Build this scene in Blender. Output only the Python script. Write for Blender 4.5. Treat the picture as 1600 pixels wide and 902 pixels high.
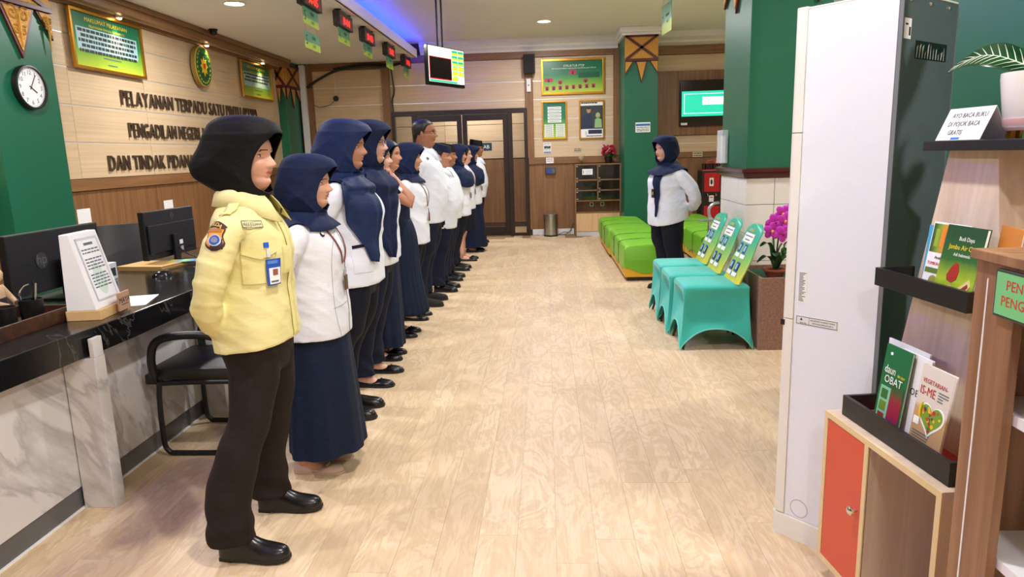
import bpy, bmesh, math, random
import numpy as np
from mathutils import Vector, Matrix, Euler
from mathutils.bvhtree import BVHTree
random.seed(7)
for o in list(bpy.data.objects): bpy.data.objects.remove(o)
S = bpy.context.scene
C = S.collection
PI = math.pi
# ---------------------------------------------------------------- camera
FPX = 1088.7
YAW, PITCH, ROLL = -0.0528315, -0.1921205, -0.0296929
def cam_axes():
    cy, sy, cp, sp = math.cos(YAW), math.sin(YAW), math.cos(PITCH), math.sin(PITCH)
    f = Vector((sy*cp, cy*cp, sp)); r = Vector((cy, -sy, 0)); u = r.cross(f)
    c, s = math.cos(ROLL), math.sin(ROLL)
    return c*r + s*u, -s*r + c*u, f
r_, u_, f_ = cam_axes()
cam = bpy.data.cameras.new('camera'); camo = bpy.data.objects.new('camera', cam); C.objects.link(camo)
m = Matrix((r_, u_, -f_)).transposed().to_4x4(); m.translation = Vector((0, 0, 1.48)); camo.matrix_world = m
cam.sensor_width = 36; cam.lens = FPX/1600*36; cam.clip_start = .05
S.camera = camo
# ---------------------------------------------------------------- world, exposure
S.view_settings.view_transform = 'Standard'; S.view_settings.look = 'None'
S.view_settings.gamma = 1; S.view_settings.use_curve_mapping = False
S.view_settings.exposure = -0.04
w = bpy.data.worlds.new('world'); S.world = w; w.use_nodes = True
w.node_tree.nodes['Background'].inputs[0].default_value = (1, .99, .98, 1)
w.node_tree.nodes['Background'].inputs[1].default_value = 0.25
LIGHT_W = 54.0
# ---------------------------------------------------------------- helpers
def lin(c):
    return tuple(((x/255)/12.92 if x/255 <= .04045 else ((x/255+.055)/1.055)**2.4) for x in c)
def _mat(name):
    mt = bpy.data.materials.new(name); mt.use_nodes = True
    nt = mt.node_tree; return mt, nt, nt.nodes['Principled BSDF']
def M(name, rgb, rough=.5, metal=0, spec=.5, emit=0, emitc=None, bump=None, alpha=1, trans=0, vary=None, sheen=0, coat=0):
    mt, nt, b = _mat(name); c = lin(rgb)
    b.inputs['Base Color'].default_value = (*c, 1); b.inputs['Roughness'].default_value = rough
    b.inputs['Metallic'].default_value = metal; b.inputs['Specular IOR Level'].default_value = spec
    if emit:
        b.inputs['Emission Color'].default_value = (*(lin(emitc) if emitc else c), 1); b.inputs['Emission Strength'].default_value = emit
    if alpha < 1: b.inputs['Alpha'].default_value = alpha
    if trans: b.inputs['Transmission Weight'].default_value = trans
    if sheen: b.inputs['Sheen Weight'].default_value = sheen
    if coat: b.inputs['Coat Weight'].default_value = coat
    if bump or vary:
        tc = nt.nodes.new('ShaderNodeTexCoord')
        if vary:
            mp = nt.nodes.new('ShaderNodeMapping'); mp.inputs['Scale'].default_value = vary[0]
            n = nt.nodes.new('ShaderNodeTexNoise'); n.inputs['Scale'].default_value = 1; n.inputs['Detail'].default_value = 4
            rp = nt.nodes.new('ShaderNodeMapRange'); rp.inputs[1].default_value = .3; rp.inputs[2].default_value = .7
            rp.inputs[3].default_value = 1-vary[1]; rp.inputs[4].default_value = 1+vary[1]
            mx = nt.nodes.new('ShaderNodeMix'); mx.data_type = 'RGBA'; mx.blend_type = 'MULTIPLY'; mx.inputs[0].default_value = 1
            nt.links.new(tc.outputs['Object'], mp.inputs[0]); nt.links.new(mp.outputs[0], n.inputs[0])
            nt.links.new(n.outputs[0], rp.inputs[0]); mx.inputs[6].default_value = (*c, 1)
            nt.links.new(rp.outputs[0], mx.inputs[7]); nt.links.new(mx.outputs[2], b.inputs['Base Color'])
        if bump:
            mp2 = nt.nodes.new('ShaderNodeMapping'); mp2.inputs['Scale'].default_value = bump[0]
            n2 = nt.nodes.new('ShaderNodeTexNoise'); n2.inputs['Scale'].default_value = 1; n2.inputs['Detail'].default_value = 3
            bp = nt.nodes.new('ShaderNodeBump'); bp.inputs['Strength'].default_value = bump[1]; bp.inputs['Distance'].default_value = bump[2]
            nt.links.new(tc.outputs['Object'], mp2.inputs[0]); nt.links.new(mp2.outputs[0], n2.inputs[0])
            nt.links.new(n2.outputs[0], bp.inputs['Height']); nt.links.new(bp.outputs[0], b.inputs['Normal'])
    return mt
def ramp_mat(name, stops, axis='Z', rough=.5, emit=0, coord='Generated'):
    """flat print: a colour ramp along one axis of the object itself"""
    mt, nt, b = _mat(name)
    tc = nt.nodes.new('ShaderNodeTexCoord'); sp = nt.nodes.new('ShaderNodeSeparateXYZ'); rp = nt.nodes.new('ShaderNodeValToRGB')
    n = nt.nodes.new('ShaderNodeTexNoise'); n.inputs['Scale'].default_value = 3; ad = nt.nodes.new('ShaderNodeMath'); ad.operation = 'MULTIPLY_ADD'
    nt.links.new(tc.outputs[coord], sp.inputs[0]); nt.links.new(tc.outputs[coord], n.inputs[0])
    nt.links.new(n.outputs[0], ad.inputs[0]); ad.inputs[1].default_value = .15; nt.links.new(sp.outputs[axis], ad.inputs[2])
    nt.links.new(ad.outputs[0], rp.inputs[0])
    e = rp.color_ramp.elements
    while len(e) < len(stops): e.new(.5)
    for k, (p, c) in enumerate(stops): e[k].position = p; e[k].color = (*lin(c), 1)
    nt.links.new(rp.outputs[0], b.inputs['Base Color']); b.inputs['Roughness'].default_value = rough
    if emit: nt.links.new(rp.outputs[0], b.inputs['Emission Color']); b.inputs['Emission Strength'].default_value = emit
    return mt
def wood(name, c1, c2, scale=(2, 2, 2), rough=.45, grain=1.0, plank=False, dist=1.2, coat=0, per=.10):
    """streaked wood; scale is small along the grain"""
    mt, nt, b = _mat(name); N = nt.nodes.new; L = nt.links.new
    geo = N('ShaderNodeNewGeometry'); oi = N('ShaderNodeObjectInfo'); tc = N('ShaderNodeTexCoord')
    add = N('ShaderNodeVectorMath'); add.operation = 'ADD'
    if plank:
        isl = N('ShaderNodeMath'); isl.operation = 'ADD'; L(geo.outputs['Random Per Island'], isl.inputs[0]); L(oi.outputs['Random'], isl.inputs[1])
        rnd = isl.outputs[0]
    else: rnd = oi.outputs['Random']
    mul = N('ShaderNodeVectorMath'); mul.operation = 'SCALE'; mul.inputs[0].default_value = (13.1, 7.7, 29.3); L(rnd, mul.inputs[3])
    L(geo.outputs['Position'], add.inputs[0]); L(mul.outputs[0], add.inputs[1])
    mp = N('ShaderNodeMapping'); mp.inputs['Scale'].default_value = scale; L(add.outputs[0], mp.inputs[0])
    n1 = N('ShaderNodeTexNoise'); n1.inputs['Scale'].default_value = 1; n1.inputs['Detail'].default_value = 5; n1.inputs['Roughness'].default_value = .6; n1.inputs['Distortion'].default_value = dist
    L(mp.outputs[0], n1.inputs[0])
    if plank:   # cathedral rings from the contour lines of a stretched noise
        mm = N('ShaderNodeMath'); mm.operation = 'MULTIPLY'; mm.inputs[1].default_value = 36; L(n1.outputs[0], mm.inputs[0])
        si = N('ShaderNodeMath'); si.operation = 'SINE'; L(mm.outputs[0], si.inputs[0])
        mr = N('ShaderNodeMapRange'); mr.inputs[1].default_value = -1; mr.inputs[2].default_value = 1; mr.inputs[3].default_value = .2; mr.inputs[4].default_value = .68; L(si.outputs[0], mr.inputs[0])
        mp3 = N('ShaderNodeMapping'); mp3.inputs['Scale'].default_value = (scale[0]*22, scale[1]*1.6, 5); L(add.outputs[0], mp3.inputs[0])
        n3 = N('ShaderNodeTexNoise'); n3.inputs['Scale'].default_value = 1; n3.inputs['Detail'].default_value = 4; L(mp3.outputs[0], n3.inputs[0])
        mp4 = N('ShaderNodeMapping'); mp4.inputs['Scale'].default_value = (3, 1.2, 1); L(add.outputs[0], mp4.inputs[0])
        n4 = N('ShaderNodeTexNoise'); n4.inputs['Scale'].default_value = 1; L(mp4.outputs[0], n4.inputs[0])
        a2 = N('ShaderNodeMath'); a2.operation = 'MULTIPLY'; L(mr.outputs[0], a2.inputs[0]); L(n4.outputs[0], a2.inputs[1])
        a3 = N('ShaderNodeMath'); a3.operation = 'MULTIPLY_ADD'; L(n3.outputs[0], a3.inputs[0]); a3.inputs[1].default_value = .42; L(a2.outputs[0], a3.inputs[2])
        fac = a3.outputs[0]; lo, hi = .18, .66
    else: fac = n1.outputs[0]; lo, hi = .35, .68
    rp = N('ShaderNodeValToRGB'); rp.color_ramp.elements[0].position = lo; rp.color_ramp.elements[1].position = hi
    rp.color_ramp.elements[0].color = (*lin(c1), 1); rp.color_ramp.elements[1].color = (*lin(c2), 1); L(fac, rp.inputs[0])
    hv = N('ShaderNodeHueSaturation'); mr2 = N('ShaderNodeMapRange'); mr2.inputs[3].default_value = 1-per; mr2.inputs[4].default_value = 1+per
    fr = N('ShaderNodeMath'); fr.operation = 'FRACT'; L(rnd, fr.inputs[0]); L(fr.outputs[0], mr2.inputs[0]); L(mr2.outputs[0], hv.inputs['Value']); L(rp.outputs[0], hv.inputs['Color'])
    L(hv.outputs[0], b.inputs['Base Color']); b.inputs['Roughness'].default_value = rough
    if coat: b.inputs['Coat Weight'].default_value = coat
    return mt
def marble(name, base, vein, rough=.25, scale=2.0, thr=(.46, .5, .54), rot=(0, .6, .5)):
    mt, nt, b = _mat(name); N = nt.nodes.new; L = nt.links.new
    g = N('ShaderNodeNewGeometry'); mp = N('ShaderNodeMapping'); mp.inputs['Scale'].default_value = (scale, scale*.55, scale*1.1); mp.inputs['Rotation'].default_value = rot
    L(g.outputs['Position'], mp.inputs[0])
    mp2 = N('ShaderNodeMapping'); mp2.inputs['Scale'].default_value = (1, 3.2, .5); L(mp.outputs[0], mp2.inputs[0])
    n = N('ShaderNodeTexNoise'); n.inputs['Scale'].default_value = 1; n.inputs['Detail'].default_value = 7; n.inputs['Roughness'].default_value = .55; n.inputs['Distortion'].default_value = .7; L(mp2.outputs[0], n.inputs[0])
    rp = N('ShaderNodeValToRGB'); e = rp.color_ramp.elements; e.new(.5)
    e[0].position, e[1].position, e[2].position = thr
    e[0].color = (*lin(base), 1); e[1].color = (*lin(vein), 1); e[2].color = (*lin(base), 1)
    L(n.outputs[0], rp.inputs[0]); L(rp.outputs[0], b.inputs['Base Color']); b.inputs['Roughness'].default_value = rough
    return mt
class MB:
    """collects shapes, then links them as one mesh object"""
    def __init__(s): s.v = []; s.f = []; s.mi = []; s.cur = 0
    def add(s, vs, fs):
        o = len(s.v); s.v += [tuple(v) for v in vs]; s.f += [tuple(i+o for i in f) for f in fs]; s.mi += [s.cur]*len(fs); return s
    def box(s, x0, y0, z0, x1, y1, z1, bev=0, mat=None):
        if bev:
            bm = bmesh.new(); bmesh.ops.create_cube(bm, size=1)
            for v in bm.verts: v.co = Vector(((x0+x1)/2+v.co.x*(x1-x0), (y0+y1)/2+v.co.y*(y1-y0), (z0+z1)/2+v.co.z*(z1-z0)))
            bmesh.ops.bevel(bm, geom=bm.edges[:], offset=bev, segments=2, profile=.6, affect='EDGES')
            bm.verts.ensure_lookup_table(); bm.verts.index_update()
            vs = [v.co.copy() for v in bm.verts]; fs = [[v.index for v in f.verts] for f in bm.faces]; bm.free()
        else:
            vs = [(x, y, z) for x in (x0, x1) for y in (y0, y1) for z in (z0, z1)]
            fs = [(0, 1, 3, 2), (4, 6, 7, 5), (0, 4, 5, 1), (2, 3, 7, 6), (0, 2, 6, 4), (1, 5, 7, 3)]
        if mat is not None: vs = [mat @ Vector(v) for v in vs]
        return s.add(vs, fs)
    def loft(s, rings, cap=True, closed=True):
        n = len(rings[0]); o = len(s.v); vs = [tuple(p) for r in rings for p in r]; fs = []
        for i in range(len(rings)-1):
            for j in range(n if closed else n-1):
                k = (j+1) % n; fs.append((i*n+j, i*n+k, (i+1)*n+k, (i+1)*n+j))
        if cap and closed: fs.append(tuple(range(n-1, -1, -1))); fs.append(tuple((len(rings)-1)*n+j for j in range(n)))
        return s.add(vs, fs)
    def tube(s, pts, rad, n=12, cap=True, flat=1.0):
        pts = [Vector(p) for p in pts]
        if not isinstance(rad, (list, tuple)): rad = [rad]*len(pts)
        rings = []; t0 = (pts[1]-pts[0]).normalized(); ref = Vector((0, 0, 1)) if abs(t0.z) < .9 else Vector((1, 0, 0))
        a = t0.cross(ref).normalized()
        for i, p in enumerate(pts):
            t = (pts[min(i+1, len(pts)-1)]-pts[max(i-1, 0)]).normalized()
            a = (a - t*a.dot(t)).normalized(); b = t.cross(a)
            rings.append([p + (a*math.cos(q)*flat + b*math.sin(q))*rad[i] for q in (2*PI*k/n for k in range(n))])
        return s.loft(rings, cap)
    def lathe(s, prof, n=24, c=(0, 0, 0), ax='Z'):
        rings = []
        for r, z in prof:
            ring = []
            for k in range(n):
                q = 2*PI*k/n; x, y = r*math.cos(q), r*math.sin(q)
                p = (x, y, z) if ax == 'Z' else ((x, -z, y) if ax == 'Y' else (z, x, y))
                ring.append((p[0]+c[0], p[1]+c[1], p[2]+c[2]))
            rings.append(ring)
        return s.loft(rings)
    def prism(s, poly, y0, y1):
        """poly in the xz plane, from y0 to y1"""
        return s.loft([[(x, y0, z) for x, z in poly], [(x, y1, z) for x, z in poly]])
    def prismz(s, poly, z0, z1):
        return s.loft([[(x, y, z0) for x, y in poly], [(x, y, z1) for x, y in poly]])
    def grid(s, P):
        n = len(P[0]); vs = [p for r in P for p in r]
        return s.add(vs, [(i*n+j, i*n+j+1, (i+1)*n+j+1, (i+1)*n+j) for i in range(len(P)-1) for j in range(n-1)])
    def rects(s, L, d=.0006, y=0):
        for x0, z0, x1, z1 in L: s.box(x0, y-d, z0, x1, y, z1)
        return s
    def ell(s, c, r, n=16, m=10, rot=None):
        rings = []
        for i in range(m+1):
            a = -PI/2 + PI*i/m; q = max(math.cos(a), .02)
            ring = [Vector((r[0]*q*math.cos(2*PI*k/n), r[1]*q*math.sin(2*PI*k/n), r[2]*math.sin(a))) for k in range(n)]
            if rot: ring = [rot @ p for p in ring]
            rings.append([p+Vector(c) for p in ring])
        return s.loft(rings)
    def text(s, body, size, loc=(0, 0, 0), ext=.0004, align='CENTER', sx=1, y=0):
        vs, fs = text_mesh(body, align)
        th = ext
        s.add([(loc[0]+p[0]*size*sx, y-th if p[2] > 0 else y, loc[2]+p[1]*size) for p in vs], fs); return s
    def mesh(s, name):
        me = bpy.data.meshes.new(name); me.from_pydata(s.v, [], s.f); me.update(); return me
    def build(s, name, mat, parent=None, smooth=False, fix=True, bevel=0, sub=0):
        me = s.mesh(name)
        mats = mat if isinstance(mat, (list, tuple)) else [mat]
        for mm in mats: me.materials.append(mm)
        if len(mats) > 1: me.polygons.foreach_set('material_index', s.mi)
        if fix:
            bm = bmesh.new(); bm.from_mesh(me); bmesh.ops.recalc_face_normals(bm, faces=bm.faces); bm.to_mesh(me); bm.free()
        if smooth: smooth_by_angle(me, smooth if not isinstance(smooth, bool) else 40)
        o = bpy.data.objects.new(name, me); C.objects.link(o); o.parent = parent
        if bevel:
            b = o.modifiers.new('bevel', 'BEVEL'); b.width = bevel; b.segments = 2; b.limit_method = 'ANGLE'
        if sub:
            q = o.modifiers.new('sub', 'SUBSURF'); q.levels = sub; q.render_levels = sub
        return o
def smooth_by_angle(me, deg):
    me.polygons.foreach_set('use_smooth', [True]*len(me.polygons))
    if deg < 180:
        try: me.set_sharp_from_angle(angle=math.radians(deg))
        except Exception: pass
_tc = {}
def text_mesh(body, align):
    if (body, align) in _tc: return _tc[body, align]
    cu = bpy.data.curves.new('t', 'FONT'); cu.body = body; cu.align_x = align; cu.size = 1; cu.extrude = .5; cu.resolution_u = 2
    o = bpy.data.objects.new('t', cu); me = bpy.data.meshes.new_from_object(o)
    vs = [tuple(v.co) for v in me.vertices]; fs = [tuple(p.vertices) for p in me.polygons]
    bpy.data.objects.remove(o); bpy.data.curves.remove(cu); bpy.data.meshes.remove(me)
    _tc[body, align] = (vs, fs); return vs, fs
def tag(o, label, cat, group=None, kind=None):
    if label: o['label'] = label
    if cat: o['category'] = cat
    if group: o['group'] = group
    if kind: o['kind'] = kind
    return o
def thing(name, label, cat, loc=(0, 0, 0), rz=0, group=None, rot=None):
    o = bpy.data.objects.new(name, None); C.objects.link(o); o.location = loc
    o.rotation_euler = rot if rot else (0, 0, rz); o.empty_display_size = .1
    return tag(o, label, cat, group)
def struct(name, mb, mat, label=None, **k):
    o = mb.build(name, mat, **k); o['kind'] = 'structure'
    if label: o['label'] = label
    return o
def copy_tree(o, parent=None):
    c = o.copy(); C.objects.link(c); c.parent = parent
    for ch in list(o.children):
        copy_tree(ch, c)
    return c
def dup(root, loc=None, rz=None, label=None, group=None):
    c = copy_tree(root)
    if loc is not None: c.location = loc
    if rz is not None: c.rotation_euler = (0, 0, rz)
    if label: c['label'] = label
    if group: c['group'] = group
    return c
def lerp_rows(rows, n):
    """smooth (Catmull-Rom) resampling of a table of rows by arc index"""
    R = np.array(rows, float); k = len(R); t = np.linspace(0, k-1, n); out = []
    for x in t:
        i = min(int(x), k-2); u = x-i; p0, p1, p2, p3 = R[max(i-1, 0)], R[i], R[i+1], R[min(i+2, k-1)]
        out.append(.5*((2*p1)+(-p0+p2)*u+(2*p0-5*p1+4*p2-p3)*u*u+(-p0+3*p1-3*p2+p3)*u**3))
    return [tuple(r) for r in out]
# ---------------------------------------------------------------- materials
W_FLOOR = wood('vinyl_plank', (198, 168, 131), (224, 200, 167), (6, 1.7, 1), rough=.5, plank=True, dist=1.6, per=.035)
W_BEIGE = wood('beige_veneer', (208, 180, 144), (222, 196, 162), (1.2, .6, 40), rough=.42, per=.03, dist=.3)
W_BROWN = wood('brown_veneer', (122, 84, 52), (150, 108, 70), (22, 22, 1.0), rough=.42, per=.03, dist=.3)
W_BROWNH = wood('brown_veneer_rail', (124, 86, 54), (152, 110, 72), (1.5, 1.0, 24), rough=.42, per=.03, dist=.3)
W_CAB = wood('walnut_laminate', (130, 92, 62), (164, 122, 88), (28, 28, 1.2), rough=.4, per=.02, dist=.3)
W_PALE = wood('pale_laminate', (206, 182, 158), (226, 206, 184), (24, 24, 1.2), rough=.45, per=.02, dist=.3)
W_EDGE = M('cream_edge_band', (226, 202, 150), .5)
W_DARK = wood('dark_tray_wood', (52, 30, 20), (82, 48, 32), (3, 20, 20), rough=.35)
GREEN = M('green_paint', (12, 98, 70), .38, bump=((60, 60, 60), .05, .002))
WHITE_C = M('ceiling_white', (243, 241, 240), .9)
WHITE = M('white_plastic', (238, 238, 240), .35)
WHITEP = M('white_paper', (244, 244, 246), .7)
CREAM = M('cream_plastic', (232, 230, 220), .35)
BLACK = M('black_plastic', (18, 18, 20), .4)
BLACKG = M('black_gloss', (12, 12, 14), .12)
LEATHER = M('black_leather', (24, 23, 25), .38, bump=((140, 140, 140), .25, .002))
DKFRAME = M('dark_door_frame', (40, 24, 22), .35)
GOLD = M('gold_frame', (196, 140, 48), .28, metal=.85)
GOLDC = M('carved_gold', (206, 150, 66), .42, metal=.35, bump=((50, 50, 50), .9, .01))
MAROON = M('maroon_trim', (84, 22, 24), .4)
STEEL = M('brushed_steel', (190, 190, 188), .28, metal=1)
ALU = M('aluminium_strip', (228, 228, 226), .3, metal=.5)
CHROME = M('chrome', (220, 220, 222), .12, metal=1)
INK = M('dark_ink', (38, 44, 48), .6)
INKG = M('grey_ink', (96, 102, 106), .6)
MARBLE_W = marble('white_marble', (216, 212, 211), (182, 177, 176), .25, 1.6, (.43, .5, .53))
MARBLE_B = marble('black_marble', (18, 18, 20), (74, 72, 72), .18, 1.8, (.488, .5, .508))
GLASS = M('clear_glass', (110, 100, 90), .03, alpha=.10, spec=.6)
GLASSD = M('smoked_glass', (40, 34, 30), .06, alpha=.55, spec=.8)
RED = M('red_plastic', (190, 20, 30), .25)
LAMP = M('lamp_lens', (255, 252, 244), .5, emit=14)
# ================================================================ lights of the room
def downlight(x, y, z, label, power=LIGHT_W, warm=(1, .985, .97)):
    t = thing('ceiling_downlight', label, 'ceiling light', (x, y, z))
    MB().lathe([(.115, 0), (.118, -.006), (.105, -.012), (.092, -.004), (.09, 0)], 28).build('rim', WHITE, t, smooth=True)
    MB().lathe([(.088, -.001), (.085, -.006), (.02, -.009)], 28).build('lens', LAMP, t)
    l = bpy.data.lights.new('lamp_light', 'AREA'); l.shape = 'DISK'; l.size = .2; l.energy = power; l.color = warm
    o = bpy.data.objects.new('lamp_light', l); C.objects.link(o); o.parent = t; o.location = (0, 0, -.02)
    return t
CEIL, SOF = 3.4, 3.12
for x, y, d in ((.016, 10.99, 'round white downlight in the raised ceiling above the glass door end'), (.016, 7.9, 'round downlight in the raised ceiling above the green benches'),
             (.016, 4.9, 'round downlight in the raised ceiling above the teal chairs'), (.016, 1.9, 'round downlight in the raised ceiling just ahead of the camera'),
             (.4, -1.2, 'round downlight in the raised ceiling behind the camera'), (2.6, 8.4, 'round downlight in the raised ceiling beyond the green pillar'),
             (3.4, 5.0, 'round downlight in the raised ceiling beside the green pillar'), (2.15, .15, 'round downlight in the raised ceiling over the reading corner')):
    downlight(x, y, CEIL, d, LIGHT_W*(.85 if y < 0 else 1.9 if y < 1 else 1))
for y, d in ((7.66, 'round white downlight in the low ceiling above the service desks'), (4.6, 'round downlight in the low ceiling over the middle desk'), (1.6, 'round downlight in the low ceiling over the nearest desk')):
    downlight(-3.255, y, SOF, d)
# ================================================================ floor
FX0, FX1, FY0, FY1 = -4.7, 5.2, -2.6, 12.9
PW, PL = .152, .915
floor = struct('floor', MB().box(FX0, FY0, -.1, FX1, FY1, -.004), M('floor_screed', (150, 120, 84), .8), 'pale oak vinyl plank floor of the hall')
pm = MB().box(-PW/2+.0004, -PL/2+.0004, -.004, PW/2-.0004, PL/2-.0004, 0).mesh('floor_plank'); pm.materials.append(W_FLOOR)
planks = []
nx = int((FX1-FX0)/PW)+1; ny = int((FY1-FY0)/PL)+1
offs = [random.random()*PL for _ in range(nx+1)]
for i in range(nx):
    for j in range(-1, ny+1):
        cx, cy = FX0+PW*(i+.5), FY0+PL*(j+.5)+offs[i]
        if cy-PL/2 < FY0 or cy+PL/2 > FY1: continue
        planks.append((cx, cy))
def plank_rank(p):      # the planks that show largest: on the open aisle, near the camera
    x, y = p
    if y < 1.7 or x > 1.0 + max(0, y-5)*.4 or x < -2.1 or abs(x/ max(y, .1)) > .8: return 1e3 + abs(y)
    return y
planks.sort(key=plank_rank)
for cx, cy in planks[:300]:
    o = bpy.data.objects.new('plank', pm); C.objects.link(o); o.parent = floor; o.location = (cx, cy, 0)
mb = MB()
for cx, cy in planks[300:]: mb.box(cx-PW/2+.0004, cy-PL/2+.0004, -.004, cx+PW/2-.0004, cy+PL/2-.0004, 0)
o = mb.build('planks_beyond', W_FLOOR, floor, fix=False); o['kind'] = 'stuff'
# ================================================================ ceilings
struct('ceiling', MB().box(-4.7, -2.6, CEIL, 5.2, 12.9, CEIL+.1), WHITE_C, 'off-white raised ceiling over the aisle')
soff = struct('ceiling_soffit', MB().box(-4.6, -2.6, SOF, -2.36, 12.64, SOF+.03).box(-2.36, -2.6, SOF, -2.17, 12.3, SOF+.03).box(-2.19, -2.6, SOF, -2.15, 12.3, SOF+.13).lathe([(.02, SOF), (.02, SOF+.13)], 12, (-2.17, 12.3, 0)), WHITE_C, 'lower white ceiling over the service desks with rounded edge')
MB().box(-2.40, -2.6, SOF+.03, -2.36, 12.3, CEIL).build('cove_wall', WHITE_C, soff)
MB().box(-2.36, -2.6, SOF+.10, -2.335, 12.2, SOF+.125).build('cove_ledge', WHITE_C, soff)
led = MB().box(-2.30, -2.4, SOF+.035, -2.275, 12.1, SOF+.05).build('cove_led_strip', M('blue_led', (40, 70, 255), .5, emit=80, emitc=(14, 40, 255)))
tag(led, 'blue light strip hidden in the ceiling cove edge', 'light strip')
# ================================================================ wall left (x = -4.48)
XW = -4.48
wl = struct('wall_left', MB().box(XW-.15, -2.6, 0, XW-.02, 12.8, CEIL), M('wall_backing', (90, 66, 44), .8), 'long left wall of beige wood panels over brown wainscot')
ZR = [1.35, 1.70, 2.05, 2.40, 2.71, 3.0]; YC = [3.98, 5.26, 6.62, 7.89, 10.39, 11.63, 12.64]
G = .006
for a in range(len(YC)-1):
    for b in range(len(ZR)-1):
        MB().box(XW-.02, YC[a]+.003, ZR[b]+G, XW, YC[a+1]-.003, ZR[b+1]-G, bev=.0015).build('panel', W_BEIGE, wl)
    MB().box(XW-.02, YC[a]+.003, .12, XW, YC[a+1]-.003, 1.235, bev=.002).build('wainscot_panel', W_BROWN, wl)
for z in ZR[1:-1]: MB().box(XW-.018, 3.98, z-.009, XW-.004, 12.64, z+.009).build('metal_strip', ALU, wl)
MB().box(XW-.02, 3.98, 1.24, XW+.025, 12.64, 1.35, bev=.004).build('rail', W_BROWNH, wl)
MB().box(XW-.02, 3.98, 0, XW+.012, 12.64, .12).build('skirting', W_BROWNH, wl)
# wooden cornice with stepped profile
MB().box(XW-.02, 3.98, 2.965, XW+.06, 12.0, 3.0, bev=.004).build('cornice_lower', W_BROWNH, wl)
MB().box(XW-.02, 3.98, 3.0, XW+.20, 12.0, 3.012).build('cornice_shelf', W_PALE, wl)
MB().box(XW+.14, 3.98, 2.985, XW+.22, 12.0, SOF-.002, bev=.006).build('cornice_upper', W_BROWNH, wl)
MB().box(XW+.22, 3.98, 3.06, XW+.25, 12.0, SOF-.002, bev=.006).build('cornice_lip', W_BROWNH, wl)
# ================================================================ wall back (y = 12.65)
YB = 12.65
wb = struct('wall_back', MB().box(-4.6, YB+.02, 0, -2.7, YB+.14, CEIL).box(-2.7, YB+.02, 2.24, -.33, YB+.14, CEIL).box(-.33, YB+.02, 0, 5.2, YB+.14, CEIL), M('wall_backing_b', (90, 66, 44), .8), 'back wall of beige panels and brown wood around the glass door')
def panels_b(x0, x1, zs, strips=True):
    for a in range(len(zs)-1):
        MB().box(x0+.002, YB, zs[a]+G, x1-.002, YB+.02, zs[a+1]-G, bev=.0015).build('panel', W_BEIGE, wb)
        if a and strips: MB().box(x0, YB+.003, zs[a]-.011, x1, YB+.018, zs[a]+.011).build('metal_strip', ALU, wb)
def brown_b(name, x0, z0, x1, z1, d=.02, mat=None):
    MB().box(x0, YB-d, z0, x1, YB+.02, z1, bev=.004).build(name, mat or W_BROWN, wb)
panels_b(-4.1, -2.86, [1.38, 1.72, 2.05, 2.39, 2.70, 3.0]); brown_b('frame_board', -4.2, 1.38, -4.1, 3.12); brown_b('frame_board', -4.1, 3.0, -2.86, 3.12, mat=W_BROWNH)
brown_b('frame_board', -2.86, 0, -2.72, 3.12, .04)
for x0, x1 in ((-4.2, -2.86),): brown_b('wainscot_panel', x0, .1, x1, 1.27, 0); brown_b('rail', x0, 1.27, x1, 1.38, .02, W_BROWNH)
panels_b(-2.72, -.34, [2.25, 2.39, 2.70, 3.08]); brown_b('frame_board', -2.72, 3.08, -.34, 3.2, .015, W_BROWNH)
brown_b('frame_board', -.34, 1.38, -.2, 3.2, .03); panels_b(-.2, 1.2, [1.38, 1.72, 2.05, 2.39, 2.70, 3.1])
brown_b('frame_board', -.2, 3.1, 1.2, 3.24, .02, W_BROWNH); brown_b('frame_board', 1.2, 1.38, 1.34, 3.24, .02)
brown_b('rail', -.3, 1.27, 1.34, 1.38, .03, W_BROWNH); brown_b('wainscot_panel', -.3, .1, .49, 1.27, 0); brown_b('wainscot_panel', .49, .1, 1.34, 1.27, 0)
panels_b(1.8, 5.1, [1.40, 1.56, 1.70]); brown_b('wainscot_panel', 1.8, .1, 3.3, 1.31, 0); brown_b('wainscot_panel', 3.3, .1, 5.1, 1.31, 0)
brown_b('rail', 1.8, 1.31, 5.1, 1.40, .03, W_BROWNH); brown_b('tv_panel', 1.8, 1.70, 5.1, 2.78, .06, W_BROWN)
panels_b(1.8, 5.1, [2.78, 3.06], False); brown_b('frame_board', 1.8, 3.06, 5.1, 3.2, .05, W_BROWNH)
struct('baseboard_back', MB().box(-.26, YB-.03, 0, .49, YB, .105, bev=.004), WHITE, 'white baseboard along the back wall beside the door')
# white crown moulding of the raised ceiling
def crown(name, x0, x1, y, z0, depth, label):
    prof = [(0, z0), (-.02, z0), (-.03, z0+.03), (-depth*.55, z0+.07), (-depth*.6, z0+.10), (-depth, z0+.14), (-depth, CEIL), (0, CEIL)]
    return struct(name, MB().loft([[(x, y+a, b) for a, b in prof] for x in (x0, x1)]), WHITE_C, label, smooth=30)
crown('trim_1', -2.15, 1.28, YB, 3.2, .14, 'white crown moulding along the back wall above the door')
crown('trim_2', 1.86, 5.2, YB, 3.17, .3, 'deep white crown moulding above the wall screen')
tm = struct('trim_3', MB().box(1.22, 11.72, 3.31, 1.92, YB, CEIL, bev=.02).box(1.26, 11.76, 3.27, 1.88, YB, 3.31, bev=.008), WHITE_C, 'white crown moulding collar on the green column by the benches')
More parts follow.
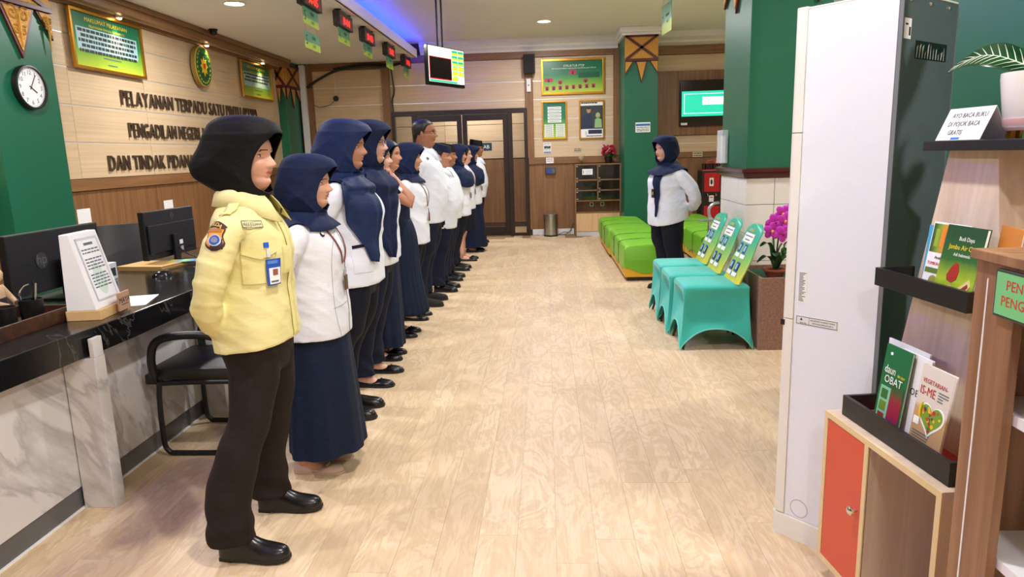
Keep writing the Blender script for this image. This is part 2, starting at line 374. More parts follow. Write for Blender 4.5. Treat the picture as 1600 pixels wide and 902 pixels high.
# ================================================================ columns
def col(name, x0, y0, x1, y1, z1, label): return struct(name, MB().box(x0, y0, 0, x1, y1, z1, bev=.006), GREEN, label)
col('wall_column_clock', -4.63, 5.47, -4.33, 6.23, SOF, 'green column on the left wall carrying the clock')
col('wall_column_corner', -4.63, 11.92, -4.34, 12.56, SOF, 'green column in the far left corner')
col('wall_column_back', 1.30, 11.8, 1.84, YB, 3.3, 'green column on the back wall by the benches')
struct('trim_4', MB().box(-4.31, YB-.09, 0, -4.21, YB, 3.1, bev=.004), WHITE, 'white cable duct running up the far left corner')
# pillar with tiled base
PX, PY = 1.675, 6.0
pil = struct('wall_pillar', MB().box(PX, PY, 1.29, 2.75, 6.84, CEIL, bev=.005).box(PX+.012, PY+.012, 0, 2.74, 6.83, 1.29), GREEN, 'square green pillar with white tiled base and maroon rail')
mr_ = MAROON
def rail_ring(z0, d):
    return [(PX-d, PY-d, z0), (2.75+d, PY-d, z0), (2.75+d, 6.84+d, z0), (PX-d, 6.84+d, z0)]
MB().loft([rail_ring(z, d) for z, d in ((1.215, -.02), (1.215, .012), (1.235, .03), (1.255, .03), (1.262, .045), (1.285, .05), (1.295, .03), (1.3, -.02))]).build('rail', M('maroon_gloss', (74, 20, 24), .22), pil)
TILE = M('white_wall_tile', (226, 222, 214), .3, bump=((9, 9, 9), .5, .01))
zt = 1.215; tz = [1.212, .99, .75, .51, .27, .03]
for k in range(5):
    for a in range(5):
        x0 = PX-.0+a*.24; x1 = min(x0+.24, 2.75)
        if x1-x0 > .03: MB().box(x0+.002, PY, tz[k+1]+.002, x1-.002, PY+.013, tz[k]-.002, bev=.003).build('tile', TILE, pil)
    for a in range(4):
        y0 = PY+a*.24; y1 = min(y0+.24, 6.84)
        if y1-y0 > .03: MB().box(PX, y0+.002+(.013 if a == 0 else 0), tz[k+1]+.002, PX+.013, y1-.002, tz[k]-.002, bev=.003).build('tile', TILE, pil)
# right walls
struct('wall_right_near', MB().box(1.66, 2.05, 0, 1.86, 4.3, CEIL), GREEN, 'green side wall behind the reading corner')
struct('wall_right_far', MB().box(5.1, -2.6, 0, 5.25, 12.8, CEIL), W_BEIGE, 'far right wall hidden beyond the pillar')
struct('wall_behind', MB().box(-4.7, -2.7, 0, 5.2, -2.55, CEIL), M('cream_wall', (222, 210, 190), .8), 'cream wall behind the camera')
# ================================================================ glass door (back wall)
dr = struct('door_1', MB().box(-2.72, YB-.05, 2.17, -.31, YB+.06, 2.25, bev=.004), DKFRAME, 'dark framed glass double door with side lights')
for x0, x1 in ((-2.72, -2.66), (-2.36, -2.28), (-.66, -.58), (-.37, -.31)): MB().box(x0, YB-.05, 0, x1, YB+.06, 2.17, bev=.004).build('frame_post', DKFRAME, dr)
MB().box(-2.66, YB-.04, 0, -2.36, YB+.05, .05).build('sill', DKFRAME, dr); MB().box(-.58, YB-.04, 0, -.37, YB+.05, .05).build('sill', DKFRAME, dr)
for x0, x1 in ((-2.66, -2.36), (-.58, -.37)): MB().box(x0, YB, .05, x1, YB+.008, 2.17).build('pane', GLASS, dr)
for x0, x1, hs in ((-2.28, -1.475, 1), (-1.465, -.66, 0)):
    lf = MB().box(x0, YB-.035, .01, x0+.085, YB+.02, 2.165, bev=.003).box(x1-.085, YB-.035, .01, x1, YB+.02, 2.165, bev=.003).box(x0+.085, YB-.035, 2.06, x1-.085, YB+.02, 2.165, bev=.003).box(x0+.085, YB-.035, .01, x1-.085, YB+.02, .17, bev=.003).build('door_leaf', DKFRAME, dr)
    MB().box(x0+.085, YB-.012, .17, x1-.085, YB-.004, 2.06).build('pane', GLASS, lf)
# corridor behind the door
cor = struct('wall_corridor', MB().box(-3.4, 14.2, 0, .6, 14.3, 3.2), M('wall_backing_c', (90, 66, 44), .8), 'panelled corridor wall seen through the glass door')
for a, (x0, x1) in enumerate(((-3.4, -2.0), (-2.0, -.75), (-.75, .6))):
    for z0, z1 in ((1.38, 1.72), (1.72, 2.05), (2.05, 2.4), (2.4, 3.1)): MB().box(x0+.003, 14.18, z0+.005, x1-.003, 14.2, z1-.005).build('panel', W_BEIGE, cor)
    MB().box(x0+.003, 14.18, .1, x1-.003, 14.2, 1.36).build('wainscot_panel', W_BROWN, cor)
struct('floor_corridor', MB().box(-3.4, 12.9, -.1, .6, 14.3, 0), M('corridor_floor', (196, 166, 126), .4), 'corridor floor beyond the glass door')
struct('ceiling_corridor', MB().box(-3.4, 12.79, 3.1, .6, 14.3, 3.2), WHITE_C, 'corridor ceiling beyond the glass door')
downlight(-1.4, 13.4, 3.1, 'round downlight in the corridor beyond the glass door', 60)
# ================================================================ wall boards
POSTER = ramp_mat('green_poster', [(.05, (196, 214, 70)), (.38, (120, 178, 60)), (.62, (20, 128, 84)), (1.0, (16, 110, 78))], 'Z', .3)
CARD = ramp_mat('green_card', [(.3, (176, 206, 40)), (.46, (160, 196, 48)), (.5, (70, 150, 90)), (1.0, (52, 140, 96))], 'Z', .35)
YEL = M('yellow_print', (240, 214, 40), .5); WHT = M('white_print', (246, 248, 246), .5); PINKP = M('pink_print', (196, 40, 84), .5)
DGRN = M('dark_green_print', (20, 90, 62), .5); TEALP = M('teal_print', (170, 208, 214), .5)
def frame_parts(t, w, h, b, d, mat, name='frame'):
    MB().box(-w/2, -d, -h/2, -w/2+b, 0, h/2, bev=.003).box(w/2-b, -d, -h/2, w/2, 0, h/2, bev=.003).box(-w/2+b, -d, h/2-b, w/2-b, 0, h/2, bev=.003).box(-w/2+b, -d, -h/2, w/2-b, 0, -h/2+b, bev=.003).build(name, mat, t)
def bars(rows, y=-.0085):
    mb = MB()
    for x0, x1, z, hh in rows: mb.box(x0, y-.0005, z-hh/2, x1, y, z+hh/2)
    return mb
def words(x0, x1, z, hh, rnd, gap=.012):
    out = []; x = x0
    while x < x1-.01:
        L = min(rnd.uniform(.02, .075), x1-x); out.append((x, x+L, z, hh)); x += L+gap
    return out
def notice(label, y, z, w, h, lines):
    t = thing('framed_notice', label, 'notice board', (XW+.03, y, z), PI/2)
    frame_parts(t, w, h, .03, .03, GOLD)
    MB().box(-w/2+.03, -.008, -h/2+.03, w/2-.03, 0, h/2-.03).build('poster', POSTER, t)
    rnd = random.Random(int(y*100))
    mb = MB().text('MAKLUMAT_PELAYANAN'.replace('_', ' '), .055, (0, 0, h/2-.10), sx=w*.95, y=-.0085)
    mb.build('heading_print', YEL, t)['kind'] = 'stuff'
    MB().text('PELAYANAN TERPADU SATU PINTU', .032, (0, 0, h/2-.15), sx=w*.95, y=-.0085).build('subheading_print', YEL, t)
    bars([(-w*.42, w*.42, h*.02, h*.38)]).build('text_field', TEALP, t)
    r = []
    for k in range(lines): r += words(-w*.40+.04*(k % 2), w*.40-.05*(k % 3 == 2), h*.16-k*h*.085, h*.052, rnd, .01)
    bars(r, -.0092).build('body_print', INK, t)
    bars([(-.12, .18, -h*.25, .012)]).build('signature_print', INKG, t); bars([(-.06, .1, -h*.36, .012)]).build('signature_print', INKG, t)
    return t
notice('large gold framed green service pledge left of the oval court seal', 7.28, 2.68, 1.20, .56, 5)
notice('small gold framed green notice right of the oval court seal', 11.02, 2.68, 1.16, .54, 3)
# seal
t = thing('court_seal', 'oval green and gold court seal between two framed notices', 'seal', (XW+.03, 9.2, 2.695), PI/2)
def oval(a, b, n=36): return [(a*math.cos(2*PI*k/n), b*math.sin(2*PI*k/n)) for k in range(n)]
MB().prism(oval(.225, .262), -.05, 0).build('backing', M('seal_edge', (150, 120, 60), .4), t, smooth=50)
MB().prism(oval(.215, .252), -.056, -.05).build('border', M('seal_yellow', (226, 196, 60), .4), t)
MB().prism(oval(.205, .242), -.059, -.056).build('field', M('seal_green', (22, 104, 56), .4), t)
MB().prism(oval(.135, .17), -.062, -.059).build('inner_field', M('seal_green_dark', (16, 84, 48), .4), t)
mb = MB()
for k in range(8):
    a = 2*PI*k/8; p = [(math.cos(a+q)*r*.8, math.sin(a+q)*r) for q, r in ((0, .125), (.39, .075), (-.39, .075))]
    mb.prism([(0, 0)] + [p[2], p[0], p[1]], -.066, -.062)
mb.prism(oval(.06, .075, 20), -.068, -.062); mb.build('sun_emblem', M('seal_gold', (240, 200, 40), .35), t)
MB().prism([(-.03, .035), (.03, .035), (.03, -.005), (0, -.04), (-.03, -.005)], -.071, -.068).build('shield', M('seal_red', (190, 50, 40), .4), t)
mb = MB()
for k in range(22):
    a = 2*PI*k/22+.1
    if 1.2 < a % (2*PI) < 1.95: continue
    mb.box(-.012, -.0615, -.006, .012, -.059, .006, mat=Matrix.Translation((.17*math.cos(a), 0, 0.206*math.sin(a))) @ Matrix.Rotation(-(a+PI/2), 4, 'Y'))
mb.build('ring_lettering', YEL, t)
mb = MB().prism([(-.05, .17), (0, .2), (.05, .17), (0, .155)], -.066, -.062); mb.build('crest', M('seal_leaf', (30, 150, 70), .4), t)
# raised letters
LET = M('bronze_letter', (92, 78, 66), .35, metal=.55)
for txt, y0, z, span, lab in (('PELAYANAN TERPADU SATU PINTU (PTSP)', 7.41, 2.10, 3.55, 'top line of raised bronze letters on the panelled wall'),
                        ('PENGADILAN NEGERI, HUBUNGAN INDUSTRIAL', 7.48, 1.765, 3.5, 'middle line of raised bronze letters on the panelled wall'),
                        ('DAN TINDAK PIDANA KORUPSI BANJARMASIN', 7.05, 1.42, 3.75, 'bottom line of raised bronze letters on the panelled wall')):
    t = thing('wall_lettering', lab, 'sign', (XW+.001, y0, z), PI/2, 'raised wall letters')
    adv = []
    for ch in txt:
        if ch == ' ': adv.append((0, .30)); continue
        vs = text_mesh(ch, 'LEFT')[0]; xs = [v[0] for v in vs]; adv.append((min(xs), max(xs)-min(xs)+.11))
    k = span/sum(a for _, a in adv); x = 0
    for ch, (x0, a) in zip(txt, adv):
        if ch != ' ': MB().text(ch, .225, (x-x0*k, 0, 0), ext=.022, align='LEFT', sx=k/.225).build('letter', LET, t, fix=True)
        x += a*k
# picture spots
for y, lab in ((7.42, 'small warm spotlight over the large framed pledge'), (9.32, 'small warm spotlight over the oval seal'), (11.15, 'small warm spotlight over the small framed notice')):
    t = thing('picture_spotlight', lab, 'spotlight', (XW+.10, y, 3.0), group='picture spotlights')
    MB().lathe([(.03, 0), (.034, -.01), (.032, -.03), (.024, -.032)], 16).build('housing', WHITE, t, smooth=True)
    MB().ell((0, 0, -.034), (.024, .024, .012), 12, 6).build('bulb', M('warm_bulb', (255, 220, 160), .5, emit=30, emitc=(255, 214, 150)), t)
    l = bpy.data.lights.new('spot_light', 'SPOT'); l.energy = 26; l.color = (1, .78, .42); l.spot_size = 1.7; l.spot_blend = .6; l.shadow_soft_size = .03
    o = bpy.data.objects.new('spot_light', l); C.objects.link(o); o.parent = t; o.location = (0, 0, -.06); o.rotation_euler = (0, -.25, 0)
# camera dome
t = thing('security_camera', 'small black dome camera under the low ceiling', 'camera', (-4.15, 9.05, SOF))
MB().lathe([(.055, 0), (.055, -.015), (.048, -.02)], 20).build('base', BLACK, t, smooth=True); MB().ell((0, 0, -.03), (.046, .046, .05), 18, 10).build('dome', BLACKG, t, smooth=True)
# clock
t = thing('wall_clock', 'round white faced wall clock with black rim', 'clock', (-4.33, 5.86, 2.137), PI/2)
MB().lathe([(.0, 0), (.178, 0), (.182, .02), (.178, .05), (.165, .052), (.16, .03), (.0, .03)], 40, ax='Y').build('rim', BLACK, t, smooth=35)
MB().lathe([(.0, .03), (.163, .031), (.163, .034), (0, .034)], 40, ax='Y').build('dial', WHITEP, t)
mb = MB()
for k in range(1, 13):
    a = PI/2-2*PI*k/12; mb.text(str(k), .05, (.122*math.cos(a), 0, .122*math.sin(a)-.017), y=-.0342)
for k in range(60):
    a = 2*PI*k/60; mb.box(-.001, -.0348, .149, .001, -.0342, .157 if k % 5 else .16, mat=Matrix.Rotation(a, 4, 'Y'))
mb.build('numerals', INK, t)
for nm, L, wd, a in (('hour_hand', .075, .0045, 2*PI*(4/12+.09/12)), ('minute_hand', .125, .003, 2*PI*5.5/60)):
    MB().box(-wd, -.038, -.02, wd, -.036, L, mat=Matrix.Rotation(a, 4, 'Y')).build(nm, BLACK, t)
MB().lathe([(0, .036), (.007, .036), (.007, .041), (0, .041)], 12, ax='Y').build('hub', BLACK, t)
# carved ornaments
def scroll(cx, cz, r, turns, flip, k=22):
    return [(cx+flip*r*(1-q*.85)*math.cos(PI*.3+q*turns*2*PI), cz+r*(1-q*.85)*math.sin(PI*.3+q*turns*2*PI)) for q in (i/k for i in range(k+1))]
def ornament(label, loc, rz, w, bh, drop, side=.62, detail=False, cross=True, tri=.17):
    t = thing('carved_ornament', label, 'ornament', loc, rz)
    MB().box(-w/2, -.025, -bh, w/2, 0, 0, bev=.003).build('band', GOLDC, t)
    if cross:
        a = math.atan2(bh, w); L = math.hypot(w, bh)/2-.02
        for s in (1, -1): MB().box(-L, -.04, -.02, L, -.025, .02, mat=Matrix.Translation((0, 0, -bh/2)) @ Matrix.Rotation(s*a, 4, 'Y')).build('cross_strip', MAROON, t)
        MB().box(-w/2, -.04, -.03, w/2, -.02, 0).build('edge_strip', MAROON, t)
    MB().box(-w/2, -.042, -bh-.02, w/2, -.0, -bh+.02, bev=.003).build('edge_strip', MAROON, t)
    tw = w*tri; sx0 = max(.24, tri+.03)
    for poly in ([(-tw, -bh-.02), (tw, -bh-.02), (0, -bh-drop)], [(-w/2, -bh-.02), (-w*sx0, -bh-.02), (-w/2, -bh-drop*side)], [(w*sx0, -bh-.02), (w/2, -bh-.02), (w/2, -bh-drop*side)]):
        c = (sum(p[0] for p in poly)/3, sum(p[1] for p in poly)/3)
        pd = MB().prism(poly, -.02, 0).build('pendant', MAROON, t)
        q = [(c[0]+(p[0]-c[0])*.8, c[1]+(p[1]-c[1])*.82+.006) for p in poly]
        MB().prism(q, -.026, -.018).build('gilding', GOLDC, pd)
        if detail:
            mb = MB(); hw = max(p[0] for p in poly)-min(p[0] for p in poly); r = hw*.16
            for fl in (-1, 1):
                for zz, rr in ((-bh-.09, r), (-bh-.09-r*2.0, r*.62)):
                    ax_ = c[0]+fl*rr*.98
                    mb.tube([(px, -.028, pz) for px, pz in scroll(ax_, zz, rr, 1.4, fl)], .0075, 6)
            mb.tube([(c[0], -.028, -bh-.05), (c[0], -.034, -bh-drop*.4), (c[0], -.028, -bh-drop*.8)], [.006, .012, .003], 6)
            mb.build('scrollwork', M('bright_gilt', (224, 176, 92), .35, metal=.6), pd, smooth=True)
    return t
ornament('carved gold pendants on the green column above the clock', (-4.328, 5.85, 3.11), PI/2, .80, .30, .44, .55, True, tri=.25)
ornament('carved gold ornament with cross strips on the far corner column', (-4.338, 12.24, 3.05), PI/2, .62, .36, .34)
ornament('carved gold pendants on the near face of the corner column', (-4.44, 11.918, 3.05), 0, .22, .36, .30, .7)
ornament('carved gold crossed band with pendants on the column behind the benches', (1.57, 11.798, 3.27), 0, .53, .38, .36)
ornament('carved ornament on the side face of the green pillar', (1.672, 6.42, 3.3), -PI/2, .8, .42, .28)
ornament('carved ornament on the front face of the green pillar', (2.2, 5.998, 3.3), 0, 1.0, .42, .29)
# ---------------------------------------------------------------- back wall boards
t = thing('framed_chart', 'wide gold framed green staff structure chart', 'chart', (.50, YB-.005, 2.755))
frame_parts(t, 1.10, .60, .035, .03, GOLD); MB().box(-.52, -.008, -.27, .52, 0, .27).build('poster', POSTER, t)
MB().text('STRUKTUR PTSP', .05, (.02, 0, .165), y=-.0085).build('heading_print', WHT, t); MB().text('PENGADILAN NEGERI, HUBUNGAN INDUSTRIAL DAN TIPIKOR', .027, (.02, 0, .13), y=-.0085).build('subheading_print', WHT, t)
mb = MB(); ph = [(.0, .07, .06, .035)]
for x0, z, a, b in [(0, .075, .06, .038), (-.42, -.05, .07, .032), (-.22, -.09, .038, .028), (.22, -.075, .038, .028)] + [(-.45+.115*k, -.19+.004*k, .03, .034) for k in range(8)]:
    mb.box(x0-a, -.0092, z-b, x0+a, -.0085, z+b)
mb.build('portrait_print', PINKP, t)
mb = MB()
for x0, z in [(0, .07), (-.42, -.055), (-.22, -.095), (.22, -.08)] + [(-.45+.115*k, -.195+.004*k) for k in range(8)]: mb.box(x0-.014, -.0098, z-.03, x0+.014, -.0092, z+.008); mb.box(x0-.008, -.0098, z+.008, x0+.008, -.0092, z+.026)
mb.build('figure_print', M('figure_print', (60, 50, 60), .6), t)
bars([(.10, .46, .02, .09)]).build('caption_field', DGRN, t)
t = thing('framed_flow_poster', 'narrow gold framed green poster with white text boxes', 'poster', (.17, YB-.005, 2.02))
frame_parts(t, .44, .66, .025, .03, GOLD); MB().box(-.2, -.008, -.31, .2, 0, .31).build('poster', POSTER, t)
MB().text('ALUR PELAYANAN', .03, (0, 0, .27), y=-.0085).build('heading_print', INK, t)
mb = MB(); mb2 = MB()
for k in range(5): mb.box(-.12, -.009, .19-k*.056, .12, -.0085, .235-k*.056); mb2.box(-.1, -.0095, .208-k*.056, .1, -.009, .216-k*.056)
for s in (-1, 1):
    for k in range(7): mb.box(s*.1-.08, -.009, -.09-k*.032, s*.1+.08, -.0085, -.064-k*.032); mb2.box(s*.1-.06, -.0095, -.08-k*.032, s*.1+.06, -.009, -.074-k*.032)
mb.build('text_boxes', WHT, t); mb2.build('body_print', INKG, t)
t = thing('framed_photo_poster', 'gold framed poster of two people on dark ground', 'poster', (.82, YB-.005, 2.015))
frame_parts(t, .44, .665, .025, .03, GOLD); MB().box(-.2, -.008, -.31, .2, 0, .31).build('poster', WHITEP, t)
bars([(-.2, .2, .04, .40)]).build('dark_ground', M('charcoal_print', (52, 58, 66), .5), t)
mb = MB().prism([(-.17, -.14), (.0, -.14), (.02, .04), (-.02, .1), (-.12, .1), (-.17, .04)], -.0095, -.009).prism(oval(.04, .05, 18), -.0095, -.009)
MB().prism([(-.17, -.14), (.01, -.14), (.02, .04), (-.02, .1), (-.1, .1), (-.17, .04)], -.0095, -.009).build('jacket_print', M('navy_print', (36, 52, 74), .6), t)
MB().prism([(x-.05, z+.16) for x, z in oval(.036, .048, 18)], -.0098, -.009).build('face_print', M('skin_print', (190, 142, 112), .6), t)
MB().prism([(x-.05, z+.195) for x, z in oval(.038, .02, 18)], -.0101, -.0098).build('hair_print', INK, t)
MB().prism([(x+.11, z+.07) for x, z in oval(.04, .05, 18)], -.0095, -.009).prism([(.05, -.14), (.18, -.14), (.17, .0), (.11, .04), (.06, 0)], -.0095, -.009).build('veil_print', M('green_veil_print', (150, 190, 130), .6), t)
MB().prism([(x+.11, z+.075) for x, z in oval(.022, .03, 18)], -.0098, -.0095).build('face_print', M('skin_print2', (206, 160, 130), .6), t)
bars([(-.06, .18, -.21, .07)], -.0082).build('caption_field', M('navy_caption', (30, 40, 70), .5), t)
MB().text('2', .07, (-.1, 0, -.25), y=-.0085).build('numeral_print', INK, t)
rnd = random.Random(4); bars(words(-.18, .1, .285, .02, rnd, .006), -.0088).build('body_print', INK, t); bars(words(-.1, .18, -.28, .014, rnd, .005), -.0088).build('caption_print', INK, t)
# small papers
def paper(name, label, cat, loc, rz, w, h, rows, mat=WHITEP, stripe=None, ink=INKG):
    t = thing(name, label, cat, loc, rz)
    MB().box(-w/2, -.003, -h/2, w/2, 0, h/2).build('sheet', mat, t)
    if stripe: bars([(-w/2+.005, w/2-.005, stripe[0], stripe[1])], -.0032).build('stripe', M('blue_stripe', (40, 110, 190), .5), t)
    rnd = random.Random(int(loc[0]*100+loc[2]*37)); r = []
    for z, hh in rows: r += words(-w*.42, w*.42, z, hh, rnd, .006)
    if r: bars(r, -.0034).build('print', ink, t)
    return t
paper('notice_sheet', 'blue and white notice sheet left of the flower pot wall', 'notice', (.035, YB-.005, 1.55), 0, .135, .185, [(.07, .01), (.02, .03), (.0, .03), (-.035, .008)], stripe=(-.075, .02))
paper('notice_sheet', 'white notice sheet above the wall mounted attendance device', 'notice', (.075, YB-.032, 1.33), 0, .135, .1, [(.03, .008), (.01, .008), (-.015, .008)], ink=M('red_ink', (190, 90, 90), .6))
paper('name_plaque', 'clear plaque above the glass bowl on the shelf cabinet', 'plaque', (.57, YB-.005, 1.50), 0, .15, .07, [(.015, .012), (-.012, .012)], M('plaque', (214, 196, 160), .3), ink=INK)
paper('name_plaque', 'cream plaque on the rail above the red water dispenser', 'plaque', (2.67, YB-.032, 1.36), 0, .17, .085, [(.018, .014), (-.018, .014)], M('plaque2', (222, 206, 172), .4), ink=INK)
paper('notice_sheet', 'white notice with blue heading on the green column', 'notice', (1.60, 11.796, 1.83), 0, .24, .16, [(.0, .012), (-.03, .012), (-.055, .012)], stripe=(.04, .035))
t = thing('attendance_terminal', 'dark wall mounted attendance device beside the door', 'device', (.08, YB-.005, 1.15)); MB().box(-.095, -.05, -.06, .095, 0, .06, bev=.006).build('body', M('device_grey', (60, 64, 74), .35), t); MB().box(-.06, -.052, -.045, .02, -.05, .045).build('screen', M('device_screen', (36, 62, 120), .2, emit=.5), t); MB().box(.03, -.052, -.04, .08, -.05, .04).build('keypad', INKG, t)
for lab, x, z, w_ in (('white switch box below the loudspeaker', -.27, 2.63, .075),):
    t = thing('switch_box', lab, 'switch', (x, YB-.03, z)); MB().box(-w_/2, -.03, -.11, w_/2, 0, .11, bev=.004).build('body', WHITE, t); MB().lathe([(0, .03), (.012, .03), (.012, .036), (0, .036)], 10, ax='Y').build('knob', BLACK, t)
t = thing('loudspeaker', 'black loudspeaker high on the post right of the door', 'loudspeaker', (-.25, YB-.03, 2.98)); MB().box(-.1, -.18, -.155, .1, -.02, .155, bev=.012).build('cabinet', BLACK, t); MB().box(-.085, -.184, -.14, .085, -.18, .14).build('grille', M('grille', (26, 26, 28), .8), t); MB().tube([(0, 0, .0), (0, -.03, 0)], .02).build('bracket', BLACK, t)
# wall-mounted tv
SCR = M('tv_screen_green', (30, 214, 176), .3, emit=.9, emitc=(30, 214, 176)); SCRW = M('tv_screen_white', (240, 252, 250), .3, emit=1.0)
t = thing('wall_television', 'large black wall television showing a green slide', 'television', (2.95, YB-.06, 2.23)); MB().box(-.62, -.07, -.385, .62, 0, .385, bev=.008).build('bezel', BLACKG, t)
MB().box(-.59, -.072, -.22, .59, -.07, .20).build('screen', SCR, t); MB().box(-.55, -.073, -.175, .55, -.072, -.165).box(-.55, -.073, .15, .55, -.072, .16).box(-.55, -.073, -.175, -.54, -.072, .16).build('slide_border', SCRW, t)
MB().box(-.24, -.074, -.03, .3, -.072, .1).build('slide_title', SCRW, t); MB().box(-.6, -.072, -.365, -.49, -.07, -.325).build('sticker', WHITEP, t)
# hanging queue display
tv = Vector((-1.20, 8.85, 2.535))
t = thing('queue_display', 'ceiling hung queue screen with black video window and coloured tiles', 'display', tv, math.radians(63)); t.scale = (.84,)*3
MB().box(-.46, -.02, -.275, .46, .045, .275, bev=.008).build('bezel', BLACKG, t)
MB().box(-.445, -.0215, -.225, .445, -.02, .262).build('screen', M('screen_white', (236, 246, 246), .3, emit=1.1), t)
MB().box(-.435, -.023, -.19, .12, -.0215, .125).build('video_border', M('screen_red', (220, 40, 40), .3, emit=.6), t)
MB().box(-.42, -.0245, -.175, .105, -.023, .115).build('video_window', M('screen_black', (6, 6, 10), .2), t)
MB().box(-.435, -.023, -.222, .26, -.0215, -.195).build('ticker', M('screen_teal', (30, 170, 130), .3, emit=.8), t)
mg, my = MB(), MB()
for a in range(2):
    for b in range(6):
        x0 = .135+a*.155; z0 = -.185+b*.073; mg.box(x0, -.023, z0, x0+.145, -.0215, z0+.066); my.box(x0+.006, -.0242, z0+.006, x0+.125, -.023, z0+(.03 if b > 2 else .055))
mg.build('tile_header', M('screen_green', (40, 170, 110), .3, emit=.8), t); my.build('tile_number', M('screen_yellow', (240, 200, 40), .3, emit=1), t)
MB().box(.29, -.0255, -.222, .43, -.0235, -.12).build('corner_box', M('screen_white2', (240, 240, 250), .3, emit=1.0), t)
MB().box(-.1, .045, -.1, .1, .07, .12).tube([(-.06, .08, .0), (-.06, .08, (CEIL-tv.z)/.84)], .014).tube([(.06, .08, .0), (.06, .08, (CEIL-tv.z)/.84)], .014).box(-.1, .045, (CEIL-tv.z)/.84-.015, .1, .11, (CEIL-tv.z)/.84).build('ceiling_mount', BLACK, t)
# led counters and hanging cards along the low ceiling edge
LEDR = M('led_red', (255, 40, 30), .4, emit=5, emitc=(255, 30, 20)); HOUS = M('led_housing', (40, 30, 30), .5)
ORD = {'5': 'nearest', '4': 'second nearest', '3': 'middle', '2': 'second farthest', '1': 'farthest'}
def card(label, x, y, z, num, txt, w=.46, h=.16):
    t = thing('counter_card', label, 'sign', (x, y, z), PI/2, 'hanging counter cards')
    MB().box(-w/2, -.002, -h/2, w/2, .002, h/2).build('card', CARD, t)
    MB().text(num, .13, (-w*.38, 0, -.045), y=-.0025).text(txt, .05, (w*.1, 0, .02), y=-.0025, sx=.62).text('LOKET', .04, (w*.1, 0, -.055), y=-.0025, sx=.8).build('print', INK, t)
    return t
for num, y, txt, code in (('5', 7.2, 'PIDANA', 'A-05'), ('4', 8.37, 'HUKUM', 'B-04'), ('3', 9.47, 'PERDATA', 'D-03'), ('2', 10.77, 'TIPIKOR', 'E-02'), ('1', 12.05, 'UMUM', 'F-01')):
    t = thing('queue_counter', ORD[num]+' red lit queue counter under the low ceiling edge', 'led counter', (-2.3, y, SOF), PI/2, 'led queue counters')
    MB().box(-.27, -.04, -.18, .27, .04, -.02, bev=.004).build('housing', HOUS, t)
    MB().box(-.24, -.0415, -.165, .24, -.04, -.06).build('window', M('led_window', (50, 6, 6), .3, emit=.12, emitc=(200, 10, 10)), t)
    MB().text(code, .11, (0, 0, -.15), y=-.042, sx=1.3).build('digits', LEDR, t)
    for s in (-1, 1): MB().lathe([(.012, -.03), (.014, -.012), (.045, 0), (.045, -.002)], 12, (s*.2, 0, 0)).build('bracket', BLACK, t)
    MB().tube([(-.27, .0, -.06), (-.31, .0, -.1), (-.31, .0, -.15), (-.27, 0, -.17)], .004, 6).build('cable', BLACK, t)
    card('green and lime card hanging under the '+ORD[num]+' queue counter', -2.3, y, SOF-.268, num, txt)
card('lower green card numbered 5 hanging on threads', -2.31, 7.23, 2.63, '5', 'PIDANA')
card('green card hanging at the top edge left of the others', -2.3, 5.82, 2.90, '6', 'INFORMASI')
o = MB().tube([(-2.312, 7.05, 2.71), (-2.312, 7.05, 2.77)], .0012, 5).tube([(-2.312, 7.4, 2.71), (-2.312, 7.4, 2.77)], .0012, 5).build('card_thread', INKG); tag(o, 'thin threads between the two cards numbered 5', 'thread')
t = card('green and yellow card hanging near the column behind the benches', 1.5, 9.0, 3.03, '7', 'POSBAKUM', .42, .34); t.rotation_euler = (0, 0, math.radians(-84))
MB().tube([(-.15, 0, .17), (-.15, 0, CEIL-3.03)], .0012, 5).tube([(.15, 0, .17), (.15, 0, CEIL-3.03)], .0012, 5).build('thread', INKG, t)
# cables on the back wall
o = MB().tube(lerp_rows([(-4.19, YB-.06, 2.72), (-3.95, YB-.06, 2.86), (-3.6, YB-.06, 3.0), (-3.1, YB-.07, 3.05), (-2.75, YB-.07, 3.03), (-2.5, YB-.06, 3.07)], 40), .022, 8).tube(lerp_rows([(-3.7, YB-.06, 3.02), (-3.2, YB-.06, 3.08), (-2.7, YB-.06, 3.06)], 20), .016, 8).tube(lerp_rows([(-2.68, YB-.045, 3.05), (-2.66, YB-.03, 2.8), (-2.65, YB-.02, 2.6), (-2.69, YB-.02, 2.45), (-2.68, YB-.02, 2.26)], 20), .014, 6).build('cable_bundle', BLACK, smooth=True); tag(o, 'bundle of black cables sagging under the low ceiling', 'cable')
t = thing('wall_socket', 'small dark fitting with loose cable on the far left panels', 'socket', (-3.7, YB, 2.52)); MB().lathe([(0, 0), (.05, 0), (.045, .03), (0, .032)], 14, ax='Y').build('body', BLACK, t); MB().tube(lerp_rows([(0, -.01, 0), (-.1, -.01, -.1), (-.3, -.01, -.14), (-.4, -.01, -.1)], 14), .006, 6).build('cable', INKG, t); MB().tube([(0, -.004, 0), (0, -.004, .5)], .003, 6).build('wire', WHITE, t)
t = thing('door_sign', 'small dark sign with white letters on the glass door', 'sign', (-1.07, YB-.02, 1.60)); MB().box(-.12, -.006, -.07, .12, 0, .07, bev=.003).build('plate', M('sign_blue', (40, 66, 84), .4), t); MB().text('SAB', .09, (0, 0, -.03), y=-.0065).build('lettering', WHT, t)
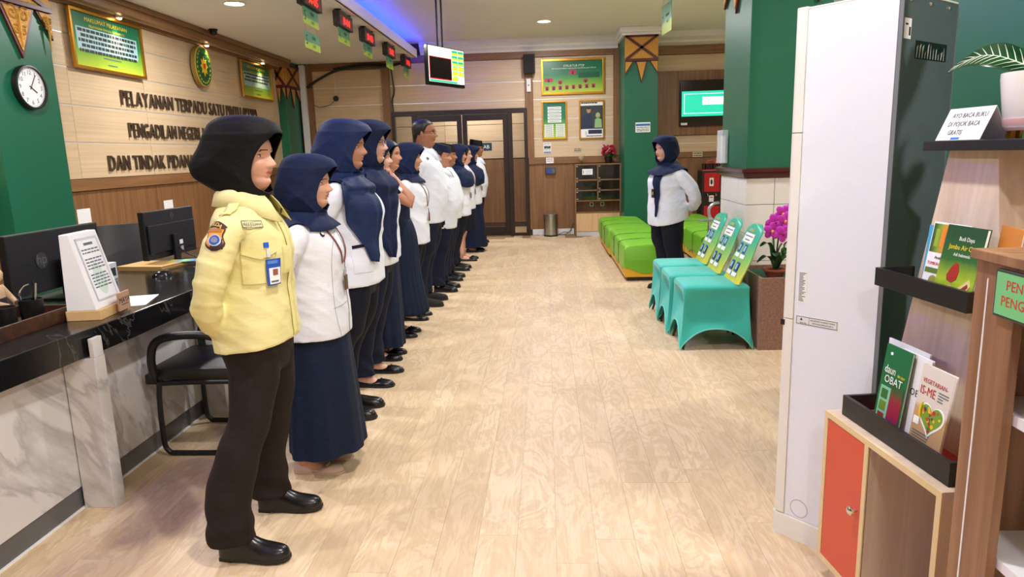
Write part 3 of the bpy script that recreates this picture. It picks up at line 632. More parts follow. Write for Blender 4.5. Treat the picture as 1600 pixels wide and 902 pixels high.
# ================================================================ service counter
CZ = .80; XF = -2.06
GREYP = M('grey_plinth', (104, 104, 106), .35, metal=.3)
top_edge = [(-1.99, .9), (-1.99, 2.1), (-1.965, 2.5), (-1.945, 2.8), (-1.935, 3.1), (-1.935, 11.3)]
o = MB().prismz(top_edge + [(-2.85, 11.3), (-2.85, .9)], CZ-.115, CZ).build('service_worktop', MARBLE_B, bevel=.004); tag(o, 'long black marble worktop running along the service desks', 'worktop')
ys = [1.71] + [2.81+1.1*k for k in range(8)]
for k in range(len(ys)-1):
    y0, y1 = ys[k], ys[k+1]
    pos = ['nearest to the camera', 'behind the guard and visitor chair', 'third from the camera', 'fourth from the camera', 'fifth from the camera', 'sixth from the camera', 'seventh from the camera', 'farthest from the camera'][k]
    t = thing('counter_unit', 'white marble clad counter unit '+pos, 'counter', (XF, y0, 0), group='counter units')
    L = y1-y0
    MB().box(-.03, .0, .10, 0, L-.001, CZ-.117).build('front_panel', MARBLE_W, t)
    MB().box(-.03, 0, .004, -.006, L-.001, .10).build('plinth', GREYP, t)
    MB().box(-.006, 0, 0, .004, L-.001, .006).build('edge_strip', WHITE, t)
    MB().box(-.7, L-.03, 0, -.03, L-.001, CZ-.117).build('side_panel', MARBLE_W, t)
    if k < 7: MB().box(.005, L-.075, 0, .145, L-.002, CZ-.118, bev=.002).build('fin_panel', MARBLE_W, t); MB().box(.125, L-.07, CZ-.118, .145, L-.007, CZ-.035, bev=.002).build('fin_top', MARBLE_W, t)
# ---------------------------------------------------------------- desk things
t = thing('desk_sign', 'white sloping desk sign with printed sheet on a wooden base', 'sign stand', (-2.03, 3.06, CZ), PI/2+.12)
MB().box(-.125, -.02, 0, .125, .13, .045, bev=.003).build('base', M('beech', (214, 176, 122), .5), t)
A = [(-.122, -.005, .045), (.122, -.005, .045), (.122, .125, .045), (-.122, .125, .045)]; B_ = [(-.118, .075, .385), (.118, .075, .385), (.118, .115, .385), (-.118, .115, .385)]
MB().loft([A, B_]).build('body', WHITE, t, bevel=.003)
sl = math.atan2(.08, .34)
def slope(x, s, d): return Vector((x, -.005+.08*s/.349-d*math.cos(sl), .045+.34*s/.349+d*math.sin(sl)*.0))
def srect(mb, x0, s0, x1, s1, d): mb.add([slope(x0, s0, d), slope(x1, s0, d), slope(x1, s1, d), slope(x0, s1, d), slope(x0, s0, d-.002), slope(x1, s0, d-.002), slope(x1, s1, d-.002), slope(x0, s1, d-.002)], [(0, 1, 2, 3), (4, 7, 6, 5), (0, 4, 5, 1), (1, 5, 6, 2), (2, 6, 7, 3), (3, 7, 4, 0)]); return mb
srect(srect(srect(srect(MB(), -.085, .04, -.078, .32, .004), .088, .04, .095, .32, .004), -.085, .315, .095, .325, .004), -.085, .035, .095, .042, .004).build('border', M('sign_border', (206, 206, 210), .4), t)
srect(MB(), -.078, .042, .088, .315, .0022).build('sheet', M('sheet_print', (236, 238, 240), .5), t)
mb = MB(); rnd = random.Random(3)
for k in range(14):
    if k == 0: srect(mb, -.03, .288, .045, .3, .003); continue
    if k in (3, 8): continue
    x = -.065
    while x < .07: L = rnd.uniform(.012, .035); srect(mb, x, .28-k*.0145, min(x+L, .078), .286-k*.0145, .003); x += L+.006
mb.build('print', INKG, t)
mb = MB(); mb.add([slope(.0+.045*math.cos(a), .13+.075*math.sin(a), .0026) for a in (2*PI*k/24 for k in range(24))], [tuple(range(24))]); mb.build('watermark', M('pale_seal_print', (206, 226, 214), .6), t)
nt_ = MB().box(-.0, -.045, .01, .105, -.036, .095, bev=.001).build('name_plate', M('kraft_board', (190, 150, 118), .6), t)
MB().text('MAYA', .038, (.052, 0, .045), y=-.0455).build('name_lettering', INK, t); MB().box(.02, -.0462, .036, .085, -.0455, .039).build('name_rule', INK, t)
# monitors
def monitor(label, loc, rz, w, h, disc):
    t = thing('desktop_monitor', label, 'monitor', loc, rz)
    MB().box(-w/2, -.02, .05, w/2, .02, .05+h, bev=.006).build('casing', BLACK, t)
    if not disc: MB().box(-w/2+.02, .02, .09, w/2-.02, .034, .05+h*.72, bev=.006).build('rear_hump', BLACK, t)
    MB().box(-w/2+.012, -.0215, .07, w/2-.012, -.02, .04+h).build('screen', M('lit_screen', (120, 150, 190), .2, emit=.5), t)
    MB().box(-.03, .034, .01, .03, .055, .2, bev=.004).box(-.12, -.08, 0, .12, .12, .012, bev=.004).build('stand', BLACK, t)
    if disc:
        MB().lathe([(0, .0), (.042, .0), (.042, -.0025), (0, -.0025)], 30, (.13, .0200, .05+h*.52), 'Y').build('logo_disc', M('logo_dark', (52, 52, 56), .3), t)
        mb = MB(); mb.text('hp', .075, (0, 0, .05+h*.52-.016), y=0); mb.v = [(.13-x, .0232-y, z) for x, y, z in mb.v]; mb.build('logo', M('logo_grey_letters', (96, 98, 104), .3), t)
    else:
        mb = MB().lathe([(0, 0), (.025, 0), (.025, -.002), (0, -.002)], 24, (-.02, .0205, .05+h*.86), 'Y'); mb.build('logo_disc', M('logo_grey', (50, 50, 54), .3), t)
        MB().box(-.1, .034, .12, -.06, .0355, .15).build('sticker', WHITEP, t); MB().box(-.1, .034, .075, -.07, .0355, .105).build('sticker', M('grey_sticker', (180, 182, 186), .6), t)
        MB().tube(lerp_rows([(-.02, .04, .12), (-.02, .1, .06), (-.06, .2, .01)], 12), .004, 6).build('cable', BLACK, t)
    return t
monitor('large black computer back with round logo behind the white desk sign', (-2.60, 3.53, CZ), -PI/2-.0, .70, .31, True)
monitor('black computer monitor back with small labels beside the guard', (-2.62, 4.70, CZ), -PI/2-.06, .58, .32, False)
t = thing('computer_mouse', 'black computer mouse on the black worktop', 'mouse', (-2.36, 4.10, CZ), .5)
MB().loft([[(x, y*wd, z) for y, z in ((-1, 0), (-.9, hh*.6), (-.5, hh*.95), (0, hh), (.5, hh*.95), (.9, hh*.6), (1, 0))] for x, wd, hh in ((-.06, .012, .008), (-.05, .026, .022), (-.02, .031, .034), (.02, .03, .036), (.05, .025, .024), (.06, .012, .008))]).build('body', BLACKG, t, smooth=60); MB().box(.015, -.003, .032, .04, .003, .037, bev=.001).build('wheel', INKG, t)
t = thing('paper_folder', 'stack of brown kraft folders under the monitor', 'folder', (-2.62, 4.46, CZ), -.15)
for k in range(5): MB().box(-.16+.004*(k % 2), -.12-.004*k, .006*k, .16+.005*(k % 3), .12, .006*k+.005).build('folder_sheet', M('kraft', (204, 164, 104), .7), t)
t = thing('map_leaflet', 'blue and yellow leaflet on the brown folders', 'leaflet', (-2.46, 4.56, CZ+.0295), .2); MB().box(-.09, -.06, 0, .09, .06, .002).build('sheet', ramp_mat('leaflet_print', [(.2, (240, 214, 70)), (.42, (90, 170, 200)), (.6, (150, 200, 120)), (1, (60, 120, 180))], 'X', .5), t)
t = thing('paper_sheets', 'white papers lying behind the desk sign', 'paper', (-2.12, 3.34, CZ), .3)
for k in range(3): MB().box(-.105+k*.006, -.14, .0012*k, .105+k*.006, .14, .0012*k+.001).build('sheet', WHITEP, t)
t = thing('letter_box', 'white and grey box with a label behind the desk sign', 'box', (-2.72, 4.02, CZ), .1); MB().box(-.1, -.05, 0, .1, .05, .10, bev=.003).build('body', M('light_grey_box', (206, 210, 214), .5), t); MB().box(.1, -.03, .02, .1015, .03, .07).build('label_sticker', INK, t)
# tray, cups, statue
t = thing('desk_tray', 'dark brown wooden tray holding the pen cups', 'tray', (-2.26, 2.66, CZ), PI/2)
MB().box(-.36, -.085, 0, .36, .16, .012).build('base', W_DARK, t)
for x0, y0, x1, y1 in ((-.36, -.1, .36, -.085), (-.36, .16, .36, .175), (-.36, -.085, -.345, .16), (.345, -.085, .36, .16)): MB().box(x0, y0, 0, x1, y1, .06, bev=.002).build('rim', W_DARK, t)
for x, y, lab, pens in ((-2.245, 2.70, 'black pen cup left of the pair in the wooden tray', 0), (-2.255, 2.87, 'black pen cup with pens beside the desk sign', 1), (-2.235, 2.55, 'black pen cup cut by the left picture edge', 0)):
    t = thing('pen_cup', lab, 'pen cup', (x, y, CZ+.012), group='pen cups')
    MB().lathe([(.0, 0), (.043, 0), (.047, .1), (.049, .105), (.045, .105), (.041, .012), (0, .012)], 24).build('cup', LEATHER, t, smooth=40)
    if pens:
        MB().tube([(.01, 0, .015), (.02, .02, .17)], .004, 8).build('pen', STEEL, t); MB().tube([(-.01, .01, .015), (-.0, .03, .18)], .004, 8).build('pen', BLACKG, t)
        MB().tube(lerp_rows([(0, -.02, .02), (-.01, -.045, .12), (0, -.035, .16), (.01, -.01, .17)], 12), .004, 8).build('pen_hook', CHROME, t)
t = thing('figurine', 'carved pale wooden figurine of a dancer on the desk', 'figurine', (-2.355, 2.80, CZ+.0125), .3)
IV = M('ivory_wood', (214, 180, 140), .45)
MB().loft([[(cx+rx*math.cos(q), cy+ry*math.sin(q), z) for q in (2*PI*k/16 for k in range(16))] for cx, cy, z, rx, ry in ((0, 0, .0, .05, .06), (0, 0, .05, .055, .07), (0, 0, .1, .04, .05), (0, 0, .14, .035, .055), (.0, 0, .165, .03, .06), (.0, 0, .18, .015, .02), (.01, 0, .19, .014, .016), (.015, 0, .205, .024, .024), (.015, 0, .23, .028, .026), (.01, 0, .25, .02, .02), (.005, 0, .26, .006, .006))]).tube([(0, -.055, .165), (.03, -.07, .11), (.06, -.04, .09)], [.016, .014, .012]).tube([(0, .055, .165), (.03, .07, .11), (.06, .04, .09)], [.016, .014, .012]).build('body', IV, t, smooth=True)
MB().loft([[(rx*1.02*math.cos(q), ry*1.02*math.sin(q), z) for q in (2*PI*k/16 for k in range(16))] for z, rx, ry in ((0.001, .055, .065), (.05, .06, .075), (.1, .045, .055), (.125, .038, .05))]).build('skirt', BLACK, t, smooth=True)
MB().ell((.0, 0, .243), (.028, .028, .022)).build('hair', BLACK, t, smooth=True)
# office chairs behind the desk
def office_chair(label, loc, rz):
    t = thing('office_chair', label, 'chair', loc, rz, 'office chairs behind the desks')
    def pad(w0, w1, h, th, tilt):
        rows = []
        for i in range(9):
            v = i/8; wd = w0+(w1-w0)*v; wd *= 1-.25*max(0, v-.8)/.2*.5
            rows.append([( -math.cos(q)*0 + .03*math.sin(q*2)*0 + th*math.sin(q)+tilt*v, wd*math.cos(q)*(1 if abs(math.cos(q)) < .9 else 1), v*h) for q in (2*PI*k/20 for k in range(20))])
        return rows
    MB().loft([[(p[0]-.26, p[1], p[2]+.48) for p in r] for r in pad(.25, .23, .52, .045, -.12)]).build('backrest', LEATHER, t, smooth=60)
    MB().box(-.27, -.25, .42, .25, .25, .52, bev=.035).build('seat', LEATHER, t, smooth=50)
    for s in (-1, 1): MB().tube(lerp_rows([(-.25, s*.27, .52), (-.2, s*.29, .66), (0, s*.29, .69), (.15, s*.28, .66), (.16, s*.27, .5)], 16), .022, 10).build('armrest', BLACK, t, smooth=True)
    MB().tube([(0, 0, .1), (0, 0, .42)], .03).build('column', CHROME, t)
    for k in range(5):
        a = 2*PI*k/5; MB().tube([(0, 0, .11), (.28*math.cos(a), .28*math.sin(a), .07)], [.026, .016], 8).build('leg', BLACK, t); MB().ell((.28*math.cos(a), .28*math.sin(a), .03), (.03, .03, .03), 10, 6).build('caster', BLACK, t, smooth=True)
    return t
oc = office_chair('black leather office chair between the desk sign and the monitor', (-3.22, 5.30, 0), -.75)
dup(oc, (-3.3, 3.3, 0), .1, 'black leather office chair behind the large computer')
# wall notes
for y, z, lab in ((8.1, .98, 'white paper note on the wainscot above the black monitor'), (6.56, 1.0, 'white paper note on the wainscot above the desk sign')):
    t = thing('wall_note', lab, 'note', (XW+.003, y, z), PI/2); MB().box(-.1, -.002, -.07, .1, 0, .07).build('sheet', WHITEP, t)
# visitor chairs in front of the counter (facing -x)
def visitor_chair(label, loc, rz=0):
    t = thing('visitor_chair', label, 'chair', loc, rz, 'visitor chairs at the counter')
    MB().box(-.25, -.235, .40, .23, .235, .47, bev=.03).build('seat', LEATHER, t, smooth=50)
    MB().box(-.262, -.24, .385, -.2, .24, .44, bev=.012).build('seat_lip', BLACK, t)
    rows = []
    for i in range(9):
        v = i/8; rows.append([(.23+.10*v+.025*math.sin(q), .22*math.cos(q), .5+.4*v) for q in (2*PI*k/20 for k in range(20))])
    MB().loft(rows).build('backrest', LEATHER, t, smooth=60)
    for s in (-1, 1):
        MB().tube(lerp_rows([(.22, s*.25, .56), (.12, s*.265, .64), (-.06, s*.265, .645), (-.17, s*.26, .61), (-.205, s*.255, .52), (-.2, s*.25, .43)], 22), .021, 10).build('armrest', BLACK, t, smooth=True)
        MB().tube(lerp_rows([(.2, s*.225, .395), (-.15, s*.225, .39), (-.2, s*.225, .36), (-.21, s*.225, .1), (-.19, s*.225, .025), (-.12, s*.225, .014), (.26, s*.225, .014)], 40), .0135, 10).build('frame_tube', BLACK, t, smooth=True)
    MB().tube([(.26, -.225, .014), (.26, .225, .014)], .0135, 10).build('cross_tube', BLACK, t)
    MB().box(-.15, -.2, .385, .2, .2, .402).build('underframe', BLACK, t)
    return t
vc = visitor_chair('black padded visitor chair with armrests behind the guard', (-1.775, 3.50, 0))
dup(vc, (-1.775, 4.62, 0), 0, 'black visitor chair behind the third and fourth women')
# ================================================================ floor standing air conditioner
t = thing('air_conditioner', 'tall white floor standing air conditioner with dark grey back', 'air conditioner', (.86, 2.55, 0), math.atan2(-.762, .648))
ACW, ACD, ACH = .40, .352, 1.925
MB().box(.045, 0, .085, ACD-.004, ACW, ACH, bev=.006).build('side_body', M('ac_white', (229, 233, 241), .35), t)
def rr(x0, y0, x1, y1, r, n=5):
    out = []
    for cx, cy, a0 in ((x0+r, y0+r, PI), (x1, y0, -PI/2), (x1, y1, 0), (x0+r, y1-r, PI/2)):
        if cx == x1: out.append((cx, cy)); continue
        for k in range(n+1): a = a0+k/n*PI/2; out.append((cx+r*math.cos(a), cy+r*math.sin(a)))
    return out
for z0, z1 in ((.09, .855), (.858, 1.518), (1.521, ACH+.008)):
    MB().prismz(rr(0, -.004, .045, ACW+.004, .02), z0, z1).build('front_shell', CREAM, t, smooth=35)
MB().prismz(rr(-.004, -.008, ACD, ACW+.008, .022), 0, .085).build('base', CREAM, t, smooth=35)
MB().box(ACD-.006, .004, .09, ACD, ACW-.004, ACH-.004).build('back_panel', M('ac_back', (84, 94, 98), .45), t)
for y0 in (0, ACW-.006): MB().box(ACD-.012, y0, .09, ACD+.002, y0+.006, ACH).build('back_edge', M('ac_edge', (120, 124, 128), .4), t)
MB().box(.03, .002, ACH, ACD, ACW-.002, ACH+.006, bev=.002).build('top_plate', CREAM, t)
MB().box(-.001, -.0055, .83, .014, -.003, .85).build('latch', BLACK, t)
# stickers on the side
MB().box(.058, -.0008, .922, .092, 0, 1.037).build('spec_sticker', M('sticker', (238, 238, 238), .5), t)
mb = MB(); rnd = random.Random(9)
for k in range(20): mb.box(.062, -.0014, .928+k*.0053, .062+rnd.uniform(.012, .027), -.0008, .930+k*.0053)
mb.build('spec_print', INK, t)
MB().box(.056, -.0008, .842, .212, 0, .874).build('warning_sticker', M('sticker2', (226, 226, 226), .5), t)
MB().box(.058, -.0014, .844, .21, -.0008, .8455).box(.058, -.0014, .8705, .21, -.0008, .872).box(.058, -.0014, .8455, .0595, -.0008, .8705).box(.2085, -.0014, .8455, .21, -.0008, .8705).box(.106, -.0014, .8455, .107, -.0008, .8705).build('warning_border', INK, t)
MB().text('JANGAN SENTUH SEMUA TOMBOL', .0075, (.157, 0, .860), sx=.78, y=-.0008).build('warning_print', INK, t); MB().text('KEPUTUSAN DENGAN JARI !!!', .0075, (.157, 0, .850), sx=.78, y=-.0008).build('warning_print', INK, t); MB().text('PERHATIAN', .006, (.084, 0, .847), sx=.8, y=-.0008).build('warning_print', INK, t)
MB().prism([(.072, .858), (.082, .858), (.077, .868)], -.0014, -.0008).build('warning_sign', INK, t)
MB().tube([(.105+.034*math.cos(a), -.0003, .13+.034*math.sin(a)) for a in (2*PI*k/40 for k in range(41))], .0007, 5).build('round_mark', INKG, t)
mb = MB().box(ACD, .015, 1.79, ACD+.0012, .06, 1.85); mb.build('white_label', WHITEP, t); MB().box(ACD+.0012, .02, 1.83, ACD+.0018, .038, 1.835).box(ACD+.0012, .045, 1.8, ACD+.0018, .056, 1.825).build('label_print', INK, t)
pt = MB().box(ACD, .10, 1.735, ACD+.001, .33, 1.79).build('torn_label', BLACK, t)
mb = MB(); rnd = random.Random(5)
for k in range(11):
    y0 = .105+k*.02; h0 = rnd.uniform(.02, .05); mb.add([(ACD+.0016, y0, 1.738), (ACD+.0016, y0+.006, 1.738), (ACD+.0016, y0+.012*rnd.random()+.003, 1.738+h0), (ACD+.0016, y0+.002, 1.738+h0*.8)], [(0, 1, 2, 3)])
mb.build('torn_flakes', M('flake', (170, 170, 172), .7), t, fix=False)
for k in range(3): MB().lathe([(0, 0), (.008, 0), (.006, .004), (0, .005)], 10, (ACD, .05+.14*k, ACH-.02), 'X').build('screw', STEEL, t)
# ================================================================ reading shelf
RZ = math.radians(-83.63); SC = .97; BO = (.949*SC, 2.323*SC, 1.48*(1-SC))
PALE_D = W_PALE
t = thing('book_display', 'pale wooden book display cabinet with orange door and black trays', 'book display', BO, RZ); t.scale = (SC,)*3
cb = MB().box(0, .0, .03, .018, .42, .562).box(.582, 0, .03, .60, .42, .562).box(0, 0, .562, .60, .42, .58).box(.018, 0, .03, .582, .42, .048).box(.245, .004, .048, .262, .42, .562).box(.018, .41, .048, .582, .42, .562).box(.03, .03, -.0457, .57, .40, .03).build('carcass', PALE_D, t)
MB().box(-.001, -.004, .03, .02, 0, .58).box(.58, -.004, .03, .601, 0, .58).box(.02, -.004, .56, .58, 0, .58).box(.02, -.004, .03, .58, 0, .05).box(.244, -.004, .05, .264, 0, .56).build('edge_band', W_EDGE, t)
dd = MB().box(.021, -.002, .052, .243, .016, .558, bev=.001).build('door', M('orange_laminate', (214, 84, 56), .42), t)
MB().lathe([(0, .0), (.006, 0), (.006, .014), (.014, .018), (.015, .024), (.01, .029), (0, .03)], 18, (.222, -.002, .325), 'Y').build('knob', CHROME, dd, smooth=True)
def tray(x0, x1, y0, y1, z0, h, red=False):
    tr = MB().box(x0, y0, z0, x1, y1, z0+.01).build('tray', BLACK, t)
    MB().box(x0, y0-.012, z0, x1, y0, z0+h).build('tray_front', BLACK, tr); MB().box(x0, y0, z0, x0+.012, y1, z0+h).build('tray_side', BLACK, tr); MB().box(x1-.012, y0, z0, x1, y1, z0+h).build('tray_side', BLACK, tr)
    if red: MB().box(x0+.012, y0, z0+.01, x1-.012, y1, z0+.014).build('tray_lining', M('red_lining', (200, 60, 44), .6), tr)
    return tr
tray(.045, .575, .042, .16, .581, .068, True); tray(.10, .515, .09, .20, 1.035, .056)
# sloping tower (a tapered box) with its back tray side
def tw(z): k = (z-.581)/(1.45-.581); return [(.075+.095*k, .155+.085*k, z), (.60-.235*k, .155+.085*k, z), (.60-.235*k, .42-.02*k, z), (.075+.095*k, .42-.02*k, z)]
MB().loft([tw(.581), tw(1.45)]).build('tower', PALE_D, t)
MB().box(.14, .175, 1.45, .62, .46, 1.478, bev=.002).build('top_shelf', BLACK, t)
# --- books and papers
def book(name, label, cat, x, y, z, w, h, th, tilt, yaw=0, cover=None, roll=0):
    """stands in the shelf frame, leaning back by tilt"""
    mt = Matrix.Translation(BO) @ Matrix.Rotation(RZ, 4, 'Z') @ Matrix.Translation((x*SC, y*SC, z*SC)) @ Matrix.Rotation(yaw, 4, 'Z') @ Matrix.Rotation(-tilt, 4, 'X') @ Matrix.Rotation(roll, 4, 'Y')
    tb = thing(name, label, cat, mt.translation, rot=mt.to_euler()); tb.scale = (SC,)*3
    MB().box(0, 0, 0, w, th*.15, h).box(0, th*.85, 0, w, th, h).box(0, th*.15, 0, .002, th*.85, h).build('cover', cover, tb); MB().box(.002, th*.15, .002, w-.002, th*.85, h-.003).build('pages', WHITEP, tb)
    return tb
LGRN = M('cover_leaf', (120, 178, 60), .4)
b = book('book', 'green fruit growing book with a red guava on its cover', 'book', .335, .105, 1.047, .150, .205, .012, .17, cover=ramp_mat('cover_green', [(.1, (70, 120, 40)), (.35, (170, 196, 40)), (.6, (44, 104, 44)), (1, (24, 74, 42))], 'Z', .3))
MB().text('Budi Daya', .016, (.085, 0, .165), y=-.0003, sx=.9).build('title_print', WHT, b); MB().text('Jambu Air Citra', .0195, (.08, 0, .14), y=-.0003, sx=.92).build('title_print', YEL, b); MB().text('Adi Indonesia', .013, (.08, 0, .122), y=-.0003, sx=.9).build('title_print', WHT, b)
MB().prism([(.065+px, .073+pz) for px, pz in ((-.02, -.02), (-.024, -.005), (-.012, .018), (.002, .032), (.012, .03), (.02, .01), (.016, -.014), (.0, -.024))], -.001, 0).build('fruit_print', M('guava_red', (168, 40, 30), .3), b)
MB().prism([(.045, .03), (.06, .045), (.1, .02), (.09, .008), (.06, .008)], -.0012, 0).build('fruit_print', M('guava_pale', (200, 170, 110), .4), b); MB().prism([(.09, .035), (.13, .068), (.14, .05), (.12, .025), (.1, .02)], -.0011, 0).build('fruit_print', M('guava_cream', (226, 208, 140), .4), b); MB().prism([(.105, .036), (.128, .055), (.132, .046), (.118, .03)], -.0014, 0).build('fruit_print', M('guava_core', (150, 50, 40), .4), b)
b = book('book', 'white juice recipe book beside the green fruit book', 'book', .262, .118, 1.047, .14, .205, .012, .15, cover=WHITEP)
MB().box(.004, -.0006, .118, .136, 0, .20).build('photo_print', ramp_mat('juice_photo', [(.1, (40, 80, 30)), (.3, (130, 160, 50)), (.5, (226, 150, 50)), (.7, (210, 90, 50)), (1, (40, 90, 40))], 'X', .4), b)
MB().box(.018, -.001, .135, .034, -.0006, .185).build('bottle_print', M('juice_green', (150, 180, 50), .4), b); MB().box(.042, -.001, .135, .058, -.0006, .188).build('bottle_print', M('juice_orange', (236, 140, 40), .4), b); MB().box(.063, -.001, .135, .078, -.0006, .185).build('bottle_print', M('juice_red', (214, 70, 60), .4), b)
MB().text('TUMBUH KEMBANG', .0125, (.062, 0, .082), y=-.0006, sx=.95).build('title_print', M('title_red', (214, 40, 60), .5), b); MB().text('Aneka Jus', .013, (.06, 0, .1), y=-.0006).build('title_print', INK, b)
MB().box(.004, -.0006, .058, .136, 0, .073).build('photo_print', M('leaf_strip', (90, 120, 50), .5), b); MB().prism([(.045+.017*math.cos(a), .036+.017*math.sin(a)) for a in (2*PI*k/16 for k in range(16))], -.001, 0).build('bowl_print', M('bowl_green', (150, 150, 70), .5), b)
b = book('book', 'thin light blue booklet behind the juice recipe book', 'book', .235, .138, 1.047, .12, .19, .006, .08, cover=M('cover_blue', (70, 170, 220), .4))
b = book('book', 'green herbal medicine book in the lower tray', 'book', .165, .062, .596, .128, .265, .008, .13, cover=M('cover_forest', (24, 110, 62), .35))
MB().box(.01, -.0006, .01, .12, 0, .135).build('photo_panel', M('panel_mint', (130, 200, 160), .5), b); MB().box(.062, -.0011, .01, .122, -.0006, .15).build('photo_print', ramp_mat('flowers', [(.15, (90, 40, 130)), (.4, (160, 30, 60)), (.7, (150, 24, 50)), (1, (40, 90, 40))], 'Z', .5), b)
for k in range(3): MB().box(.018, -.0011, .02+k*.038, .05, -.0006, .05+k*.038).build('photo_print', M('leaf_photo%d' % k, [(150, 50, 30), (110, 140, 40), (50, 110, 40)][k], .5), b)
MB().text('daun', .036, (.012, 0, .178), align='LEFT', y=-.0006, sx=.8).build('title_print', WHT, b); MB().text('OBAT', .034, (.02, 0, .148), align='LEFT', y=-.0012, sx=.98).build('title_print', WHT, b); MB().text('dan sayur', .014, (.078, 0, .178), align='LEFT', y=-.0006, sx=.7).build('title_print', YEL, b); MB().prism([(.032+.006*math.cos(a), .24+.005*math.sin(a)) for a in (2*PI*k/12 for k in range(12))], -.001, 0).build('logo_print', WHT, b)
b = book('book', 'white booklet behind the green herbal medicine book', 'book', .215, .085, .596, .145, .262, .007, .10, cover=WHITEP); MB().text('OBAT', .03, (.11, 0, .14), y=-.0004).build('title_print', INK, b)
b = book('book', 'white sheet folder at the back of the lower tray', 'book', .125, .11, .596, .2, .27, .005, .06, cover=M('cover_white', (232, 234, 240), .5))
b = book('book', 'vegetarian cookbook with a heart shaped plate of fruit', 'book', .345, .062, .596, .135, .255, .009, .13, cover=ramp_mat('cover_kraft', [(.55, (196, 158, 112)), (.62, (222, 214, 200)), (1, (226, 220, 208))], 'Z', .4))
RDI = M('title_maroon', (190, 40, 60), .5)
MB().text('VEGETARIAN-', .0185, (.012, 0, .205), align='LEFT', y=-.0006, sx=.92).build('title_print', RDI, b); MB().text('IS-ME', .036, (.008, 0, .170), align='LEFT', y=-.0006, sx=.8).build('title_print', RDI, b)
mb = MB(); rnd = random.Random(2)
for k in range(4): mb.box(.085, -.001, .192-k*.008, .085+rnd.uniform(.02, .042), -.0004, .195-k*.008)
mb.build('subtitle_print', INKG, b); mb = MB()
for k in range(6): mb.box(.01, -.001, .058-k*.008, .01+rnd.uniform(.04, .08), -.0004, .061-k*.008)
mb.build('body_print', INKG, b)
def heart(cx, cz, s): return [(cx+s*16*math.sin(a)**3/17, cz+s*(13*math.cos(a)-5*math.cos(2*a)-2*math.cos(3*a)-math.cos(4*a))/17) for a in (2*PI*k/40 for k in range(40))]
MB().prism(heart(.075, .11, .058), -.001, 0).build('plate_print', WHT, b); MB().prism(heart(.075, .112, .050), -.0014, -.001).build('salad_print', M('salad', (120, 160, 50), .5), b)
cols = [(190, 40, 40), (236, 190, 40), (240, 140, 40), (90, 40, 90), (200, 60, 50), (230, 210, 60), (60, 120, 50)]; fm = [M('fruit%d' % k, c, .5) for k, c in enumerate(cols)]
for k in range(34):
    a = rnd.random()*2*PI; q = math.sqrt(rnd.random())*.9; hx, hz = heart(0, 0, .046)[int(a/(2*PI)*40) % 40]; r = rnd.uniform(.003, .0065)
    MB().prism([(.075+hx*q+r*math.cos(z), .112+hz*q+r*math.sin(z)) for z in (2*PI*j/8 for j in range(8))], -.0018-.0001*(k % 5), -.0014).build('fruit_print', fm[k % 7], b)
mb = MB(); mb.tube([(.035+.006*math.cos(z), -.002, .125+.024*math.sin(z)) for z in (PI*.5+PI*k/8 for k in range(9))], [.002+.003*math.sin(PI*k/8) for k in range(9)], 6); mb.build('banana_print', YEL, b)
MB().prism([(.105+.014*math.cos(z), .022+.014*math.sin(z)) for z in (2*PI*j/20 for j in range(20))], -.0012, 0).build('seal_print', M('violet', (120, 90, 160), .5), b); MB().prism([(.105+.010*math.cos(z), .022+.010*math.sin(z)) for z in (2*PI*j/20 for j in range(20))], -.0016, -.0012).build('seal_print', WHT, b); MB().box(.006, -.0012, .078, .03, 0, .1).build('sticker_print', WHT, b)
b = book('book', 'orange booklet leaning on the right side of the display tower', 'book', .47, .17, 1.11, .14, .15, .006, .1, yaw=-.35, cover=M('cover_orange', (206, 128, 40), .5))
for k, s in enumerate((.5, .75, .6)): MB().box(.02, -.0006, .085-k*.014, .02+.1*s, 0, .091-k*.014).build('body_print', INK, b)
# tent card
mt = Matrix.Translation(BO) @ Matrix.Rotation(RZ, 4, 'Z') @ Matrix.Translation((.29*SC, .19*SC, 1.479*SC)) @ Matrix.Rotation(-.03, 4, 'Z')
t2 = thing('tent_card', 'folded white paper card inviting people to read books', 'sign', mt.translation, rot=mt.to_euler())
ta = .42; hh = .095
sheetm = Matrix.Rotation(-ta, 4, 'X')
MB().box(-.12, -.0004, 0, .065, .0004, hh, mat=sheetm).build('front_sheet', WHITEP, t2)
bk = Matrix.Translation((0, hh*math.sin(ta)*2, 0)) @ Matrix.Rotation(ta, 4, 'X'); MB().box(-.12, -.0004, 0, .065, .0004, hh, mat=bk).build('back_sheet', WHITEP, t2)
for k, s in enumerate(('AYO BACA BUKU', 'DI POJOK BACA', 'GRATIS')):
    mb = MB().text(s, .0195, ((-.022, -.03, -.05)[k], 0, .066-k*.025), y=-.0006, sx=.92); mb.v = [tuple(sheetm @ Vector(v)) for v in mb.v]; mb.build('lettering', INK, t2)
mb = MB().box(-.055, -.001, .002, -.02, -.0004, .008, mat=sheetm); mb.build('blue_mark', M('blue_mark', (40, 130, 210), .5), t2)
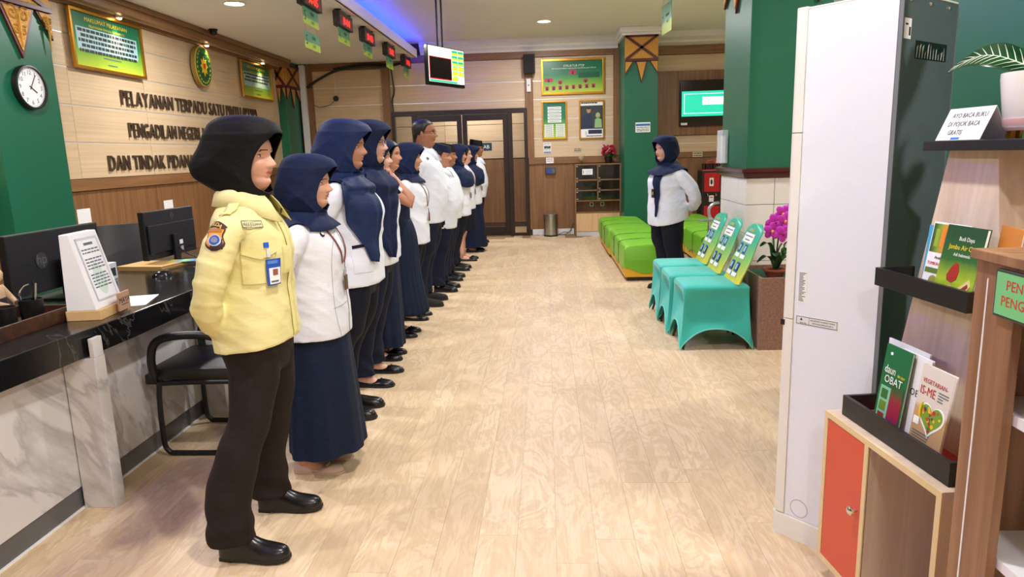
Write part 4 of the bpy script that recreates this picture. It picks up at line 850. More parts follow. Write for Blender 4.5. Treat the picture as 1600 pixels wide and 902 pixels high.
# potted plant on top
mt = Matrix.Translation(BO) @ Matrix.Rotation(RZ, 4, 'Z') @ Matrix.Translation((.41*SC, .325*SC, 1.479*SC))
t2 = thing('potted_plant', 'white pot with striped leaf plant on top of the book display', 'potted plant', mt.translation, rot=mt.to_euler())
PR = .105
MB().lathe([(0, .02), (PR*.78, .02), (PR*.86, .03), (PR, .15), (PR, .165), (PR*.93, .165), (PR*.9, .14), (0, .14)], 32).build('pot', M('pot_white', (240, 238, 236), .25), t2, smooth=40)
MB().lathe([(0, .02), (PR*.80, .02), (PR*.88, .035), (PR*.9, .05), (0, .05)], 32).build('pot_band', M('pot_pink', (226, 180, 178), .3), t2, smooth=40)
for k in range(4): a = PI/4+k*PI/2; MB().lathe([(0, 0), (.018, 0), (.02, .022), (0, .022)], 12, (PR*.6*math.cos(a), PR*.6*math.sin(a), 0)).build('foot', GOLD, t2)
for k in range(26):
    a = k*2.4; r = PR*.88*math.sqrt((k+.5)/26); MB().ell((r*math.cos(a), r*math.sin(a), .158), (.013, .012, .009), 8, 5).build('pebble', WHITEP, t2, smooth=True)
def leaf(pts, wid, name, mat, par, fold=.25, n=16, vein=None, roll=0):
    P = lerp_rows(pts, n); rows = []; vs = MB()
    for i, p in enumerate(P):
        v = i/(n-1); p = Vector(p); tq = (Vector(P[min(i+1, n-1)])-Vector(P[max(i-1, 0)])).normalized(); sd = tq.cross(Vector((0, 0, 1)))
        sd = sd.normalized() if sd.length > .1 else Vector((1, 0, 0)); sd = Matrix.Rotation(roll, 3, tq) @ sd; up = sd.cross(tq); wv = wid*(math.sin(PI*min(1, v*.94+.04))**.75)
        rows.append([p+sd*wv*u+up*(abs(u)*fold*wv) for u in (-1, -.66, -.33, 0, .33, .66, 1)])
    rows2 = [[q-Vector((0, 0, .0012)) for q in reversed(r)] for r in rows]
    lf = MB().loft([r+r2 for r, r2 in zip(rows, rows2)]).build(name, mat, par, smooth=60)
    if vein:
        for i in range(1, n-2):
            nv_ = (rows[i][6]-rows[i][0]).cross(rows[i+1][3]-rows[i][3]).normalized(); nv_ = nv_ if nv_.z > 0 else -nv_
            for s in (0, 6):
                a, b_ = rows[i][3], rows[min(i+2, n-1)][s]; e = a+(b_-a)*.86+nv_*.002
                vs.tube([a+nv_*.0015, (a+e)/2+nv_*.003, e], [.0016, .0012, .0004], 5)
        vs.tube([r[3]+nv_*.0015 for r in rows], [.0022-.0015*i/n for i in range(n)], 5); vs.build('leaf_vein', vein, lf)
    return lf
LEAFD = M('leaf_dark', (20, 66, 34), .3); LEAFB = M('leaf_black', (22, 34, 26), .35); LEAFM = M('leaf_mid', (52, 110, 48), .35)
VEIN = M('leaf_vein', (206, 222, 196), .5)
leaf([(-.02, 0, .155), (-.05, -.03, .185), (-.10, -.07, .215), (-.16, -.09, .218), (-.235, -.105, .19)], .046, 'leaf', LEAFD, t2, .10, vein=VEIN, roll=-.75)
leaf([(0, .0, .155), (-.06, .02, .185), (-.12, .03, .17), (-.16, .04, .10)], .035, 'leaf', LEAFB, t2)
leaf([(.0, .02, .155), (-.04, .07, .2), (-.09, .12, .24), (-.15, .16, .25)], .04, 'leaf', LEAFD, t2, vein=VEIN)
leaf([(.02, .0, .155), (.05, .02, .22), (.12, .02, .26), (.2, 0, .24)], .045, 'leaf', LEAFD, t2, vein=VEIN)
leaf([(.02, -.02, .155), (.015, -.04, .22), (.03, -.06, .28), (.07, -.09, .31)], .04, 'leaf', LEAFM, t2)
leaf([(.0, .03, .155), (.01, .05, .25), (-.01, .06, .33), (.0, .09, .4)], .04, 'leaf', LEAFM, t2)
leaf([(.0, .0, .30), (-.06, -.03, .40), (-.12, -.05, .44), (-.2, -.06, .42)], .05, 'leaf', LEAFM, t2); leaf([(.0, .0, .36), (-.04, .05, .46), (-.10, .08, .52), (-.18, .1, .5)], .05, 'leaf', LEAFD, t2)
leaf([(.0, .0, .42), (.05, .05, .52), (.11, .06, .56), (.18, .06, .53)], .05, 'leaf', LEAFM, t2); leaf([(.0, .0, .5), (-.03, -.02, .6), (-.08, -.05, .66), (-.15, -.08, .66)], .045, 'leaf', LEAFD, t2); leaf([(.01, .0, .55), (.04, .0, .66), (.06, .02, .74), (.1, .05, .78)], .045, 'leaf', LEAFM, t2)
MB().tube(lerp_rows([(.0, .0, .155), (.01, .0, .3), (0, 0, .5), (.02, 0, .7)], 14), .006, 8).build('stem', M('stem_green', (120, 140, 60), .5), t2)
MB().tube(lerp_rows([(-.01, .0, .155), (-.015, .0, .2), (-.02, 0, .25)], 6), .008, 8).build('stem', M('stem_brown', (90, 60, 40), .6), t2)
# ================================================================ brown display cabinet (right edge)
t = thing('display_cabinet', 'walnut framed cabinet with white shelves at the right edge', 'cabinet', (.90, 1.49, 0), -PI/2)
L = .95
MB().box(0, 0, 0, .13, .02, 1.25, bev=.002).build('stile', W_CAB, t); MB().box(0, .02, 0, .02, .40, 1.235).build('side_panel', W_CAB, t); MB().box(L-.13, 0, 0, L, .02, 1.25, bev=.002).build('stile', W_CAB, t); MB().box(L-.02, .02, 0, L, .40, 1.235).build('side_panel', W_CAB, t)
MB().box(-.006, -.012, 1.236, L, .41, 1.256, bev=.002).build('top', W_CAB, t); MB().box(.13, 0, 1.205, L-.13, .02, 1.236, bev=.002).build('top_rail', W_CAB, t); MB().box(.13, 0, 0, L-.13, .02, .1, bev=.002).build('bottom_rail', W_CAB, t)
MB().box(.0415, -.0015, .0, .0455, .0, 1.2).build('white_bead', WHITE, t)
MB().box(.02, .39, .02, L-.02, .40, 1.235).build('back_panel', M('cab_inside', (226, 226, 224), .6), t)
for z in (.1, .60, .915): MB().box(.02, .022, z, L-.02, .39, z+.022).build('shelf', M('shelf_white', (238, 238, 238), .4), t)
MB().box(.08, .10, .122, .2, .2, .2, bev=.01).build('base_block', BLACK, t)
t2 = thing('cabinet_sign', 'green sign with red capital letters on the walnut cabinet', 'sign', (.899, 1.405, 1.178), -PI/2)
MB().box(-.006, -.008, -.046, .27, 0, .05, bev=.002).build('frame', M('sign_frame', (60, 64, 60), .4), t2); MB().box(0, -.009, -.04, .264, -.008, .044).build('plate', M('sign_green', (120, 200, 130), .45), t2)
for k, s in enumerate(('PENITIPAN', 'PENGUNJUNG')): MB().text(s, .028, (.03-.012*k, 0, .012-.032*k), align='LEFT', y=-.009).build('lettering', M('sign_red', (206, 40, 40), .5), t2)
# ================================================================ planter with orchid
t = thing('floor_planter', 'square brown stone planter box beside the teal chairs', 'planter', (1.535, 5.03, 0))
PLM = M('planter_stone', (150, 116, 100), .7, vary=((60, 60, 60), .25), bump=((80, 80, 80), .3, .004)); PH = .54
MB().box(0, 0, 0, .5, .02, PH, bev=.003).box(0, .02, 0, .02, .60, PH, bev=.003).box(.48, .02, 0, .5, .60, PH, bev=.003).box(.02, .58, 0, .48, .60, PH, bev=.003).box(.02, .02, 0, .48, .58, .03).build('box', PLM, t)
MB().box(.02, .02, PH-.06, .48, .58, PH-.035).build('turf', M('turf', (28, 92, 62), .9, bump=((200, 200, 200), 1, .01)), t)
t = thing('potted_orchid', 'magenta orchid in a terracotta pot inside the planter', 'potted plant', (1.685, 5.20, PH-.034))
MB().lathe([(0, 0), (.05, 0), (.075, .055), (.085, .06), (.085, .075), (.074, .075), (.066, .05), (0, .05)], 24).build('pot', M('terracotta', (176, 92, 68), .6), t, smooth=40)
MB().ell((.0, 0, .06), (.06, .06, .015), 14, 6).build('soil', M('soil', (70, 50, 40), .9), t, smooth=True)
for k, (dx, dy, h) in enumerate(((.02, 0, .34), (-.015, .01, .3), (.05, .02, .26))): MB().tube(lerp_rows([(dx*.2, dy, .05), (dx*.5, dy, .2), (dx, dy, h)], 10), .006, 8).build('stem', LEAFM if k else LEAFD, t)
leaf([(0, 0, .06), (-.03, -.01, .14), (-.08, -.03, .17), (-.145, -.05, .13)], .035, 'leaf', LEAFD, t); leaf([(0, 0, .1), (-.03, -.02, .2), (-.07, -.03, .27), (-.13, -.06, .25)], .036, 'leaf', LEAFD, t); leaf([(.01, 0, .06), (.06, -.02, .15), (.11, -.02, .16), (.17, -.04, .1)], .036, 'leaf', LEAFD, t); leaf([(0, -.01, .06), (.0, -.04, .14), (-.02, -.06, .2), (-.03, -.1, .18)], .036, 'leaf', LEAFD, t); leaf([(.02, 0, .06), (.06, .0, .16), (.07, 0, .25), (.09, -.02, .28)], .03, 'leaf', LEAFM, t)
PET = M('orchid_petal', (206, 40, 190), .5, sheen=.3); PETD = M('orchid_lip', (150, 14, 110), .5)
rnd = random.Random(8)
for k, (fx, fy, fz) in enumerate(((-.04, -.03, .36), (.03, -.05, .34), (.09, -.03, .37), (-.02, -.01, .42), (.05, -.03, .43), (.11, -.02, .45), (.04, 0, .48), (.1, .02, .50), (-.01, .03, .40))):
    fl = MB(); a0 = rnd.random()
    for j in range(5):
        a = a0+2*PI*j/5; c = Vector((fx+.032*math.cos(a), fy+.008*math.sin(2*a), fz+.032*math.sin(a)))
        fl.ell(c, (.034, .007, .026), 12, 6, rot=Matrix.Rotation(-a, 3, 'Y'))
    bl = fl.build('blossom', PET, t, smooth=True); MB().ell((fx, fy-.012, fz-.004), (.010, .012, .012), 8, 6).build('blossom_lip', PETD if k % 2 else M('orchid_yellow', (230, 170, 60), .5), bl, smooth=True)
# ================================================================ teal covered chairs
TEAL = M('teal_spandex', (54, 186, 172), .62, sheen=.25, bump=((220, 220, 220), .12, .002)); TEALS = M('teal_seam', (110, 210, 196), .6)
SATIN = ramp_mat('satin_back', [(.02, (226, 214, 70)), (.2, (196, 208, 80)), (.5, (130, 196, 110)), (.8, (66, 180, 140)), (1.0, (60, 184, 156))], 'Z', .28)
BLUEI = M('blue_icon', (24, 84, 168), .5)
def teal_chair(label, loc):
    t = thing('covered_chair', label, 'chair', loc, 0, 'teal covered chairs')
    NS = 26; N = 4*NS
    def loop(q, z):   # q 0 at seat rim, 1 at hem
        out = []; hx, hy = .243+.030*q**1.5, .205+.028*q**1.5
        for sd in range(4):
            for k in range(NS):
                u = -1+2*k/NS; e = abs(u); cr = .03*max(0, (e-.86)/.14)**2; pull = (.055*math.sin(PI*q**.8)+.018*q)*(1-e**2); arch = (.150 if sd % 2 == 0 else .175)*(1-e**2.4)
                a, n_ = u, 1-0
                if sd == 0: x, y = hx*u*(1-cr), -(hy-pull)*(1-cr*.9)
                elif sd == 1: x, y = (hx-pull)*(1-cr*.8), hy*u*(1-cr)
                elif sd == 2: x, y = -hx*u*(1-cr), (hy-pull)*(1-cr*.9)
                else: x, y = -(hx-pull)*(1-cr*.8), -hy*u*(1-cr)
                out.append((x+.26, y+.23, .44-(.44-.004-arch)*q))
        return out
    rows = [loop(k/14, 0) for k in range(15)]
    inner = [[(p[0]+(.26-p[0])*.02, p[1]+(.23-p[1])*.02, p[2]+.001) for p in rows[-1]]]
    rc = lambda f, z: [((p[0]-.26)*f+.26, (p[1]-.23)*f+.23, z) for p in rows[0]]
    cov = MB().loft([rc(.2, .492), rc(.6, .490), rc(.85, .486), rc(.95, .478), rc(1.0, .464), rc(.995, .452)]+rows+inner, cap=False)
    cov.add([(p[0], p[1], p[2]) for p in rc(.2, .492)], [tuple(range(N))])
    cov.build('seat_cover', TEAL, t, smooth=60)
    MB().tube([Vector(p)+Vector((0, 0, .004)) for p in rows[-1]]+[Vector(rows[-1][0])+Vector((0, 0, .004))], .005, 6).build('hem', TEALS, t, smooth=True)
    for x, y in ((.022, .026), (.498, .026), (.498, .434), (.022, .434)): MB().tube([(x, y, .003), (x+(.26-x)*.16, y+(.23-y)*.20, .16), (x+(.26-x)*.25, y+(.23-y)*.25, .42)], .010, 8).build('leg', BLACK, t)
    # satin backrest
    R = []
    for i in range(17):
        v = i/16; z = .485+.42*v; cx = .42+.18*v; hw = (.21-.03*v)*(1 if v < .86 else math.sqrt(max(.05, 1-((v-.86)/.15)**2)))
        th = .028*(1-.3*v)
        R.append([(cx+th*math.sin(q)+.004*math.sin(9*v+2*math.cos(q)), .23+hw*math.copysign(abs(math.cos(q))**.6, math.cos(q)), z) for q in (2*PI*k/28 for k in range(28))])
    bk = MB().loft(R).build('backrest', SATIN, t, smooth=60)
    def bp(u, v, d=.004):  # on the front face: u -1..1 (towards viewer's right = -y), v 0..1
        z = .485+.42*v; cx = .42+.18*v; hw = .21-.03*v; return (cx-.028*(1-.3*v)*math.sqrt(max(0, 1-min(1, abs(u))**3.3))-d, .23-hw*u, z)
    def bpatch(u0, v0, u1, v1, name, mat, d=.004):
        P = [[bp(u0+(u1-u0)*i/5, v0+(v1-v0)*j/3, d) for i in range(6)] for j in range(4)]; P2 = [[(p[0]+.002, p[1], p[2]) for p in r] for r in P]
        MB().grid(P).grid(P2).build(name, mat, bk)
    bpatch(-.55, .68, .62, .84, 'label_print', WHT); bpatch(-.45, .785, .5, .80, 'text_print', INKG, .006); bpatch(-.3, .72, .3, .735, 'text_print', INKG, .006)
    bpatch(-.35, .875, .35, .885, 'heading_print', YEL); bpatch(-.25, .90, .25, .91, 'heading_print', YEL)
    for v0 in (.43, .12):
        for u0 in (-.58, .08):
            bpatch(u0, v0+.06, u0+.36, v0+.22, 'icon_print', BLUEI); bpatch(u0+.1, v0+.1, u0+.24, v0+.19, 'figure_print', M('icon_white', (190, 214, 236), .5), .006); bpatch(u0-.05, v0-.02, u0+.48, v0+.045, 'caption_print', WHT)
    return t
tc0 = teal_chair('nearest teal covered chair with printed satin back', (.975, 5.05, 0))
dup(tc0, (.955, 5.53, 0), label='middle teal covered chair of the row of three'); dup(tc0, (.955, 6.01, 0), label='farthest teal covered chair, in front of the woman facing the line')
# ================================================================ green benches
LIME = M('lime_vinyl', (118, 186, 42), .38, bump=((12, 12, 12), .15, .01)); YELB = M('yellow_board', (232, 178, 44), .45); LIMED = M('lime_seam', (70, 124, 28), .5)
def bench(label, loc, n=3, L=1.74, W=.62):
    t = thing('green_bench', label, 'bench', loc, 0, 'green block benches')
    sl = L/n
    MB().box(.03, .03, 0, W-.03, L-.03, .05).build('plinth', M('plinth_dark', (50, 34, 28), .5), t)
    MB().box(0, 0, .045, W, L, .22, bev=.006).build('base', YELB, t)
    for k in range(n):
        NX, NY = 14, 10; rows = []
        y0, y1 = k*sl, (k+1)*sl
        def sec(y, zt, wob):
            pts = []
            for q in range(40):
                a = 2*PI*q/40; c, s = math.cos(a), math.sin(a); x = W/2+(W/2+.012)*math.copysign(abs(c)**.22, c); z = (zt+.16)/2+(zt-.16)/2*math.copysign(abs(s)**.25, s)
                if z > zt-.08: z += .018*math.cos((x-W/2)/W*PI)
                pts.append((x, y, z))
            return pts
        end0, end1 = k == 0, k == n-1
        rows = [sec(y0+(-.012 if end0 else .002), .375, 0), sec(y0+(.0 if end0 else .008), .40, 0)]+[sec(y0+(y1-y0)*v, .408, 0) for v in (.12, .35, .65, .88)]+[sec(y1-(.0 if end1 else .008), .40, 0), sec(y1+(.012 if end1 else -.002), .375, 0)]
        MB().loft(rows).build('cushion', LIME, t, smooth=50)
        # wavy skirt of the cushion hanging over the yellow base
        for xs in (-.0135, W+.0105):
            poly = [(y0, .24)] + [(y0+(y1-y0)*j/12, .155-.045*math.sin(PI*j/12)**2*(1 if (j // 4) % 2 else .4)) for j in range(13)] + [(y1, .24)]
            MB().loft([[(xs+e, y, z) for y, z in poly] for e in (0, .003)]).build('skirt', LIME, t)
    poly = [(-.01, .24)] + [(-.01+(W+.02)*j/16, .12+.035*math.cos(j/16*2*PI*1.3)) for j in range(17)] + [(W+.01, .24)]
    MB().prism(poly, -.0135, -.0105).build('skirt', LIME, t)
    for k in range(1, n):
        MB().tube(lerp_rows([(-.013, k*sl, .12), (-.014, k*sl, .30), (.01, k*sl, .395), (W*.5, k*sl, .418), (W-.01, k*sl, .395), (W+.014, k*sl, .3)], 24), .005, 6).build('seam', LIMED, t)
    return t
b0 = bench('nearest lime green bench on the aisle side', (.88, 7.90, 0))
dup(b0, (.86, 9.72, 0), label='farther lime green bench on the aisle side in front of the shelf cabinet')
dup(b0, (1.92, 8.05, 0), label='nearest lime green bench behind the woman facing the line'); dup(b0, (1.92, 9.85, 0), label='farther lime green bench beside the red water dispenser')
# ================================================================ shelf cabinet by the back wall
t = thing('shelf_cabinet', 'low brown shelf cabinet with smoked glass doors', 'cabinet', (.50, YB-.03, 0))
W, H, D = .80, 1.255, .30
MB().box(0, -D, 0, .022, 0, H).build('side_panel', W_BROWN, t); MB().box(W-.022, -D, 0, W, 0, H).build('side_panel', W_BROWN, t); MB().box(.022, -.012, .1, W-.022, 0, H-.02).build('back_panel', W_BROWN, t); MB().box(-.006, -D-.006, H-.022, W+.006, 0, H, bev=.002).build('top', W_BROWNH, t)
for z in (.98, .80, .62): MB().box(.022, -D, z-.011, W-.022, -.012, z+.011).build('shelf', W_BROWNH, t)
MB().box(W/2-.011, -D, .631, W/2+.011, -.012, H-.022).build('divider', W_BROWN, t)
MB().box(.022, -D+.04, .40, W-.022, -.012, .422).build('shelf', W_BROWNH, t)
MB().box(.022, -D, .085, W/2-.002, -D+.02, .398).build('drawer_front', W_EDGE if 0 else wood('light_drawer', (206, 168, 118), (224, 190, 142), (24, 24, 1.2), per=.02), t); MB().box(W/2+.002, -D, .085, W-.022, -D+.02, .398).build('drawer_front', bpy.data.materials['light_drawer'], t)
MB().box(.022, -D+.01, 0, W-.022, -D+.03, .08).build('plinth', M('grey_white', (206, 204, 200), .4), t)
for z0, z1 in ((.991, 1.233), (.811, .969), (.631, .789)):
    for x0, x1 in ((.026, W/2-.014), (W/2+.014, W-.026)):
        g = MB().box(x0, -D-.006, z0+.004, x1, -D, z1-.004).build('glass_door', GLASSD, t)
        for zz in (z0+.012, z1-.026): MB().box(x0, -D-.012, zz, x0+.03, -D-.006, zz+.016).build('hinge', STEEL, g)
        xs = x1-.06 if x0 < .1 else x0+.02
        if z0 < .9: MB().box(xs-.02, -.02, z0+.05, xs+.05, -.013, z0+.11).build('socket_plate', WHITE, t)
for xs in (.27, .46): s_ = MB().box(xs, -.02, .50, xs+.075, -.013, .575, bev=.003).build('socket_plate', WHITE, t); MB().lathe([(0, .02), (.02, .02), (.02, .024), (0, .024)], 14, (xs+.037, 0, .537), 'Y').build('socket_face', BLACK, s_)
MB().box(.13, -D-.010, 1.07, .31, -D-.006, 1.17).build('paper_label', WHITEP, t); MB().text('PEMINJAMAN', .02, (.235, 0, 1.125), y=-D-.0102, sx=.8).build('label_print', DGRN, t); MB().text('BUKU TAMU', .018, (.235, 0, 1.09), y=-D-.0102, sx=.8).build('label_print', DGRN, t); MB().box(.145, -D-.011, 1.09, .158, -D-.010, 1.15).build('label_mark', M('mark_green', (60, 180, 90), .5), t)
# flower pot, bowl
t = thing('flower_pot', 'dark pot of crimson artificial flowers on the shelf cabinet', 'flowers', (1.10, YB-.18, 1.256))
MB().lathe([(0, 0), (.055, 0), (.075, .10), (.07, .10), (.05, .09), (0, .09)], 20).build('pot', BLACK, t, smooth=40)
MB().ell((0, 0, .14), (.08, .08, .06), 14, 8).build('foliage', LEAFD, t, smooth=True)
CRIM = M('crimson_petal', (176, 20, 62), .6); rnd = random.Random(12); fmesh = None
for k in range(34):
    a, b_ = rnd.random()*2*PI, rnd.random(); r = .10*math.sqrt(1-b_*b_*.6); x, y, z = r*math.cos(a)*1.05, r*math.sin(a), .15+.15*b_
    if fmesh is None:
        mb = MB()
        for j in range(6): mb.ell((.014*math.cos(j*PI/3), .014*math.sin(j*PI/3), .004*(j % 2)), (.016, .014, .009), 7, 4)
        ob = mb.build('blossom', CRIM, t, smooth=True); fmesh = ob.data
    else: ob = bpy.data.objects.new('blossom', fmesh); C.objects.link(ob); ob.parent = t
    ob.location = (x, y, z); ob.rotation_euler = (rnd.uniform(-.9, .9)-math.sin(a)*.9, math.cos(a)*.9, a); s = rnd.uniform(.9, 1.3); ob.scale = (s, s, s)
t = thing('glass_bowl', 'small glass bowl on a stand on the shelf cabinet', 'bowl', (.62, YB-.16, 1.256))
MB().lathe([(0, .06), (.03, .062), (.055, .09), (.062, .14), (.058, .14), (.05, .095), (.025, .072), (0, .07)], 22).build('bowl', M('amber_glass', (206, 190, 140), .08, alpha=.5), t, smooth=40)
for k in range(3): a = 2*PI*k/3; MB().tube([(.06*math.cos(a), .06*math.sin(a), 0), (.015*math.cos(a), .015*math.sin(a), .062)], .005, 6).build('leg', GOLD, t)
# bin
t = thing('pedal_bin', 'cylindrical stainless steel pedal bin by the back wall', 'bin', (.07, YB-.18, 0))
MB().lathe([(0, 0), (.128, 0), (.13, .01), (.13, .025)], 32).build('base', BLACK, t, smooth=35); MB().lathe([(.128, .025), (.128, .36), (.12, .362)], 32).build('body', STEEL, t, smooth=35); MB().lathe([(.131, .362), (.131, .385), (.12, .395), (.05, .40), (0, .40)], 32).build('lid', STEEL, t, smooth=35); MB().box(-.035, -.17, .01, .035, -.12, .018, bev=.003).build('pedal', BLACK, t)
o = MB().tube(lerp_rows([(.22, YB-.06, .01), (.3, YB-.08, .05), (.4, YB-.05, .05), (.46, YB-.05, .16), (.48, YB-.04, .2)], 24), .006, 6).tube(lerp_rows([(.2, YB-.1, .01), (.34, YB-.12, .02), (.44, YB-.07, .09)], 16), .006, 6).build('floor_cable', BLACK); tag(o, 'thin black cables on the floor right of the steel bin', 'cable')
# water dispenser
t = thing('water_dispenser', 'red and black water dispenser against the back wall', 'water dispenser', (2.68, YB-.02, 0), 0)
MB().box(0, -.34, 0, .34, 0, 1.08, bev=.012).build('casing', BLACK, t)
MB().box(.04, -.352, .72, .31, -.34, 1.05, bev=.01).build('upper_door', RED, t); MB().box(.04, -.352, .02, .31, -.34, .48, bev=.01).build('lower_door', RED, t)
MB().box(.04, -.345, .5, .31, -.339, .71).build('tap_recess', BLACKG, t); MB().box(.13, -.3475, .55, .21, -.345, .66).build('paper_label', WHITEP, t); MB().box(.145, -.349, .62, .195, -.3475, .635).build('label_print', M('label_red', (160, 60, 60), .5), t)
MB().box(.13, -.3535, .82, .2, -.352, .96).build('sticker', WHT, t); MB().prism([(.165+.02*math.cos(a), .89+.045*math.sin(a)) for a in (2*PI*k/16 for k in range(16))], -.3545, -.3535).build('sticker_print', INK, t)
for x in (.1, .24): MB().tube([(x, -.345, .69), (x, -.38, .68), (x, -.38, .65)], .01, 8).build('tap', STEEL, t)
MB().box(.14, -.3535, .06, .2, -.352, .3).build('lower_label', BLACK, t)
MB().box(.01, -.33, 1.08, .33, -.02, 1.10, bev=.004).build('top_tray', M('pink_tray', (206, 80, 90), .4), t)
t2 = thing('cup_rack', 'dark cups with a red handle on top of the water dispenser', 'cup rack', (2.70, YB-.3, 1.101))
for k in range(5): MB().lathe([(.026, 0), (.034, .1), (.031, .1), (.024, .008), (0, .008)], 14, (.03+.062*k, .04+.03*(k % 2), 0)).build('cup', M('cup_dark', (60, 24, 30), .3), t2, smooth=40)
MB().tube(lerp_rows([(.09, .05, .09), (.1, .05, .14), (.16, .05, .155), (.22, .05, .14), (.23, .05, .09)], 18), .01, 8).build('handle', M('handle_red', (224, 70, 70), .3), t2, smooth=True); MB().tube([(.25, .08, .05), (.255, .08, .2)], .006, 8).build('straw', WHITE, t2)
# bits by the pillar
t = thing('acrylic_holder', 'clear acrylic leaflet holder on the far edge of the pillar', 'holder', (1.60, 6.86, 1.36), -PI/2); MB().box(-.10, -.05, 0, .10, -.047, .30).box(-.10, -.047, 0, .10, 0, .003).box(-.10, -.047, .003, -.097, 0, .3).box(.097, -.047, .003, .10, 0, .3).build('body', M('acrylic', (230, 236, 240), .1, alpha=.35), t); MB().box(-.09, -.02, .004, .09, -.016, .25).build('leaflet', WHITEP, t)
t.location = (1.668, 6.70, 1.33)
t = thing('chrome_stand', 'small chrome tray stand with looped hose behind the teal chairs', 'stand', (1.52, 6.62, 0)); MB().lathe([(0, 0), (.1, 0), (.1, .012), (.015, .02), (.012, .8), (0, .8)], 20).build('post', CHROME, t, smooth=40); MB().box(-.09, -.06, .8, .06, .06, .812, bev=.003).build('tray', STEEL, t); MB().tube(lerp_rows([(.03, 0, .81), (.0, 0, .85), (.0, 0, .92), (.04, 0, .96), (.09, 0, .97)], 20), .014, 10).build('hose', STEEL, t, smooth=True)
# ================================================================ people: builders
def remesh(mb, voxel, smooth=4, fac=.5):
    ob = bpy.data.objects.new('tmp', mb.mesh('tmp')); C.objects.link(ob)
    r = ob.modifiers.new('r', 'REMESH'); r.mode = 'VOXEL'; r.voxel_size = voxel; r.use_smooth_shade = True
    if smooth: sm = ob.modifiers.new('s', 'SMOOTH'); sm.factor = fac; sm.iterations = smooth
    dg = bpy.context.evaluated_depsgraph_get(); me = bpy.data.meshes.new_from_object(ob.evaluated_get(dg))
    old = ob.data; bpy.data.objects.remove(ob); bpy.data.meshes.remove(old); return me
def get_co(me):
    a = np.empty(len(me.vertices)*3, np.float32); me.vertices.foreach_get('co', a); return a.reshape(-1, 3)
def get_no(me):
    a = np.empty(len(me.vertices)*3, np.float32); me.vertices.foreach_get('normal', a); return a.reshape(-1, 3)
def displace(me, fn):
    co = get_co(me); no = get_no(me); d = fn(co, no); co = co+no*d[:, None]; me.vertices.foreach_set('co', co.astype(np.float32).ravel()); me.update()
def ridge(co, k, ph, wk, wa):
    """soft crease lines along a warped direction"""
    t = co @ np.array(k)+ph+wa*np.sin(co @ np.array(wk)+ph*1.7); return (1-np.abs(np.sin(t)))**2
def cloth_folds(amp, seed):
    rs = np.random.RandomState(int(seed*100) % 9973)
    def f(co, no):
        x, y, z = co[:, 0], co[:, 1], co[:, 2]; d = np.zeros(len(co))
        waist = np.exp(-((z-.98)/.16)**2); elbow = np.exp(-((np.abs(y)-.24)/.06)**2)*np.exp(-((z-1.06)/.13)**2); pit = np.exp(-((np.abs(y)-.16)/.05)**2)*np.exp(-((z-1.17)/.08)**2)
        for k in range(4):
            sg = 1 if k % 2 else -1; q = rs.uniform(.8, 1.25)
            d += (.25+.9*waist)*ridge(co, (9*q, sg*11*q, 15*q), rs.uniform(0, 6), (rs.uniform(4, 9), rs.uniform(-8, 8), 6), 1.1)*.8
        for k in range(2): d += 1.1*elbow*ridge(co, (10, 6, 34+8*k), rs.uniform(0, 6), (9, 9, 5), .8)+.9*pit*ridge(co, (14, 10, 22), rs.uniform(0, 6), (6, 9, 8), .7)
        d += .8*np.sin(7*x+rs.uniform(0, 6))*np.sin(6*y+8*z+rs.uniform(0, 6))
        return amp*(d-.5)
    return f
def mesh_obj(name, me, mat, parent, smooth=True):
    me.name = name; me.materials.clear(); me.materials.append(mat)
    if smooth: me.polygons.foreach_set('use_smooth', [True]*len(me.polygons))
    o = bpy.data.objects.new(name, me); C.objects.link(o); o.parent = parent; return o
def se_ring(z, f, b, w, n=40, p=.86, cx=0, cy=0):
    out = []
    for k in range(n):
        a = 2*PI*k/n; c, s = math.cos(a), math.sin(a)
        out.append((cx+(f if c >= 0 else -b)*math.copysign(abs(c)**p, c), cy+w*math.copysign(abs(s)**p, s), z))
    return out
